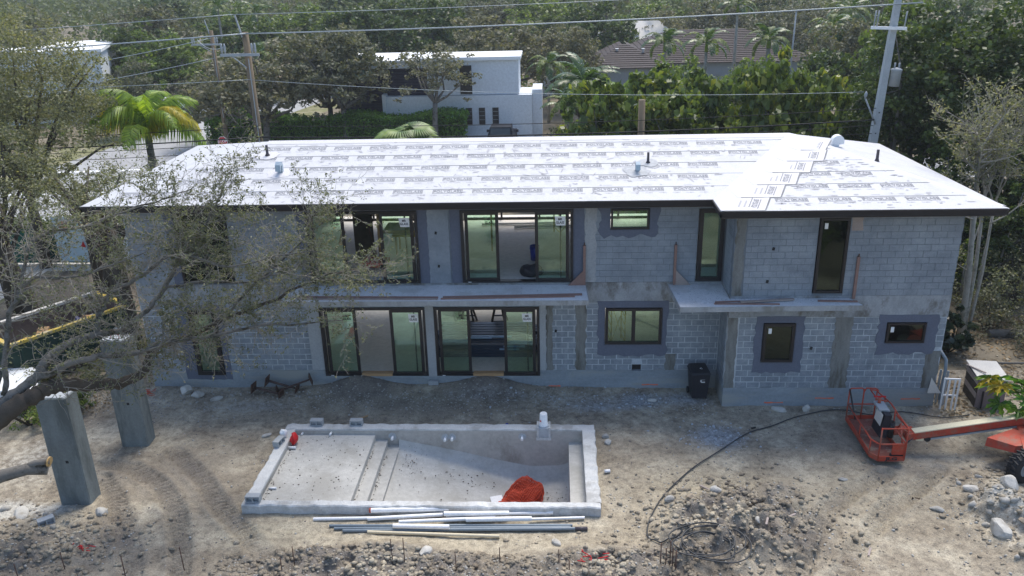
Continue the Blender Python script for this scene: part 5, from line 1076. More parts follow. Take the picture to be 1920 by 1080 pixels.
# ================================================================== LEFT SIDE
def dumpster():
    t = thing('dumpster', 'open dark green roll off dumpster with yellow rim and debris inside', 'dumpster', (-18.4, 2.05, 0), math.radians(57))
    # local x along the length
    Lx, W, Hh = 4.4, 2.4, 1.75; hx, hy = Lx/2, W/2
    MB().box(-hx, hx, -hy, hy, .15, .25).obj('floor', M['dump_in'], t)
    for nm, b in (('side', (-hx, hx, -hy, -hy+.06, .25, Hh)), ('side', (-hx, hx, hy-.06, hy, .25, Hh)), ('end', (-hx, -hx+.06, -hy+.06, hy-.06, .25, Hh)), ('end', (hx-.06, hx, -hy+.06, hy-.06, .25, Hh))):
        MB().box(*b).obj(nm, M['dump'], t)
    q = MB(); q.box(-hx+.061, hx-.061, hy-.075, hy-.061, .25, Hh-.02); q.box(-hx+.061, hx-.061, -hy+.061, -hy+.075, .25, Hh-.02); q.box(-hx+.061, -hx+.075, -hy+.08, hy-.08, .25, Hh-.02); q.box(hx-.075, hx-.061, -hy+.08, hy-.08, .25, Hh-.02); q.obj('inner_lining', M['dump_in'], t)
    for k in range(7): MB().box(-hx+.3+k*.64, -hx+.4+k*.64, -hy-.08, -hy-.001, .2, Hh-.1).obj('rib', M['dump'], t)
    for b in ((-hx-.05, hx+.05, -hy-.07, -hy+.09), (-hx-.05, -hx+.11, -hy+.091, hy-.091), (hx-.11, hx+.05, -hy+.091, hy-.091)): MB().box(*b, Hh, Hh+.10).obj('rim', M['yellow'], t)
    MB().box(-hx-.05, hx+.05, hy-.09, hy+.07, Hh, Hh+.10).obj('rim', M['offwhite'], t)
    w = link('phone_lettering', textmesh('305', .5, M['white'], .01), t, (hx-.75, -hy-.085, .95)); w.rotation_euler = (math.pi/2, 0, 0)
    MB().box(hx-1.3, hx-.2, -hy-.082, -hy-.0801, .6, 1.35).obj('sign_panel', M['dump'], t)
    r = random.Random(3)
    for k in range(46):
        m = r.choice(['debris', 'white', 'wood_grey', 'wood_tan', 'stone_blue', 'debris', 'offwhite', 'blue', 'dump_in']); MB().obox((r.uniform(-hx+.4, hx-.5), r.uniform(-hy+.25, hy-.5), r.uniform(.75, 1.25)), r.uniform(.15, .7), r.uniform(.1, .4), r.uniform(.03, .2), r.uniform(0, 3), r.uniform(-.4, .4), r.uniform(-.4, .4)).obj('debris_piece', M[m], t)
    lm = MB(); lm.box(-hx+.08, hx-.08, -hy+.08, hy-.08, .26, .85); lm.obj('debris_bed', M['debris'], t)
dumpster()
def car(name, lab, loc, rz, paint, kind='car', cat='car'):
    t = thing(name, lab, cat, loc, rz); L = {'car': 4.5, 'van': 5.6, 'truck': 5.6}[kind]; w = {'car': .9, 'van': 1.0, 'truck': 1.0}[kind]
    if kind == 'car': prof = [(-2.2, .35), (-2.25, .75), (-2.1, .95), (-1.5, 1.02), (-.95, 1.42), (.6, 1.45), (1.25, 1.0), (2.05, .88), (2.25, .65), (2.2, .35)]
    elif kind == 'van': prof = [(-2.7, .4), (-2.75, 1.2), (-2.65, 2.05), (-2.4, 2.15), (1.3, 2.15), (1.9, 1.35), (2.7, 1.15), (2.8, .8), (2.75, .4)]
    else: prof = [(-2.8, .5), (-2.8, 1.15), (-.9, 1.15), (-.7, 1.85), (.7, 1.87), (1.2, 1.25), (2.6, 1.15), (2.75, .95), (2.7, .5)]
    n = len(prof); b = MB(); vs = []
    for s, k in ((-1, .94), (-1, 1), (1, 1), (1, .94)):
        for x, z in prof:
            top = z > 1.2; wy = w*(.80 if top and kind != 'van' else (.92 if top else 1)); ins = (k-1)*.5
            vs.append((x*(1+ins*.3), s*wy*(1 if k < 1 else .985), z+(ins*.4 if k < 1 else 0)))
    fs = [tuple(range(n)), tuple(range(3*n, 4*n))[::-1]]+[(j*n+i, j*n+(i+1) % n, (j+1)*n+(i+1) % n, (j+1)*n+i) for j in range(3) for i in range(n)]
    b.add(vs, fs); b.obj('body', paint, t)
    if kind == 'van': G = [((1.35, 2.05), (1.86, 1.42))]; side = (.5, 1.3, 1.4, 1.95)
    elif kind == 'car': G = [((.66, 1.42), (1.22, 1.03)), ((-1.45, 1.05), (-.98, 1.39))]; side = (-.9, .6, 1.03, 1.36)
    else: G = [((.74, 1.82), (1.17, 1.30)), ((-.86, 1.22), (-.73, 1.78))]; side = (-.6, .65, 1.3, 1.75)
    for (xa, za), (xb, zb_) in G:
        dx = .03 if xa > 0 else -.03; ww = w*(.74 if kind != 'van' else .84); MB().add([(xa+dx, -ww, za), (xa+dx, ww, za), (xb+dx, ww*1.04, zb_), (xb+dx, -ww*1.04, zb_), (xa, -ww, za-.02), (xa, ww, za-.02), (xb, ww*1.04, zb_-.02), (xb, -ww*1.04, zb_-.02)], [(0, 1, 2, 3), (0, 4, 5, 1), (1, 5, 6, 2), (2, 6, 7, 3), (3, 7, 4, 0)]).obj('windscreen', M['carglass'], t)
    for s in (-1, 1): MB().box(side[0], side[1], s*w*(.83 if kind != 'van' else .95)-.02, s*w*(.83 if kind != 'van' else .95)+.02, side[2], side[3]).obj('side_window', M['carglass'], t)
    for x in (-L*.32, L*.32):
        for s in (-1, 1): wl = MB().tube([(x, s*(w-.16), .34), (x, s*(w+.02), .34)], .34, 14).obj('wheel', M['black'], t); MB().tube([(x, s*(w-.1), .34), (x, s*(w+.035), .34)], .2, 12).obj('rim', M['grey'], wl)
    for s in (-1, 1):
        MB().obox((L*.49, s*w*.7, .75), .08, .3, .14).obj('headlight', M['white'], t); MB().obox((-L*.50, s*w*.78, .85), .06, .2, .22).obj('tail_light', M['red'], t)
        MB().obox((1.05, s*(w+.14), 1.25), .12, .22, .2).obj('mirror', M['blackpl'] if kind == 'truck' else paint, t)
    return t
car('parked_car', 'pale silver car half hidden by branches at the left edge', (-19.6, -1.9, 0), .45, M['carwhite']); car('parked_car', 'white car beyond the left corner of the house', (-20.4, 13.6, 0), .2, M['carwhite'])
car('parked_van', 'white van parked on the far side of the street', (-36.2, 55.0, 0), math.radians(200), M['carwhite'], 'van', 'van'); car('pickup_truck', 'black pickup truck standing in front of the white house', (-4.1, 39.0, 0), math.radians(88), M['truckblack'], 'truck', 'truck')
car('parked_car', 'white vehicle glimpsed behind the hedge left of the utility pole', (-15.0, 52.0, 0), .2, M['carwhite'])
def street():
    def ribbon(name, L, R, z, m, kind='structure'):
        mb = MB(); n = len(L); vs = [(x, y, z) for x, y in L]+[(x, y, z) for x, y in R]; mb.add(vs, [(i, n+i, n+i+1, i+1) for i in range(n-1)]); o = mb.obj(name, m); tag(o, kind=kind); return o
    Lc = smooth_path([(-41, -20, 0), (-39.5, 10, 0), (-38, 30, 0), (-36.6, 42, 0), (-34.2, 54, 0), (-31, 66, 0), (-26, 90, 0)], 6); Rc = smooth_path([(-28, -20, 0), (-27.8, 10, 0), (-28.2, 30, 0), (-28.6, 40, 0), (-27.8, 48, 0), (-25.8, 60, 0), (-20, 90, 0)], 6)
    L = [(p.x, p.y) for p in Lc]; R = [(p.x, p.y) for p in Rc]
    ribbon('verge', [(x-4, y) for x, y in L], [(x+3.2, y) for x, y in R], .008, M['verge'])
    ribbon('road', L, R, .020, M['asphalt'])
    ribbon('cross_road', [(-26, 35.5), (14, 34.5), (60, 34)], [(-26, 29.5), (14, 28.5), (60, 28)], .016, M['asphalt'])
    ribbon('pavement', [(x+1.6, y) for x, y in R[:20]], [(x+3.0, y) for x, y in R[:20]], .03, M['walk'])
    ribbon('road_marking', [(-36.9, 33.2), (-28.6, 34.0)], [(-36.9, 32.8), (-28.6, 33.6)], .025, M['white'])
    ribbon('road_marking', [(-37.2, 26.9), (-28.4, 27.3)], [(-37.2, 26.6), (-28.4, 27.0)], .025, M['white'])
    g = MB().box(-28.5, -17, 12, 29, -.1, .012).obj('driveway', M['walk']); tag(g, kind='structure')
    g = MB().box(-24, -18.3, -12, 12, -.1, .006).obj('side_yard', mat('packed brown yard soil', (.20, .165, .125), .97, .3, .8, bmp=.8, dirt=(.13, .11, .09))); tag(g, kind='structure')
    g = MB().box(-9, -1.5, 36.2, 43, -.1, .014).obj('forecourt', M['walk']); tag(g, kind='structure')
street()
def stop_sign():
    t = thing('stop_sign', 'red octagonal stop sign at the street corner', 'stop sign', (-23.6, 32.9, 0), .1)
    MB().tube([(0, .04, 0), (0, .04, 2.4)], .03, 6).obj('post', M['grey'], t); p = [(.36*math.cos(math.pi/8+k*math.pi/4), .36*math.sin(math.pi/8+k*math.pi/4)) for k in range(8)]
    for r, y, m in ((1, 0, 'white'), (.93, -.006, 'stopred')):
        MB().add([(a*r, y, 2.15+b*r) for a, b in p]+[(a*r, y+.02 if r == 1 else y+.005, 2.15+b*r) for a, b in p], [tuple(range(8)), tuple(range(8, 16))[::-1]]+[(i, 8+i, 8+(i+1) % 8, (i+1) % 8) for i in range(8)]).obj('sign_face', M[m], t)
    w = link('lettering', textmesh('STOP', .26, M['white'], .004), t, (0, -.009, 2.15)); w.rotation_euler = (math.pi/2, 0, 0)
stop_sign()
def screen_fence():
    t = thing('screen_fence', 'green windscreen construction fence behind the left trees', 'fence', (-23.4, 13.0, 0))
    for i in range(9):
        x = -5+i*1.35; MB().tube([(x, .05, 0), (x, .05, 1.9)], .03, 6).obj('post', M['grey'], t)
    for i in range(8):
        x = -5+i*1.35; mb = MB(); n = 6; vs = [(x+.03+k*1.29/n, .02*math.sin(k*1.3+i), z) for z in (.08, 1.85) for k in range(n+1)]; mb.add(vs, [(k, k+1, n+2+k, n+1+k) for k in range(n)]).obj('screen_panel', M['green_screen'], t)
    t2 = thing('site_banner', 'pale blue banner with red emblems hung on the green fence', 'banner', (-24.6, 12.8, .1))
    mb = MB(); n = 8; mb.add([(k*2.6/n, .03*math.sin(k*.9), z) for z in (.1, 2.4) for k in range(n+1)], [(k, k+1, n+2+k, n+1+k) for k in range(n)]).obj('sheet', mat('pale banner', (.50, .60, .66), .7, .15, 1), t2)
    MB().lathe([(.02, 0), (.22, .003), (.22, .01), (.02, .012)], (0, 0, 0), 14).obj('emblem', M['red'], t2, (.55, -.06, 2.0)).rotation_euler = (math.pi/2, 0, 0)
    MB().add([(-.12, 0, 0), (.14, 0, -.05), (.05, 0, .3)], [(0, 1, 2)]).obj('emblem', M['red'], t2, (1.35, -.05, .9))
    t3 = thing('wall_block', 'low pale wall with cream panel beyond the green fence', 'wall', (-22.4, 17.5, 0)); MB().box(0, 4.2, 0, .2, 0, 1.2).obj('panel', mat('cream wall', (.62, .57, .45), .9, .1, 1), t3); MB().box(-.05, 4.25, -.03, .23, 1.2, 1.28).obj('cap', M['white'], t3)
screen_fence()
# ================================================================== POLES AND WIRES
def pole_wood(x, y, h, lab, arm=1.15, ang=0):
    t = thing('utility_pole', lab, 'utility pole', (x, y, 0), ang); MB().tube([(0, 0, 0), (0, 0, h)], [.19, .14], 12).obj('shaft', M['pole_wood'], t)
    MB().box(-arm, arm*.5, -.22, -.145, h-1.0, h-.88).obj('crossarm', M['grey'], t); MB().bar((-.06, -.15, h-1.5), (-arm*.55, -.19, h-1.0), .04).obj('brace', M['grey'], t)
    MB().bar((-.1, -.1, h-.2), (-.32, -.1, h+.75), .06).obj('pin_bracket', M['grey'], t)
    for xx in (-arm+.08, -arm+.22, .28, .42): MB().lathe([(.03, 0), (.055, .12), (.055, .3), (.03, .42)], (xx, -.18, h-.87), 8).obj('insulator', M['grey'], t)
    MB().box(.05, .09, -.20, -.19, h*.35, h-1.1).obj('ground_wire', M['grey'], t)
    return t
pole_wood(-13.45, 12.0, 11.0, 'weathered wooden utility pole standing behind the left end of the roof')
pole_wood(-24.5, 36.0, 9.5, 'farther wooden utility pole with a wide crossarm by the street', 1.5)
def pole_concrete():
    t = thing('concrete_pole', 'leaning square concrete power pole at the right of the roof', 'utility pole', (13.75, 12, 0)); t.rotation_euler = (0, math.radians(2.6), 0)
    MB().add([(-.19, -.19, 0), (.19, -.19, 0), (.19, .19, 0), (-.19, .19, 0), (-.11, -.11, 13.2), (.11, -.11, 13.2), (.11, .11, 13.2), (-.11, .11, 13.2)], [(0, 3, 2, 1), (4, 5, 6, 7), (0, 1, 5, 4), (1, 2, 6, 5), (2, 3, 7, 6), (3, 0, 4, 7)]).obj('shaft', M['pole_conc'], t)
    MB().box(-1.0, .45, -.32, -.20, 10.55, 10.67).obj('crossarm', M['white'], t)
    for x in (-.9, -.78, .36): MB().tube([(x, -.26, 10.67), (x, -.26, 11.3)], .03, 6).obj('insulator', M['grey'], t)
    MB().lathe([(.05, 0), (.22, .02), (.22, .66), (.24, .69), (.24, .73), (.1, .8)], (.42, -.1, 8.2), 16).obj('transformer', M['grey'], t)
    for a in (-.1, .08): MB().tube([(.42+a, -.1, 8.98), (.42+a, -.1, 9.2)], .04, 8).obj('bushing', M['grey'], t)
    MB().tube([(-.1, -.2, 6.6), (-.75, -.3, 7.7)], .035, 6).obj('arm_bracket', M['grey'], t); MB().lathe([(.03, 0), (.07, .1), (.07, .2), (.02, .3)], (-.76, -.3, 7.7), 8).obj('insulator', M['grey'], t)
    for z in (3.5, 4.4, 5.3, 6.2, 7.1): MB().obox((-.02, -.2, z), .05, .02, .05).obj('bolt_hole', M['frame'], t)
pole_concrete()
t = thing('utility_pole', 'short grey stub pole rising from the broadleaf trees behind the roof', 'utility pole', (3.9, 12.6, 0)); MB().tube([(0, 0, 0), (0, 0, 7.7)], .15, 8).obj('shaft', M['pole_wood'], t)
def wire(a, b, sag, r, m, lab, group=None):
    a, b = Vector(a), Vector(b); n = 24; mid = (a+b)/2; pts = [a+(b-a)*(k/n)-Vector((0, 0, sag*4*(k/n)*(1-k/n)))-mid for k in range(n+1)]
    o = MB().tube(pts, r, 5).obj('power_line', M[m], None, mid); tag(o, lab, 'cable', group); return o
G1 = 'power lines strung between the poles'
Rp = lambda dx, z: (13.75+z*.0454+dx, 11.75, z)
for k, (dz, r, m, lab) in enumerate(((6.95, .016, 'wire', 'thin topmost line of the low cable bundle above the roof ridge'), (6.45, .032, 'wire', 'thick black cable of the low bundle above the roof ridge'), (6.2, .014, 'wire', 'thin line just under the thick black cable'), (5.85, .014, 'wire', 'lowest thin line just above the roof ridge'))):
    wire((-13.45, 11.8, dz), Rp(-.2, dz+.35), .25, r, m, lab+', right span', G1); wire((-13.45, 11.8, dz), (-48, 13.5, dz-.2), .5, r, m, lab+', left span', G1)
wire((-13.45, 11.8, 9.0), Rp(-.85, 8.0), .35, .012, 'wire_pale', 'single pale line at mid height between the wooden and the concrete pole', G1); wire((-13.45, 11.8, 9.0), (-48, 15, 8.9), .4, .012, 'wire_pale', 'single pale line running left at mid height from the wooden pole', G1)
wire((-13.35, 11.8, 10.95), (15.2, 11.7, 11.6), .15, .030, 'wire_pale', 'thick pale conductor from the top of the wooden pole to the right', G1); wire((-13.35, 11.8, 10.95), (-45, 14, 9.8), .2, .030, 'wire_pale', 'thick pale conductor from the top of the wooden pole to the left', G1)
wire((-13.8, 11.8, 11.75), (15.5, 12, 12.4), .15, .014, 'wire_pale', 'thin top conductor from the pin of the wooden pole to the right', G1); wire((-13.8, 11.8, 11.75), (-50, 13, 10.6), .2, .014, 'wire_pale', 'thin top conductor from the pin of the wooden pole to the left', G1)
wire((-14.4, 11.8, 10.4), (-25.5, 35.8, 8.9), .3, .014, 'wire_pale', 'conductor from the crossarm of the near wooden pole to the far one', G1); wire((-24.5, 35.8, 9.0), (-52, 32, 6.0), .6, .02, 'wire_pale', 'slanting service line left of the far wooden pole', G1)
wire((-24.5, 35.8, 7.6), (-50, 30, 5.2), .6, .02, 'wire_pale', 'lower slanting service line left of the far wooden pole', G1)
# ================================================================== NEIGHBOUR HOUSES
def white_house():
    t = thing('white_house', 'modern white house with dark slatted box and slit windows', 'house', (-3, 43, 0))
    def P(nm, b, m): return MB().box(b[0]+3, b[1]+3, b[2]-43, b[3]-43, b[4], b[5]).obj(nm, M[m], t)
    P('wall', (-10.2, -2.85, 43.0, 47.0, 3.64, 6.33), 'housewhite'); P('wall', (-13.7, -1.8, 42.8, 47, -.1, 3.6), 'housewhite'); P('parapet', (-13.9, -13.6, 42.6, 46, -.1, 3.8), 'housewhite'); P('roof_slab', (-10.6, -2.65, 42.7, 47.2, 6.34, 6.6), 'white'); P('roof_inset', (-10, -3.1, 43.3, 46.8, 6.601, 6.605), 'offwhite')
    P('upper_box', (-17.6, -10.25, 43.6, 47, 1.2, 5.72), 'navy')
    for k in range(20): P('cladding_slat', (-17.6 if k < 17 else -14.4, -10.3, 43.5, 43.59, 1.3+k*.22, 1.3+k*.22+.15), 'navy')
    P('fascia_band', (-18.2, -10.3, 43.2, 47, 5.78, 6.3), 'housewhite'); P('glazing_band', (-17.6, -14.5, 43.5, 43.58, 5.1, 5.7), 'aqua'); P('roof_slab', (-18.4, -10.65, 43, 49.5, 6.31, 6.42), 'white')
    for x in (-7.0, -5.95, -4.85):
        w = P('slit_window', (x-.16, x+.34, 42.74, 42.795, 1.29, 2.62), 'frame')
        for z in (1.65, 1.98, 2.3): MB().box(x+3-.13, x+3+.31, -.275, -.262, z, z+.03).obj('window_bar', M['grey'], w)
    P('tall_window', (-7.55, -6.6, 42.94, 42.995, 3.7, 5.95), 'frame'); P('wall', (-1.79, -1.0, 43.5, 47, -.1, 3.9), 'housewhite')
    P('low_panel', (-19, -13.95, 43.3, 43.5, -.1, 1.1), 'grey')
white_house()
def far_house(name, lab, x, y, w, d, h, rz=0):
    t = thing(name, lab, 'house', (x, y, 0), rz); MB().box(-w/2, w/2, 0, d, 0, h).obj('wall', M['housewhite'], t); MB().box(-w/2-.3, w/2+.3, -.3, d+.3, h, h+.3).obj('roof_slab', M['white'], t)
    for k in range(3): MB().box(-w/2+.8+k*w/3, -w/2+1.6+k*w/3, -.05, -.004, h*.55, h*.8).obj('window', M['carglass'], t)
    MB().box(-w/2+.5, w/2-.5, -.06, -.005, .5, h*.38).obj('window', M['carglass'], t); return t
far_house('white_house', 'white two storey house behind the trees at the far left', -50, 54, 13, 12, 6.4, .35)
far_house('far_house', 'small white building beyond the trees near the top edge', -40, 118, 10, 8, 5.2); far_house('far_house', 'white walled house glimpsed between the palms right of the modern white house', 1.5, 66, 6, 8, 2.6)
def tile_house():
    t = thing('tiled_house', 'house with a low brown tiled hip roof among the palms', 'house', (15.5, 62, 0)); x0, x1, y0, y1, e = -9.5, 11, 0, 13, 3.6; rz_ = 6.35
    MB().box(x0+.6, x1-.6, y0+.6, y1-.6, 0, e).obj('wall', M['grey'], t)
    def course_face(a, b, c, d, n):   # a,b eave; d,c ridge
        for k in range(n):
            p0, p1 = k/n, (k+1.06)/n; q = [Vector(a).lerp(Vector(d), p0), Vector(b).lerp(Vector(c), p0), Vector(b).lerp(Vector(c), min(p1, 1)), Vector(a).lerp(Vector(d), min(p1, 1))]
            u = Vector((0, 0, .07)); mb = MB(); mb.add([q[0]+u, q[1]+u, q[2]+u*.2, q[3]+u*.2, q[0], q[1]], [(0, 1, 2, 3), (4, 5, 1, 0)]); mb.obj('tile_course', M['tile'], t)
    r0, r1 = (x0+6.4, 6.5, rz_), (x1-6.4, 6.5, rz_); course_face((x0, y0, e), (x1, y0, e), r1, r0, 19); course_face((x0, y1, e), (x0, y0, e), r0, r0, 14); course_face((x1, y0, e), (x1, y1, e), r1, r1, 14); course_face((x1, y1, e), (x0, y1, e), r0, r1, 10)
    # front left wing with its own ridge
    course_face((x0-3, -2.5, e-.1), (x0+5.5, -2.5, e-.1), (x0+1.5, 3.2, 5.3), (x0+1.0, 3.2, 5.3), 12); course_face((x0+5.5, -2.5, e-.1), (x0+5.5, 6, e-.1), (x0+1.5, 6, 5.3), (x0+1.5, 3.2, 5.3), 9); course_face((x0-3, 7, e-.1), (x0-3, -2.5, e-.1), (x0+1.0, 3.2, 5.3), (x0+1.0, 6.5, 5.3), 10)
    MB().box(x0-2.5, x0+5, -2.0, 6, 0, e-.1).obj('wall', M['grey'], t)
    for (x, y) in ((x0+.4, 1.5), (x0+3, 1.0)): MB().lathe([(.15, 0), (.12, .4), (.2, .45)], (x, y, 4.6), 8).obj('roof_vent', M['white'], t)
    t2 = thing('far_house', 'house with a pale metal gable roof behind the brown tiled house', 'house', (9.5, 76, 0)); MB().add([(-5, 0, 4), (6, 0, 4), (6, 8, 4), (-5, 8, 4), (-3, 4, 6.6), (3, 4, 6.6)], [(0, 1, 5, 4), (1, 2, 5), (2, 3, 4, 5), (3, 0, 4)]).obj('roof', M['offwhite'], t2); MB().box(-4.6, 5.6, .4, 7.6, 0, 4).obj('wall', M['housewhite'], t2)
    t3 = thing('street_lamp', 'thin pale lamp post behind the brown tiled roof', 'street lamp', (22.5, 58, 0)); MB().tube([(0, 0, 0), (.1, 0, 8.6)], .07, 6).obj('post', M['grey'], t3); MB().obox((.15, 0, 8.65), .5, .15, .1).obj('lamp_head', M['grey'], t3)
tile_house()
# ================================================================== VEGETATION
def leaf_quads(c, size, r, up=.35, asp=.5, flat=0.0):
    """diamond leaves at centres c (n,3), lengths size (n,)"""
    n = len(c); a = r.normal(size=(n, 3)); a[:, 2] = a[:, 2]*(1-flat)*.8; a /= np.linalg.norm(a, axis=1)[:, None]
    nr = r.normal(size=(n, 3)); nr[:, 2] += up*3; b = np.cross(nr, a); b /= (np.linalg.norm(b, axis=1)[:, None]+1e-9)
    s = size[:, None]; V = np.stack([c-a*s*.5, c+b*s*asp*.5, c+a*s*.5, c-b*s*asp*.5], 1)
    return V.reshape(-1, 3), (np.arange(n)[:, None]*4+np.arange(4)[None])
def crown_mesh(name, seed, clumps, per, leaf, m, spread=.16, shell=.55, flatb=.25, lob=5, asp=.55, gap=.0, dome=1.0, hr=1.0):
    # unit crown: radius 1, height 1; leaves are shaped for a crown whose height is hr times its radius
    r = np.random.default_rng(seed); L = []
    lobes = [(np.array([math.cos(a)*.5*r.uniform(.5, 1.1), math.sin(a)*.5*r.uniform(.5, 1.1), r.uniform(.38, .68)]), r.uniform(.34, .55)) for a in [2*math.pi*k/lob+r.uniform(-.3, .3) for k in range(lob)]]+[(np.array([0, 0, .62]), .5)]
    cs = []
    while len(cs) < clumps:
        c0, rad = lobes[r.integers(len(lobes))]; d = r.normal(size=3); d[2] = abs(d[2])*1.0-.25; d /= np.linalg.norm(d)
        p = c0+d*rad*(shell+(1-shell)*r.random()**.5)*np.array([1, 1, .8*dome])
        if p[2] > .02: cs.append(p)
    cs = np.array(cs); cs[:, 2] = .05+.90*(cs[:, 2]-cs[:, 2].min())/(cs[:, 2].max()-cs[:, 2].min()); n = clumps*per; k = np.repeat(np.arange(clumps), per); d = r.normal(size=(n, 3)); d /= np.linalg.norm(d, axis=1)[:, None]
    rad = r.random(n)**.45*np.repeat(spread*(.6+.8*r.random(clumps)), per); c = cs[k]*np.array([1, 1, hr])+d*rad[:, None]*np.array([1, 1, .6])
    V, Fq = leaf_quads(c, leaf*(.6+.8*r.random(n)), r, asp=asp); V[:, 2] /= hr; return npmesh(name, V, Fq, m), cs
def trunk_mesh(name, seed, cs, m, h0=.35, r0=.06, nl=9, twig=0, R=1.0, zs=1.0):
    """trunk plus limbs to clump centres; crown space radius R, height zs, trunk height h0 below it (z<0)"""
    r = np.random.default_rng(seed+50); mb = MB(); fork = Vector((r.uniform(-.05, .05)*R, r.uniform(-.05, .05)*R, .02*zs))
    mb.tube([(0, 0, -h0), (fork.x*.3, fork.y*.5, -h0*.4), tuple(fork)], [r0*1.25, r0*.95, r0*.85], 8)
    sel = cs[r.permutation(len(cs))[:nl]]
    for p in sel:
        q = Vector((p[0]*R, p[1]*R, p[2]*zs)); m1 = fork.lerp(q, .35)+Vector((r.normal(0, .05)*R, r.normal(0, .05)*R, -.02*zs)); m2 = fork.lerp(q, .7)+Vector((r.normal(0, .05)*R, r.normal(0, .05)*R, .05*zs))
        mb.tube([fork, m1, m2, q], [r0*.55, r0*.38, r0*.22, r0*.07], 5)
        for _ in range(twig):
            o = cs[r.integers(len(cs))]; o = Vector((o[0]*R, o[1]*R, o[2]*zs))
            if (o-m2).length < .6*R: mid = m2.lerp(o, .5)+Vector((r.normal(0, .04)*R, r.normal(0, .04)*R, .03)); mb.tube([m2, mid, o], [r0*.18, r0*.1, r0*.03], 4)
    return mb.mesh(name, m)
KIND = {}
def mk(kind, leafm, n=2, **k):
    KIND[kind] = []
    for i in range(n):
        me, cs = crown_mesh('crown', len(KIND)*10+i, m=M[leafm], hr=1.25, **k); KIND[kind].append((me, cs))
mk('olive', 'leaf_olive', 3, clumps=190, per=42, leaf=.062, spread=.13, shell=.45, lob=7)
mk('broad', 'leaf_broad', 2, clumps=170, per=34, leaf=.095, spread=.13, shell=.6, lob=6, asp=.8)
mk('dark', 'leaf_dark', 2, clumps=170, per=45, leaf=.075, spread=.15, shell=.5, lob=6)
mk('mid', 'leaf_mid', 2, clumps=170, per=45, leaf=.07, spread=.14, shell=.5, lob=6)
mk('sparse', 'leaf_olive', 1, clumps=120, per=26, leaf=.06, spread=.11, shell=.35, lob=7)
tn = [0]
def tree(kind, x, y, h, R, lab, base=.35, name='tree', cat='tree', group='background trees', tw=1, nl=9, zs=None):
    """h total height, crown from base*h to h"""
    i = tn[0]; tn[0] += 1; me, cs = KIND[kind][i % len(KIND[kind])]; Hc = h*(1-base); t = thing(name, lab, cat, (x, y, 0), 0, group)
    c = link('crown', me, t, (0, 0, h*base)); c.scale = (R, R, Hc*.95); c.rotation_euler = (0, 0, 0)
    tr = link('trunk', trunk_mesh('trunk', i, cs, M['bark'] if y < 45 else M['trunk_far'], h0=h*base, r0=.035*R+.06, nl=nl+6*(kind == 'olive' and y < 46), twig=tw+4*(kind == 'olive' and y < 46), R=R, zs=Hc*.95), t, (0, 0, h*base)); t.rotation_euler = (0, 0, i*2.4)
    return t
# across the street and behind the white house
T = [('olive', -22.4, 38.5, 9.6, 5.8, 'grey green feathery oak left of the modern white house, its trunk before the hedge', .26), ('olive', -16.6, 40.6, 9.6, 5.2, 'grey green oak with bare twigs over the left end of the modern white house', .3),
  ('olive', -19.0, 45.5, 9.4, 5.0, 'brown grey oak behind the hedge at the left end of the modern white house', .25), ('olive', -27.4, 43.0, 6.9, 4.2, 'small leaning street oak by the stop sign corner', .36), ('sparse', -9.4, 40.2, 8.4, 4.6, 'open spreading oak in front of the white house wall', .40),
  ('mid', -39.5, 60, 8.4, 5.4, 'round bright green tree beyond the white van', .2), ('dark', -44.5, 66, 9.3, 6, 'dark green tree behind the round tree beyond the van', .2), ('dark', -31.5, 66, 8.6, 5, 'dark tree where the street vanishes', .2),
  ('mid', -33, 84, 9.6, 6.5, 'yellow green spreading tree near the top edge above the wooden pole', .25), ('dark', -22.5, 74, 9.6, 6, 'dark tree behind the grey oak left of centre', .2), ('dark', -14.6, 72, 11.1, 6.5, 'tall very dark tree at the top edge above the white house', .2),
  ('dark', -19.8, 86, 10.2, 7, 'wide dark tree touching the top edge left of centre', .2), ('olive', -4.8, 58.5, 9.9, 6.6, 'broad olive green tree right behind the modern white house', .22), ('olive', 1.2, 56, 8.4, 4.8, 'olive tree at the right shoulder of the broad tree behind the white house', .2),
  ('dark', 5.4, 76, 10.2, 6.3, 'dark tree left of the brown tiled roof', .18), ('olive', 12.6, 82, 8.6, 5.4, 'hazy grey tree behind the pale gable roof', .2), ('olive', 20.5, 86, 9.1, 6, 'hazy grey green tree behind the brown tiled roof', .2),
  ('mid', 13, 100, 8.8, 7, 'pale green tree in the haze above the tiled roof', .2), ('olive', 26, 78, 9.2, 6, 'bushy grey tree right of the lamp post', .2), ('olive', 23.6, 44, 9.2, 4.8, 'bare looking grey tree right of the row of palms', .25), ('mid', 23.2, 33.5, 11.2, 4.4, 'yellow green leafy tree just left of the concrete pole top', .2),
  ('dark', -54, 46, 9, 6, 'dark tree left of the far left white house', .2), ('olive', -47, 74, 10.5, 7, 'grey green tree above the far left white house', .2), ('olive', -56, 62, 11, 7, 'grey green tree at the top left corner behind the oaks', .2),
  ('olive', -37.5, 47.5, 6.8, 3.4, 'olive tree between the far left white house and the palm', .2), ('mid', -44, 92, 9.6, 7, 'light green tree at the top edge beyond the street', .2), ('dark', 33, 60, 9.4, 6, 'dark tree behind the concrete pole', .2),
  ('mid', 8.5, 36, 7.4, 4.0, 'green tree below the left end of the brown tiled roof', .12), ('mid', 14.5, 37, 7.2, 4.2, 'green tree below the middle of the brown tiled roof', .12), ('dark', 20, 38, 7.4, 4.2, 'dark tree below the right end of the brown tiled roof', .12), ('dark', 2.2, 47, 6.0, 3.0, 'dark tree between the white house and the coconut palm', .15), ('mid', -2.0, 95, 9.6, 7, 'pale olive tree in the distance above the broad tree', .2), ('olive', -8.5, 100, 10.2, 7, 'grey tree in the distance at the top centre', .2)]
for k in T: tree(*k[:6], base=k[6])
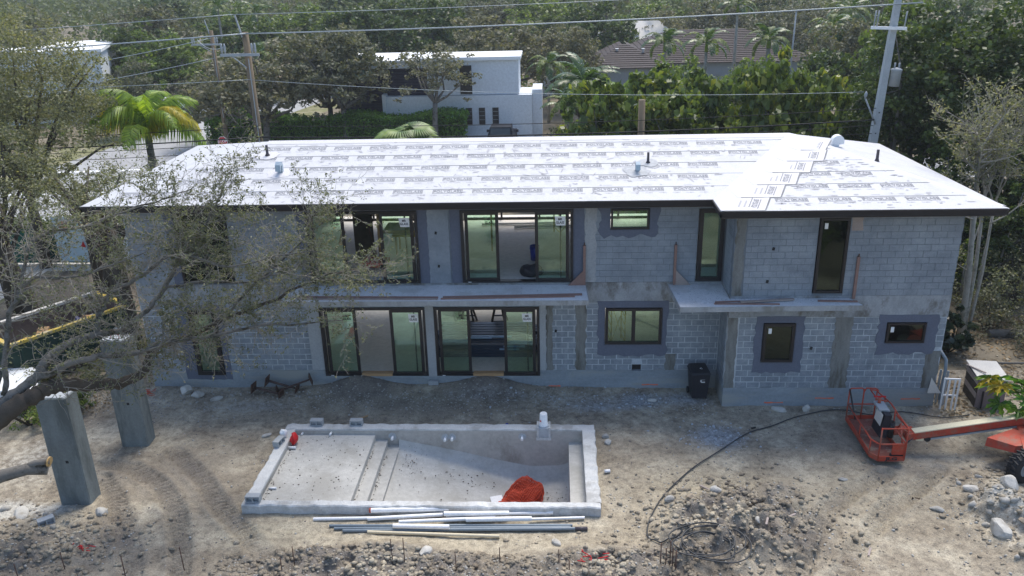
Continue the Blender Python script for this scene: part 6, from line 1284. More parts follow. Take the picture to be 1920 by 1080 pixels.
# band of broadleaf trees just behind the roof on the right
for k in [('broad', 2.6, 18.5, 8.6, 3.3, 'broadleaf tree at the left end of the green row behind the roof', .2), ('broad', 5.6, 17.0, 8.5, 3.1, 'broadleaf tree with yellowing leaves by the stub pole', .2), ('broad', 8.4, 18.5, 8.8, 3.3, 'broadleaf tree in the middle of the row behind the roof', .18), ('broad', 11.2, 18.2, 9.7, 3.2, 'rounded taller broadleaf tree near the right of the row behind the roof', .18),
          ('broad', 13.4, 17.2, 8.6, 2.8, 'broadleaf tree at the right end of the row left of the concrete pole', .15), ('olive', -.2, 21.5, 5.6, 2.6, 'grey green bush beside the parked black truck', .1), ('broad', 5, 24, 8.4, 3.6, 'broadleaf tree behind the row near the coconut palm', .2), ('mid', 14.4, 24, 7.6, 3.2, 'shaded green tree behind the right end of the row', .15)]: tree(*k[:6], base=k[6], group='broadleaf trees behind the roof', name='broadleaf_tree')
for i, (x, y, kd, h, R) in enumerate(((-62, 112, 'dark', 10.5, 8), (-47, 124, 'olive', 10, 8), (-33, 116, 'dark', 10.4, 7.5), (-14, 128, 'mid', 10.6, 8), (-3, 118, 'dark', 9.6, 7), (9, 130, 'olive', 9.6, 8), (22, 118, 'mid', 9.4, 7.5), (34, 108, 'dark', 9.8, 7), (44, 96, 'olive', 9.6, 7), (38, 82, 'dark', 9.2, 6.5), (31, 94, 'olive', 9.6, 6.5), (40, 66, 'dark', 10, 6))):
    tree(kd, x, y, h, R, f'hazy {dict(dark="dark green", olive="grey green", mid="light green")[kd]} tree of the far skyline, {"first second third fourth fifth sixth seventh eighth ninth tenth eleventh twelfth".split()[i]} from the left', base=.15, tw=0, nl=5)
def big_tree(name, lab, x, y, h, R, leafm, seed, leaf, clumps, per, base=.15, bark='bark', nl=14, tw=2, asp=.7, spread=.12, shell=.5, Hs=None, trunk_r=.25, cat='tree', grp='large trees close to the house', lob=7):
    Hc = h*(1-base); me, cs = crown_mesh('crown', seed, clumps, per, leaf/R, M[leafm], spread=spread, shell=shell, lob=lob, asp=asp, hr=Hc*.95/R); t = thing(name, lab, cat, (x, y, 0), 0, grp)
    c = link('crown', me, t, (0, 0, h*base)); c.scale = (R, R, Hc*.95); link('trunk', trunk_mesh('trunk', seed, cs, M[bark], h0=h*base, r0=trunk_r, nl=nl, twig=tw, R=R, zs=Hc*.95), t, (0, 0, h*base)); return t
big_tree('broadleaf_tree', 'large dark sea grape tree rising behind the concrete pole', 17.4, 15.5, 12.6, 4.6, 'leaf_dark', 101, .22, 380, 60, .12)
big_tree('broadleaf_tree', 'large shady broadleaf tree at the top right corner', 21.2, 14.0, 13.4, 5.2, 'leaf_dark', 102, .22, 400, 60, .1)
big_tree('broadleaf_tree', 'bright green bush like tree right of the concrete pole foot', 16.6, 12.0, 6.6, 2.8, 'leaf_mid', 103, .15, 190, 60, .1)
big_tree('broadleaf_tree', 'yellow green tree over the right edge beside the bare tree', 20.2, 8.8, 7.6, 2.9, 'leaf_mid', 104, .16, 200, 60, .12)
big_tree('broadleaf_tree', 'dense dark tree filling the right edge', 22.5, 10.5, 9.5, 4.0, 'leaf_dark', 108, .2, 240, 60, .05)
big_tree('broadleaf_tree', 'dark understorey tree between the bright bushes at the right', 18.6, 9.2, 5.4, 2.6, 'leaf_dark', 109, .17, 150, 60, .05)
big_tree('oak_tree', 'tall oak filling the top left corner', -25.2, 12.5, 14.6, 6.2, 'leaf_oak', 105, .14, 680, 62, .22, bark='bark_dark', spread=.10, asp=.5)
big_tree('oak_tree', 'oak at the left edge half way up, beside the green fence', -23.0, 6.5, 9.2, 4.0, 'leaf_oak', 106, .115, 360, 60, .34, bark='bark_dark', spread=.10, asp=.5)
big_tree('oak_tree', 'oak behind the dumpster whose crown reaches the roof corner', -20.3, 8.6, 7.0, 2.2, 'leaf_oak', 107, .10, 150, 40, .5, bark='bark_dark', spread=.10, asp=.5, nl=10)
big_tree('oak_tree', 'oak at the far left edge above the silver car', -21.9, .2, 7.6, 3.2, 'leaf_oak', 110, .10, 230, 45, .45, bark='bark_dark', spread=.11, asp=.5)
def grove():
    L = [((-19.9, 3.4), (-20.9, 3.9), .26, 'dark leaning oak trunk behind the left end of the dumpster'), ((-18.35, 5.2), (-17.9, 5.6), .17, 'slim dark oak trunk behind the middle of the dumpster'), ((-17.2, 4.9), (-18.0, 5.4), .24, 'thick dark oak trunk leaning left behind the dumpster'), ((-16.2, 3.1), (-16.5, 3.6), .30, 'thick dark oak trunk at the right end of the dumpster')]
    for i, ((x0, y0), (x1, y1), r, lab) in enumerate(L):
        t = thing('oak_tree', lab, 'tree', (x0, y0, 0), 0, 'oak grove around the dumpster'); dx, dy = x1-x0, y1-y0
        mb = MB(); mb.tube([(0, 0, 0), (dx*.4, dy*.4, 1.6), (dx, dy, 3.4), (dx*1.1, dy*1.2, 4.6)], [r*1.2, r, r*.8, r*.55], 9)
        rr = random.Random(i); tips = []
        for k in range(6):
            a = k*1.05+i; q = Vector((dx*1.1+math.cos(a)*1.4, dy*1.2+math.sin(a)*1.4, 5.6+rr.uniform(-.6, .8))); s = Vector((dx, dy, 3.4+rr.uniform(-.6, 1))); mb.tube([s, s.lerp(q, .5)+Vector((rr.uniform(-.2, .2), rr.uniform(-.2, .2), .1)), q], [r*.38, r*.22, .03], 6); tips.append(q)
        mb.obj('trunk', M['bark_dark'], t); r_ = np.random.default_rng(200+i); cs = np.array([np.array(q)+r_.normal(0, .55, 3)*np.array([1, 1, .6]) for q in tips for _ in range(9)]); n = len(cs)*26
        c = np.repeat(cs, 26, 0)+r_.normal(0, .24, (n, 3)); V, Fq = leaf_quads(c, .07+.05*r_.random(n), r_, asp=.5); link('crown', npmesh('crown', V, Fq, M['leaf_oak']), t)
grove()
# ---- foreground oak reaching across the facade
LIMBS = {
 'L1': [(-13.8, -9.2, 3.14, .30), (-12.94, -9, 3.96, .26), (-12.39, -8.5, 4.29, .23), (-12.03, -8, 4.28, .2), (-11.54, -7.3, 3.94, .18), (-11.17, -6.6, 3.67, .16), (-10.83, -6.2, 3.83, .13), (-10.69, -5.8, 4.29, .1), (-10.24, -5.4, 4.26, .085), (-9.0, -5, 4.7, .065), (-7.56, -4.7, 5.2, .05), (-6.41, -4.4, 5.7, .035), (-5.48, -4.2, 5.85, .018)],
 'L2': [(-13.68, -8.8, 3.62, .2), (-13.08, -8.6, 4.16, .17), (-12.49, -8.2, 4.54, .14), (-12.26, -7.9, 4.9, .13), (-12.03, -7.5, 5.08, .12), (-11.81, -7.2, 5.13, .11), (-11.38, -6.8, 5.13, .1), (-11.1, -6.4, 5.02, .09), (-10.64, -6, 5.36, .08), (-10.16, -5.6, 5.88, .07), (-9.77, -5.3, 6.71, .06), (-9.39, -5, 7.09, .05), (-8.89, -4.7, 7.74, .035), (-8.58, -4.5, 8.4, .02), (-8.39, -4.4, 8.8, .01)],
 'L3': [(-12.49, -8.2, 4.54, .12), (-11.66, -7.8, 4.81, .1), (-11.2, -7.2, 4.69, .09), (-10.66, -6.6, 4.5, .08), (-10.03, -6.1, 4.57, .065), (-9.05, -5.7, 4.55, .05), (-7.98, -5.4, 4.69, .04), (-6.92, -5.1, 4.63, .03), (-5.8, -4.9, 4.65, .015)],
 'L4': [(-13.04, -8.5, 4.31, .08), (-13.0, -8.3, 5.06, .08), (-12.86, -8, 5.97, .075), (-12.62, -7.8, 6.51, .07), (-12.3, -7.6, 6.94, .05), (-11.65, -7.2, 6.76, .04), (-10.77, -6.8, 6.94, .025), (-9.98, -6.4, 7.18, .01)],
 'L5': [(-11.48, -6.9, 5.13, .08), (-11.39, -6.7, 5.6, .075), (-11.19, -6.4, 6.05, .07), (-10.61, -6.1, 6.3, .06), (-9.53, -5.8, 6.88, .05), (-8.5, -5.3, 6.35, .03), (-7.29, -5, 6.53, .02), (-6.2, -4.8, 6.6, .01)],
 'L6': [(-12.62, -7.7, 6.44, .05), (-12.3, -7.6, 7.47, .05), (-11.92, -7.4, 7.93, .045), (-11.15, -7, 8.0, .04), (-10.38, -6.4, 8.2, .03), (-9.69, -5.8, 8.3, .02), (-9.09, -5.4, 8.5, .01)],
 'L7': [(-9.0, -5, 4.7, .05), (-8.2, -4.7, 5.6, .04), (-7.5, -4.5, 6.1, .03), (-6.6, -4.3, 6.9, .02), (-5.9, -4.1, 7.4, .008)],
 'L8': [(-10.16, -5.6, 5.88, .05), (-9.3, -5.2, 5.9, .04), (-8.4, -4.9, 5.75, .03), (-7.4, -4.7, 5.95, .02), (-6.5, -4.6, 6.3, .01)]}
def foreground_oak():
    t = thing('oak_tree', 'sparse oak whose long bare branches reach across the left of the facade', 'tree', (-16.2, -9.6, 0)); O = Vector((-16.2, -9.6, 0)); r = random.Random(11)
    MB().tube([Vector(p)-O for p in ((-16.2, -9.6, -.1), (-16.0, -9.6, 1.2), (-15.2, -9.5, 2.4), (-13.8, -9.2, 3.14))], [.55, .45, .38, .30], 12).obj('trunk', M['bark'], t)
    tips = []; twigs = MB(); mids = MB(); leaves = []
    def twig(p, d, L, rad, depth):
        n = max(3, int(L/.16)); pts = [p]; q = p.copy(); dd = d.normalized()
        for k in range(n):
            dd = (dd+Vector((r.gauss(0, .16), r.gauss(0, .16), r.gauss(0, .13)+.015))).normalized(); q = q+dd*L/n; pts.append(q.copy())
        (mids if rad > .012 else twigs).tube(pts, [max(.0042, rad*(1-k/(n+.5))) for k in range(n+1)], 5 if rad > .012 else 3, cap=False)
        if depth > 0:
            m = int(L/.20)+1
            for j in range(m):
                i = min(n, 1+int((j+.6)/m*n)); sd = Vector((r.gauss(0, 1), r.gauss(0, .8), r.gauss(.15, .75))).normalized(); twig(pts[i], dd*.55+sd*.8, L*r.uniform(.32, .62), rad*.5, depth-1)
        if depth <= 1:
            for i in range(1, n+1):
                for _ in range(r.choice((0, 1, 1, 2, 2))): leaves.append(pts[i]+Vector((r.gauss(0, .035), r.gauss(0, .035), r.gauss(0, .03))))
            for _ in range(6): leaves.append(pts[-1]+Vector((r.gauss(0, .04), r.gauss(0, .04), r.gauss(0, .035))))
    for key, P in LIMBS.items():
        pts = [Vector(p[:3]) for p in P]; sp = smooth_path(pts, 4); rad = [.82*(P[min(i//4, len(P)-1)][3]*(1-(i % 4)/4)+P[min(i//4+1, len(P)-1)][3]*(i % 4)/4) for i in range(len(sp))]
        sp2 = [p+Vector((r.gauss(0, .02), 0, r.gauss(0, .02))) for p in sp]
        fine = smooth_path([tuple(p-O) for p in sp2], 3); fr_ = [rad[min(i//3, len(rad)-1)]*(1+.10*math.sin(i*1.7)+r.uniform(-.05, .05)) for i in range(len(fine))]
        lm = MB().tube(fine, fr_, 12 if rad[0] > .1 else 7)
        if rad[0] > .1: lm.v = [tuple(Vector(v)+Vector((r.gauss(0, 1), r.gauss(0, 1), r.gauss(0, 1)))*.045*fr_[min(i//12, len(fr_)-1)]) for i, v in enumerate(lm.v)]
        lm.obj('limb', M['bark_dark'] if key == 'L1' else M['bark'], t)  # first limb's darker bark paints in the shade on it
        for i in range(3, len(sp)):
            if rad[i] < .115:
                dens = 1.15 if rad[i] < .06 else .5
                for _rep in range(2 if (r.random() < .45 and rad[i] < .07) else int(r.random() < dens)):
                    d = (sp[i]-sp[i-1]).normalized(); sd = Vector((r.gauss(.1, .7), r.gauss(0, .7), r.gauss(.25, .7))).normalized(); twig(sp[i], d*.6+sd*.9, r.uniform(.5, 1.5), min(.022, rad[i]*.5), 2)
    # hanging bare twigs under the limbs
    for _ in range(120):
        P = LIMBS[r.choice(['L1', 'L3', 'L1'])]; p = Vector(r.choice(P[3:-2])[:3]); d = Vector((r.gauss(.4, .5), r.gauss(0, .4), r.gauss(-.5, .5)))
        n = 7; pts = [p]; q = p.copy(); dd = d.normalized()
        for k in range(n): dd = (dd+Vector((r.gauss(0, .22), r.gauss(0, .2), r.gauss(0, .2)))).normalized(); q = q+dd*r.uniform(.08, .18); pts.append(q.copy())
        twigs.tube(pts, [.009*(1-k/(n+1))+.002 for k in range(n+1)], 3, cap=False)
    mids.v = [tuple(Vector(v)-O) for v in mids.v]; twigs.v = [tuple(Vector(v)-O) for v in twigs.v]
    tag(mids.obj('branches', M['twig'], t), kind='stuff'); tag(twigs.obj('twigs', M['twig'], t), kind='stuff')
    c = np.array([tuple(p-O) for p in leaves]); rn = np.random.default_rng(8)
    # keep leaves patchy
    vn = VN(77); keep = rn.random(len(c)) < np.clip(vn(c[:, 0]*1.0+c[:, 1], c[:, 2], .55)*2.3-.45, .10, 1)*np.clip(.55+(c[:, 0]-3)*.12, .45, 1); c = c[keep]
    V, Fq = leaf_quads(c, .05+.05*rn.random(len(c)), rn, asp=.45); tag(link('leaves', npmesh('leaves', V, Fq, M['leaf_oak']), t), kind='stuff'); print('fg leaves', len(c))
    cut = MB().tube([Vector(p)-O for p in ((-15.2, -9.3, 2.0), (-14.25, -9, 1.96), (-13.67, -8.6, 2.1), (-13.17, -8.3, 2.11), (-12.80, -8.1, 1.95))], [.24, .20, .17, .15, .12], 10).obj('cut_limb', M['bark'], t); MB().tube([Vector((-12.80, -8.1, 1.95))-O, Vector((-12.775, -8.09, 1.94))-O], .118, 12).obj('cut_face', M['cut_grey'], cut)
    cut = MB().tube([Vector(p)-O for p in ((-13.35, -8.35, 2.08), (-12.98, -8.2, 2.22), (-12.74, -8.02, 2.16))], [.10, .09, .085], 9).obj('cut_limb', M['bark'], t); MB().tube([Vector((-12.75, -8.03, 2.16))-O, Vector((-12.72, -8.03, 2.155))-O], .13, 14).obj('cut_face', M['cut'], cut)
foreground_oak()
# ---- bare tree at the right
def bare_tree():
    t = thing('bare_tree', 'slender pale multi stemmed tree with few leaves at the right house corner', 'tree', (15.2, 4.0, 0)); r = random.Random(21); tw, md, lv_ = MB(), MB(), []
    def grow(p, d, L, rad, depth):
        n = max(3, int(L/.25)); pts = [p]; q = p.copy(); dd = d.normalized()
        for k in range(n): dd = (dd+Vector((r.gauss(0, .09), r.gauss(0, .09), r.gauss(.03, .06)))).normalized(); q = q+dd*L/n; pts.append(q.copy())
        (md if rad > .015 else tw).tube(pts, [max(.005, rad*(1-.75*k/n)) for k in range(n+1)], 6 if rad > .02 else 3, cap=False)
        if depth > 0:
            for j in range(int(2+L/.38)):
                i = r.randint(max(1, n//3), n); sd = Vector((r.gauss(0, 1), r.gauss(0, 1), r.gauss(.35, .5))).normalized(); grow(pts[i], dd*.5+sd*.8, L*r.uniform(.3, .55), rad*.42, depth-1)
        if depth <= 1:
            for i in range(1, n+1):
                if r.random() < .55: lv_.append(pts[i]+Vector((r.gauss(0, .05), r.gauss(0, .05), r.gauss(0, .05))))
    for (p, tip, rad) in (((0, 0, 0), (-.35, 0, 5.2), .12), ((.12, .05, 0), (.05, .2, 5.4), .08), ((.3, .1, 0), (.5, .3, 5.0), .06)):
        a, b = Vector(p), Vector(tip); mid = a.lerp(b, .5)+Vector((.08, 0, 0)); MB().tube([a, a.lerp(mid, .5), mid, b], [rad*1.2, rad, rad*.9, rad*.7], 8).obj('stem', M['bark_pale'], t)
        for k in range(3): grow(b, (b-mid)*.35+Vector((r.gauss(0, .6), r.gauss(0, .5), .9)), r.uniform(2.2, 3.4), rad*.6, 3)
    grow(Vector((-.2, 0, 4.6)), Vector((-1, -.4, .25)), 2.4, .03, 3); grow(Vector((-.1, 0, 5.0)), Vector((-1, -.5, .5)), 2.6, .03, 3); grow(Vector((0, 0, 2.6)), Vector((-1, -.2, .45)), 1.5, .02, 2); grow(Vector((.4, .2, 4.4)), Vector((1, -.2, .4)), 2.6, .03, 3)
    tag(md.obj('branches', M['bark_pale'], t), kind='stuff'); tag(tw.obj('twigs', M['twig'], t), kind='stuff'); c = np.array([tuple(p) for p in lv_]); rn = np.random.default_rng(3)
    c = np.repeat(c, 2, 0)+rn.normal(0, .05, (len(c)*2, 3)); V, Fq = leaf_quads(c, .09+.06*rn.random(len(c)), rn, asp=.45); tag(link('leaves', npmesh('leaves', V, Fq, M['leaf_oak']), t), kind='stuff'); print('bare leaves', len(c))
bare_tree()
def thicket():
    r = random.Random(31)
    for i in range(16):
        x = 14.6+i*.42+r.uniform(-.15, .15); y = 7.6+r.uniform(-1.2, 1.6)
        o = MB().tube([(0, 0, 0), (r.uniform(-.1, .1), 0, 1.6), (r.uniform(-.1, .5), .1, 4.4)], [.05, .04, .02], 5).obj('sapling_trunk', M['bark_pale'], None, (x, y, 0)); tag(o, f'{ordn[i]} thin pale stem from the left in the thicket behind the bare tree', 'tree', 'thin stems of the thicket')
thicket()
def bushy(name, lab, x, y, z, R, h, leafm, seed, leaf, clumps, per, asp=.6, cat='bush', grp=None, bark='bark_dark'):
    me, cs = crown_mesh('foliage', seed, clumps, per, leaf/R, M[leafm], spread=.2, shell=.3, lob=5, asp=asp, hr=h/R); t = thing(name, lab, cat, (x, y, z), 0, grp); c = link('foliage', me, t); c.scale = (R, R, h)
    mb = MB(); r = random.Random(seed)
    for p in cs[:10]: mb.tube([(0, 0, -.05), (p[0]*R*.5+r.uniform(-.05, .05), p[1]*R*.5, p[2]*h*.5), (p[0]*R, p[1]*R, p[2]*h)], [.03, .02, .006], 4)
    mb.obj('stems', M[bark], t); return t
bushy('sea_grape_bush', 'dark round leaved bush growing against the right house wall', 14.2, 2.7, 0, 1.0, 1.7, 'leaf_sea', 301, .26, 36, 16, .9)
for i, (x, y, R, h, lm, lab) in enumerate(((16.4, 4.6, 1.4, 1.6, 'leaf_olive', 'dry olive shrub right of the bare tree foot'), (17.6, 3.0, 1.5, 1.5, 'leaf_olive', 'straggly dry shrub on the slope at the right edge'), (17.4, 5.6, 1.7, 2.4, 'leaf_oak', 'larger twiggy shrub behind the fallen log'), (15.2, 6.4, 1.2, 1.6, 'leaf_olive', 'shrub behind the bare tree foot'), (18.6, 4.6, 1.8, 2.6, 'leaf_oak', 'tangled shrub at the right edge'), (17.9, 1.0, 1.2, .9, 'leaf_olive', 'low dry scrub above the pump box'), (16.2, 8.2, 1.9, 2.8, 'leaf_mid', 'green shrub among the thin stems'), (19, 7.4, 2.2, 3.6, 'leaf_oak', 'tall shrub behind the tangled shrub'))): bushy('shrub', lab, x, y, 0, R, h, lm, 310+i, .10, 60, 30, grp='shrubs on the right slope')
for i, (x, y, R, h, lm, lab) in enumerate(((-17.0, -2.6, .9, 1.1, 'leaf_mid', 'green bush between the silver car and the columns'), (-15.9, -1.5, .8, 1.0, 'leaf_mid', 'leafy bush behind the farther column'), (-18.0, -.4, 1.2, 1.0, 'leaf_oak', 'weeds along the near side of the dumpster'), (-16.4, .6, 1.0, .9, 'leaf_oak', 'weeds at the right foot of the dumpster'), (-19.6, -.2, 1.3, 1.1, 'leaf_dark', 'dark weeds under the left end of the dumpster'), (-17.4, 13.0, 1.4, 1.0, 'leaf_mid', 'green weeds beside the white car'), (-15.4, 3.8, .8, .9, 'leaf_mid', 'yellow green weeds against the left house corner'))): bushy('shrub', lab, x, y, 0, R, h, lm, 330+i, .09, 50, 30, grp='shrubs on the left side')
tag(MB().tube([(-1.2, 0, .1), (-.3, .05, .05), (.5, -.1, .12), (1.3, -.05, .18)], [.13, .2, .17, .12], 9).obj('fallen_log', M['bark'], None, (17.4, 4.0, .06)), 'fallen log lying on the slope right of the bare tree', 'log')
tag(MB().tube([(-1.3, .1, .05), (-.4, -.1, .1), (.5, 0, .08), (1.2, -.3, .05)], [.03, .04, .03, .02], 6).obj('fallen_branch', M['bark'], None, (16.2, 1.6, .03)), 'dark fallen branch lying on the slope above the pump box', 'branch')
for i in range(15):
    x = -16.5+i*2.4; y = -16.6-(i % 3)*1.9
    bushy('garden_shrub', f'{ordn[i]} garden shrub from the left below the viewpoint, facing the house', x, y, 0, 1.8, 2.3 if y < -18 else 1.7, ('leaf_mid', 'leaf_dark', 'leaf_oak')[i % 3], 360+i, .16, 60, 30, grp='shrubs facing the house across the yard')
# hedge in front of the white house
def hedge():
    r = np.random.default_rng(44); t = thing('hedge', 'clipped green hedge with a sunlit top in front of the white house', 'hedge', (-17.5, 41.5, 0))
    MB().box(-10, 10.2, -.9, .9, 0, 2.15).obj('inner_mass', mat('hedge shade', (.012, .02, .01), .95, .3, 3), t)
    n = 30000; f = r.random(n); x = r.uniform(-10.4, 10.6, n); y = np.where(f < .45, r.uniform(-1.1, 1.1, n), -1.05+r.normal(0, .08, n)); z = np.where(f < .45, 2.3+.25*np.sin(x*.9)+r.normal(0, .12, n), r.uniform(0, 2.4, n))
    V, Fq = leaf_quads(np.stack([x, y, z], 1), .14+.1*r.random(n), r, asp=.6); tag(link('leaves', npmesh('leaves', V, Fq, M['leaf_hedge']), t), kind='stuff')
    t.rotation_euler = (0, 0, .015)
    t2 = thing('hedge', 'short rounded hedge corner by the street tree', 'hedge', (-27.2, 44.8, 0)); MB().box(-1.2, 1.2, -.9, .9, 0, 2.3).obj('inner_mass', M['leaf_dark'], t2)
    n = 6000; a = r.random(n)*6.28; z = r.uniform(0, 2.7, n); rr = 1.35+r.normal(0, .1, n)-.15*(z > 2.3); V, Fq = leaf_quads(np.stack([rr*np.cos(a), rr*np.sin(a)*.9, z], 1), .14+.08*r.random(n), r, asp=.6); tag(link('leaves', npmesh('leaves', V, Fq, M['leaf_hedge']), t2), kind='stuff')
hedge()
# ---- palms
def frond_mesh(seed, L, droop, leafL, m, n=30, lift=.5, hang=.6, width=.05):
    r = np.random.default_rng(seed); V = []; Fq = []; pts = []
    for k in range(n+1):
        s = k/n; pts.append((L*s*(1-.18*s*droop), 0, L*(lift*s-droop*s*s*.75)))
    P = np.array(pts)
    for k in range(n):    # rachis as thin 3-D ribbon
        w = .03*(1-k/n)+.008; b = len(V)
        for q, ww in ((P[k], w), (P[k+1], w*.95)): V += [(q[0], -ww, q[2]), (q[0], 0, q[2]+ww), (q[0], ww, q[2])]
        Fq += [(b, b+1, b+4, b+3), (b+1, b+2, b+5, b+4)]
    for k in range(2, n):
        s = k/n; l = leafL*math.sin(math.pi*min(1, .12+s*.88))**.6*r.uniform(.8, 1.1); t = P[k+1]-P[k-1]; t = t/np.linalg.norm(t)
        for sd in (-1, 1):
            for rep in range(2):
                p = P[k]+t*r.uniform(-.5, .5)*L/n; out = np.array([t[0]*.55, sd*.85, t[2]*.4+.1]); out /= np.linalg.norm(out); mid = p+out*l*.5+np.array([0, 0, -.08*hang*l]); tip = p+out*l*(1-.2*hang)+np.array([0, 0, -hang*l*r.uniform(.5, .9)]); w = t*width
                b = len(V); V += [tuple(p-w*.4), tuple(p+w*.4), tuple(mid+w), tuple(mid-w), tuple(tip), tuple(tip+w*.1)]; Fq += [(b, b+1, b+2, b+3), (b+3, b+2, b+5, b+4)]
    return npmesh('frond', V, Fq, M[m])
def palm(name, lab, x, y, h, fr, n, trunk_r, lean=(0, 0), tm='bark_pale', grp='palm trees', tilt=(-.9, .9), scale=1, shaft=False, thick=.0):
    t = thing(name, lab, 'palm tree', (x, y, 0), 0, grp); r = random.Random(int(x*31+y)); top = Vector((lean[0], lean[1], h))
    MB().tube([(0, 0, 0), (lean[0]*.3, lean[1]*.3, h*.5), tuple(top)], [trunk_r*1.15, trunk_r, trunk_r*.8], 9).obj('trunk', M[tm], t)
    if shaft: MB().tube([tuple(top-Vector((0, 0, .1))), tuple(top+Vector((0, 0, .8)))], [trunk_r*1.0, trunk_r*.55], 8).obj('crownshaft', M['leaf_palm'], t)
    for k in range(n):
        o = link('frond', fr[k % len(fr)], t, top+Vector((0, 0, .6 if shaft else 0))); a = k*2.399; el = tilt[0]+(tilt[1]-tilt[0])*(k/n); o.rotation_euler = (r.uniform(-.25, .25), -el, a); o.scale = (scale,)*3
    return t
FQ = [frond_mesh(1, 3.0, 1.25, .72, 'leaf_palm', n=44, lift=.95, hang=1.35, width=.028), frond_mesh(2, 2.8, 1.55, .70, 'leaf_palm', n=44, lift=1.15, hang=1.4, width=.028)]
FC = [frond_mesh(3, 3.0, .9, .6, 'leaf_palm_dark', n=22, lift=.6, hang=.5, width=.06), frond_mesh(4, 2.8, 1.1, .6, 'leaf_palm_dark', n=22, lift=.5, hang=.6, width=.06)]
FR = [frond_mesh(5, 2.6, 1.0, .5, 'leaf_palm_dark', n=18, lift=.7, hang=.5, width=.07), frond_mesh(6, 2.6, 1.3, .5, 'leaf_mid', n=18, lift=.7, hang=.6, width=.07)]
tq = palm('queen_palm', 'bright green and yellow drooping palm beyond the left end of the roof', -19.3, 13.4, 6.3, FQ, 13, .2, grp=None, tilt=(-.25, 1.0), tm='bark', scale=1.22)
yl = leafmat('yellow palm leaflets', (.22, .22, .02), (.50, .44, .05), .45, (1.1, .9, .4)); fy = FQ[1].copy(); fy.materials.clear(); fy.materials.append(yl)
for a_, e_ in ((-.25, .35), (.1, .1), (3.3, .3), (2.9, .05)):
    o = link('frond', fy, tq, (0, 0, 6.2)); o.rotation_euler = (0, -e_, a_); o.scale = (1.25,)*3; o['label'] = 'yellowing drooping frond'
for k in range(4): MB().tube([(.1*math.cos(k*1.6), .1*math.sin(k*1.6), 5.6), (.3*math.cos(k*1.6), .3*math.sin(k*1.6), 4.6), (.32*math.cos(k*1.6), .32*math.sin(k*1.6), 3.4)], .025, 5).obj('hanging_stalk', M['bark'], tq)
palm('coconut_palm', 'glossy coconut palm left of the brown tiled roof', 1.8, 27.5, 6.4, FC, 15, .14, tilt=(-.5, 1.0)); palm('coconut_palm', 'lower arching yellow green palm right of the coconut palm', 3.6, 24.5, 5.6, FQ, 10, .13, tilt=(-.4, .8))
palm('royal_palm', 'palm standing in front of the middle of the brown tiled roof', 12.4, 46, 6.4, FR, 12, .15, tilt=(-.6, .9), shaft=True); palm('royal_palm', 'palm at the left of the tiled roof beside the middle palm', 9.4, 49, 6.2, FR, 12, .14, tilt=(-.6, .9), shaft=True)
palm('royal_palm', 'palm with a thick pale trunk at the right end of the tiled roof', 17.4, 46, 6.6, FR, 13, .2, tilt=(-.7, .8), shaft=True); palm('royal_palm', 'palm at the top edge above the right end of the tiled roof', 17.6, 60, 8.6, FR, 11, .15, tilt=(-.6, .8), shaft=True)
palm('royal_palm', 'thin trunked palm against the grey tree right of the tiled roof', 22.6, 47, 7.4, FR, 12, .11, tilt=(-.7, .7), shaft=True); palm('royal_palm', 'dark palm between the tiled roof and the yellow green tree', 25.5, 52, 8.3, FR, 11, .12, tilt=(-.7, .7), shaft=True)
palm('royal_palm', 'dark palm beside the far wooden pole', -26.8, 52, 6.4, FR, 12, .13, tilt=(-.8, .7)); palm('royal_palm', 'palm fronds at the top edge left of the far pole', -40, 78, 9.4, FR, 13, .15, tilt=(-.7, .8)); palm('royal_palm', 'second palm at the top edge left of the far pole', -34, 74, 8.8, FR, 13, .15, tilt=(-.7, .8))
palm('royal_palm', 'dark palm near the small pale roof behind the white house', -.5, 50, 5.2, FR, 12, .13, tilt=(-.8, .7))
palm('areca_palm', 'small spiky palm by the right hand wall of the white house', 1.0, 38, 3.2, FR, 14, .12, tilt=(-.3, 1.1))
def fan_palm(lab, x, y, h, n, s):
    t = thing('fan_palm', lab, 'palm tree', (x, y, 0), 0, 'fan palms behind the roof'); MB().tube([(0, 0, 0), (0, 0, h)], .16, 8).obj('trunk', M['bark'], t); r = random.Random(int(x*7))
    V, Fq = [], []; seg = 26
    for k in range(seg):
        a = -1.95+3.9*k/(seg-1); da = .088; R = 1.0*(1-.12*abs(a)/2); 
        for j in range(2):
            pass
        b = len(V); V += [(0, 0, 0), (math.cos(a-da)*R*.6, math.sin(a-da)*R*.6, .03), (math.cos(a)*R*.6, math.sin(a)*R*.6, .09), (math.cos(a+da)*R*.6, math.sin(a+da)*R*.6, .03), (math.cos(a)*R, math.sin(a)*R, -.22)]
        Fq += [(b, b+1, b+2), (b, b+2, b+3), (b+1, b+4, b+2), (b+2, b+4, b+3)]
    me = npmesh('fan_leaf', V, Fq, M['leaf_fan'])
    for k in range(n):
        a = k*2.399; el = r.uniform(.1, 1.1); d = Vector((math.cos(a)*math.cos(el), math.sin(a)*math.cos(el), math.sin(el))); st_ = MB().tube([(0, 0, h), tuple(Vector((0, 0, h))+d*.9*s)], .02, 4).obj('leaf_stalk', M['leaf_fan'], t)
        o = link('fan_leaf', me, t, Vector((0, 0, h))+d*.85*s); o.rotation_euler = (r.uniform(-.4, .4), -el*.4+.35, a); o.scale = (s, s, s)
fan_palm('fan palm just over the ridge in front of the hedge', -6.7, 12.0, 5.9, 20, 1.0); fan_palm('fan palm with an orange dead leaf over the ridge by the stub pole', 5.6, 11.0, 5.45, 14, .8); fan_palm('small fan palm peeping over the ridge left of the stub pole', 4.0, 11.4, 5.2, 10, .6)
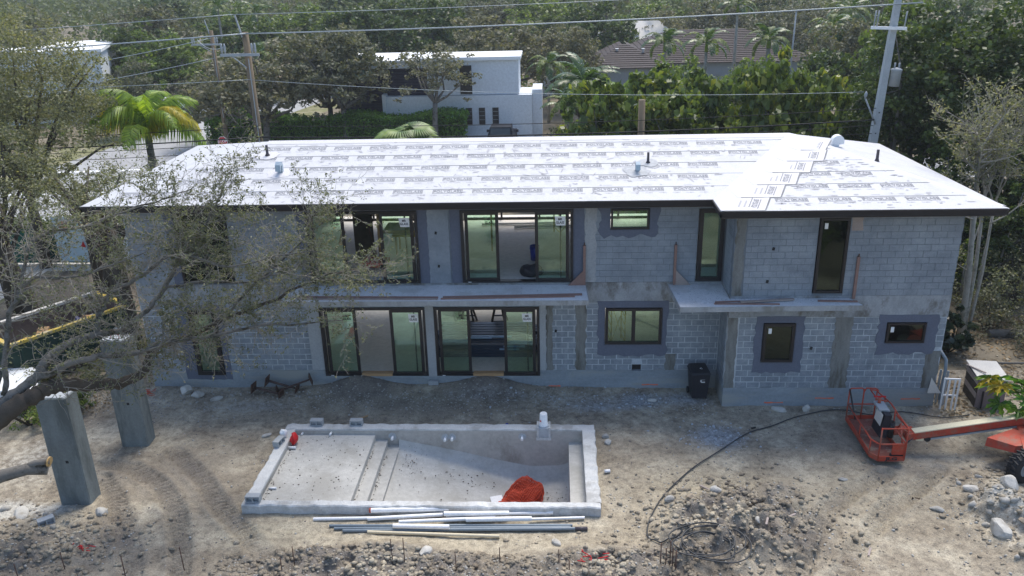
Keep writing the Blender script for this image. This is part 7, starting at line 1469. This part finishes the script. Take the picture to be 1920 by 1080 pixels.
# papaya leaves at the right edge
def papaya():
    t = thing('papaya_plant', 'papaya with deeply cut green and yellow leaves at the right edge', 'plant', (14.0, -3.1, 0)); MB().tube([(0, 0, 0), (-.1, 0, .9), (-.2, 0, 1.6)], [.09, .07, .05], 8).obj('stem', M['bark_pale'], t); r = random.Random(2)
    V, Fq = [], []
    for k in range(7):
        a = -2.2+4.4*k/6; L = .42*(1-.1*abs(a)); c, s = math.cos(a), math.sin(a)
        ol = [(0, 0), (.35, -.10), (.42, -.26), (.6, -.10), (.72, -.22), (.82, -.06), (1.0, 0), (.82, .06), (.72, .22), (.6, .10), (.42, .26), (.35, .10)]
        b = len(V); V += [((u*c-v*s*.8)*L, (u*s+v*c*.8)*L, .05*math.sin(u*3)-.1*u*u) for u, v in ol]; Fq += [(b, b+i, b+i+1) for i in range(1, 11)]
    me = npmesh('lobed_leaf', V, Fq, M['leaf_papaya']); me2 = me.copy(); me2.materials.clear(); me2.materials.append(leafmat('yellow papaya leaf', (.20, .17, .02), (.42, .38, .05), .4))
    for k in range(20):
        a = k*2.399; el = r.uniform(-.5, .8); d = Vector((math.cos(a)*math.cos(el)-.35, math.sin(a)*math.cos(el), math.sin(el))); q = Vector((-.30, -.1, 1.3))+d*r.uniform(.5, 1.0)
        MB().tube([(-.2, 0, 1.6-.02*k), tuple(q)], .012, 4).obj('leaf_stalk', M['leaf_papaya'], t); o = link('lobed_leaf', me2 if k in (4, 9, 17) else me, t, q); o.rotation_euler = (r.uniform(-.6, .6), r.uniform(0, .7), a); o.scale = (1.15,)*3
papaya()
# orange net roll with stick at the right edge
t = thing('net_roll', 'rolled red orange netting with a stick at the right edge of the yard', 'net', (12.9, -7.1, .1))
mbn = MB(); mbn.lathe([(.05, 0), (.28, .05), (.33, .35), (.26, .62), (.05, .7)], n=18); o = mbn.obj('netting', M['net'], t); w = o.modifiers.new('w', 'WIREFRAME'); w.thickness = .02; MB().lathe([(.02, .02), (.22, .07), (.27, .35), (.2, .6), (.02, .66)], n=14).obj('inner_roll', M['rust'], t); MB().tube([(-.5, -.1, -.05), (.1, .1, .75)], .03, 6).obj('stick', M['wood_red'], t)
def redbits():
    r = random.Random(8)
    for (x, y, lab) in ((-11.9, -8.9, 'red plastic strips tangled in the rubble at the lower left'), (.9, -9.2, 'red netting scrap in the bank near the bottom edge'), (-14.0, -.6, 'orange netting scrap behind the farther column')):
        mb = MB(); z = float(ground_z(x, y))+.05
        for k in range(16): a = Vector((r.gauss(0, .16), r.gauss(0, .1), r.uniform(0, .1))); mb.tube([a, a+Vector((r.gauss(0, .1), r.gauss(0, .08), r.uniform(-.03, .05)))], .012, 4)
        tag(mb.obj('plastic_strips', M['red'] if 'orange' not in lab else M['net'], None, (x, y, z)), lab, None, None, 'stuff')
    for (x, y, L, a, lab, m) in ((5.2, -8.0, .3, 1.2, 'pale splinter standing out of the right berm', 'wood_grey'), (5.9, -7.6, .3, .5, 'second pale splinter lying on the right berm', 'wood_grey'), (4.05, -6.1, .42, -.8, 'short grey stick on the far side of the right berm', 'wood_grey'), (7.6, -8.45, .3, 1.1, 'stubby grey log piece in the tyre tracks', 'wood_grey'), (6.9, -7.6, .22, 1.3, 'white splinter between the tyre tracks', 'offwhite'), (6.05, -2.75, .14, .2, 'small black scrap on the sand by the hose', 'black'), (-6.2, -2.2, .35, .6, 'thin brown stick lying on the soil beyond the pool', 'wood_tan'), (9.6, -6.3, .3, -.4, 'brown dead leaf cluster left of the rubble heap', 'spore')):
        b = board((x-L/2*math.cos(a), y-L/2*math.sin(a), float(ground_z(x, y))+.05), (x+L/2*math.cos(a), y+L/2*math.sin(a), float(ground_z(x, y))+.07), .05, .03, M[m], lab, 'scrap', 'scrap_piece')
redbits()
# far woods
def woods():
    r = np.random.default_rng(66); n = 1900; y = 105+r.random(n)**1.3*420; x = r.uniform(-1, 1, n)*(60+y*.75); h = 6.2+2.8*r.random(n)-.002*(y-100); per = 70
    c = np.stack([x, y, h*.75], 1); k = np.repeat(np.arange(n), per); d = r.normal(size=(n*per, 3)); d /= np.linalg.norm(d, axis=1)[:, None]; p = c[k]+d*(r.random(n*per)**.4)[:, None]*np.array([4.8, 4.8, 2.9]); p[:, 2] = np.maximum(p[:, 2], .3)
    V, Fq = leaf_quads(p, (.55+.5*r.random(len(p)))*(1+(p[:, 1]-100)*.003), r, asp=.7); tag(link('far_woods', npmesh('far_woods', V, Fq, M['leaf_far'])), 'distant woods fading into the haze', None, None, 'stuff')
    n = 700; y = 46+r.random(n)*62; x = r.uniform(-75, 55, n); x[:250] = r.uniform(25, 75, 250); y[:250] = r.uniform(30, 108, 250); k_ = ~((x > -27) & (x < 25) & (y < 64)) & ~((x > -40) & (x < -18) & (y < 95)); x, y = x[k_], y[k_]; n = len(x); c = np.stack([x, y, np.full(n, 1.3)], 1); k = np.repeat(np.arange(n), 40); d = r.normal(size=(n*40, 3)); p = c[k]+d*np.array([1.7, 1.7, .9]); p[:, 2] = np.maximum(p[:, 2], .1)
    V, Fq = leaf_quads(p, .4+.4*r.random(len(p)), r, asp=.7); tag(link('undergrowth', npmesh('undergrowth', V, Fq, M['leaf_dark'])), 'dark undergrowth between the distant trees', None, None, 'stuff')
    L = [(1, 10.5, 22.5, 13.2, 2.2), (13.0, 8.5, 24, 20, 1.6), (-30, 14.5, -23, 18, 1.2)]; P = []
    for x0, y0, x1, y1, hh in L: m = 9000; P.append(np.stack([r.uniform(x0, x1, m), r.uniform(y0, y1, m), r.random(m)*hh*(1 if x0 != 1 else 2.0)], 1))
    p = np.concatenate(P); V, Fq = leaf_quads(p, .14+.12*r.random(len(p)), r, asp=.6); tag(link('ground_scrub', npmesh('ground_scrub', V, Fq, M['leaf_dark'])), 'dark scrub under the trees behind the roof', None, None, 'stuff')
woods()
def dead_leaves():
    r = np.random.default_rng(71); m = 15000; x = np.concatenate([r.uniform(12.1, 19.5, m), r.uniform(-21, -14.2, m//2)]); y = np.concatenate([r.uniform(-2.0, 9.5, m), r.uniform(-2, 12, m//2)]); n = len(x)
    z = np.where((x > -18) & (x < 17) & (y < 1.2), ground_z(x, y), 0)+.02+.03*r.random(n)
    dens = vn2(x, y, 1.3); k = r.random(n) < np.clip(dens*1.8-.4, .05, 1); p = np.stack([x, y, z], 1)[k]; V, Fq = leaf_quads(p, .05+.12*r.random(len(p)), r, up=1.5, asp=.5, flat=.85)
    tag(link('dead_leaves', npmesh('dead_leaves', V, Fq, leafmat('dead leaves', (.06, .045, .03), (.24, .19, .12), .1, (1.2, .9, .6), .8, .1))), 'brown dead leaves and litter on the soil beside the house', None, None, 'stuff')
    x = np.concatenate([r.uniform(12.2, 17, 500), r.uniform(-18, -14.3, 300)]); y = np.concatenate([r.uniform(-1, 7, 500), r.uniform(0, 8, 300)]); scatter_stones('soil_crumbs', x, y, .02+.05*r.random(800)**2, M['soil'], 'clods of soil on the slope beside the house', .6, 0, np.where(y < 1.2, ground_z(x, y), 0))
dead_leaves()
# ================================================================== HAZE
def haze():
    m = bpy.data.materials.new('haze'); m.use_nodes = True; nt = m.node_tree; nt.nodes.remove(nt.nodes['Principled BSDF']); v = nt.nodes.new('ShaderNodeVolumePrincipled'); v.inputs['Color'].default_value = (.86, .93, 1, 1); v.inputs['Density'].default_value = .0004; v.inputs['Anisotropy'].default_value = .2
    nt.links.new(v.outputs[0], nt.nodes['Material Output'].inputs['Volume']); o = MB().box(-905, 905, -205, 1505, -2.6, 15.5).obj('haze', m); tag(o, kind='stuff')
HAZE = True
if HAZE: haze()
n_t = sum(len(o.data.polygons) for o in S.objects if o.type == 'MESH'); print('objects', len(S.objects), 'faces', n_t)
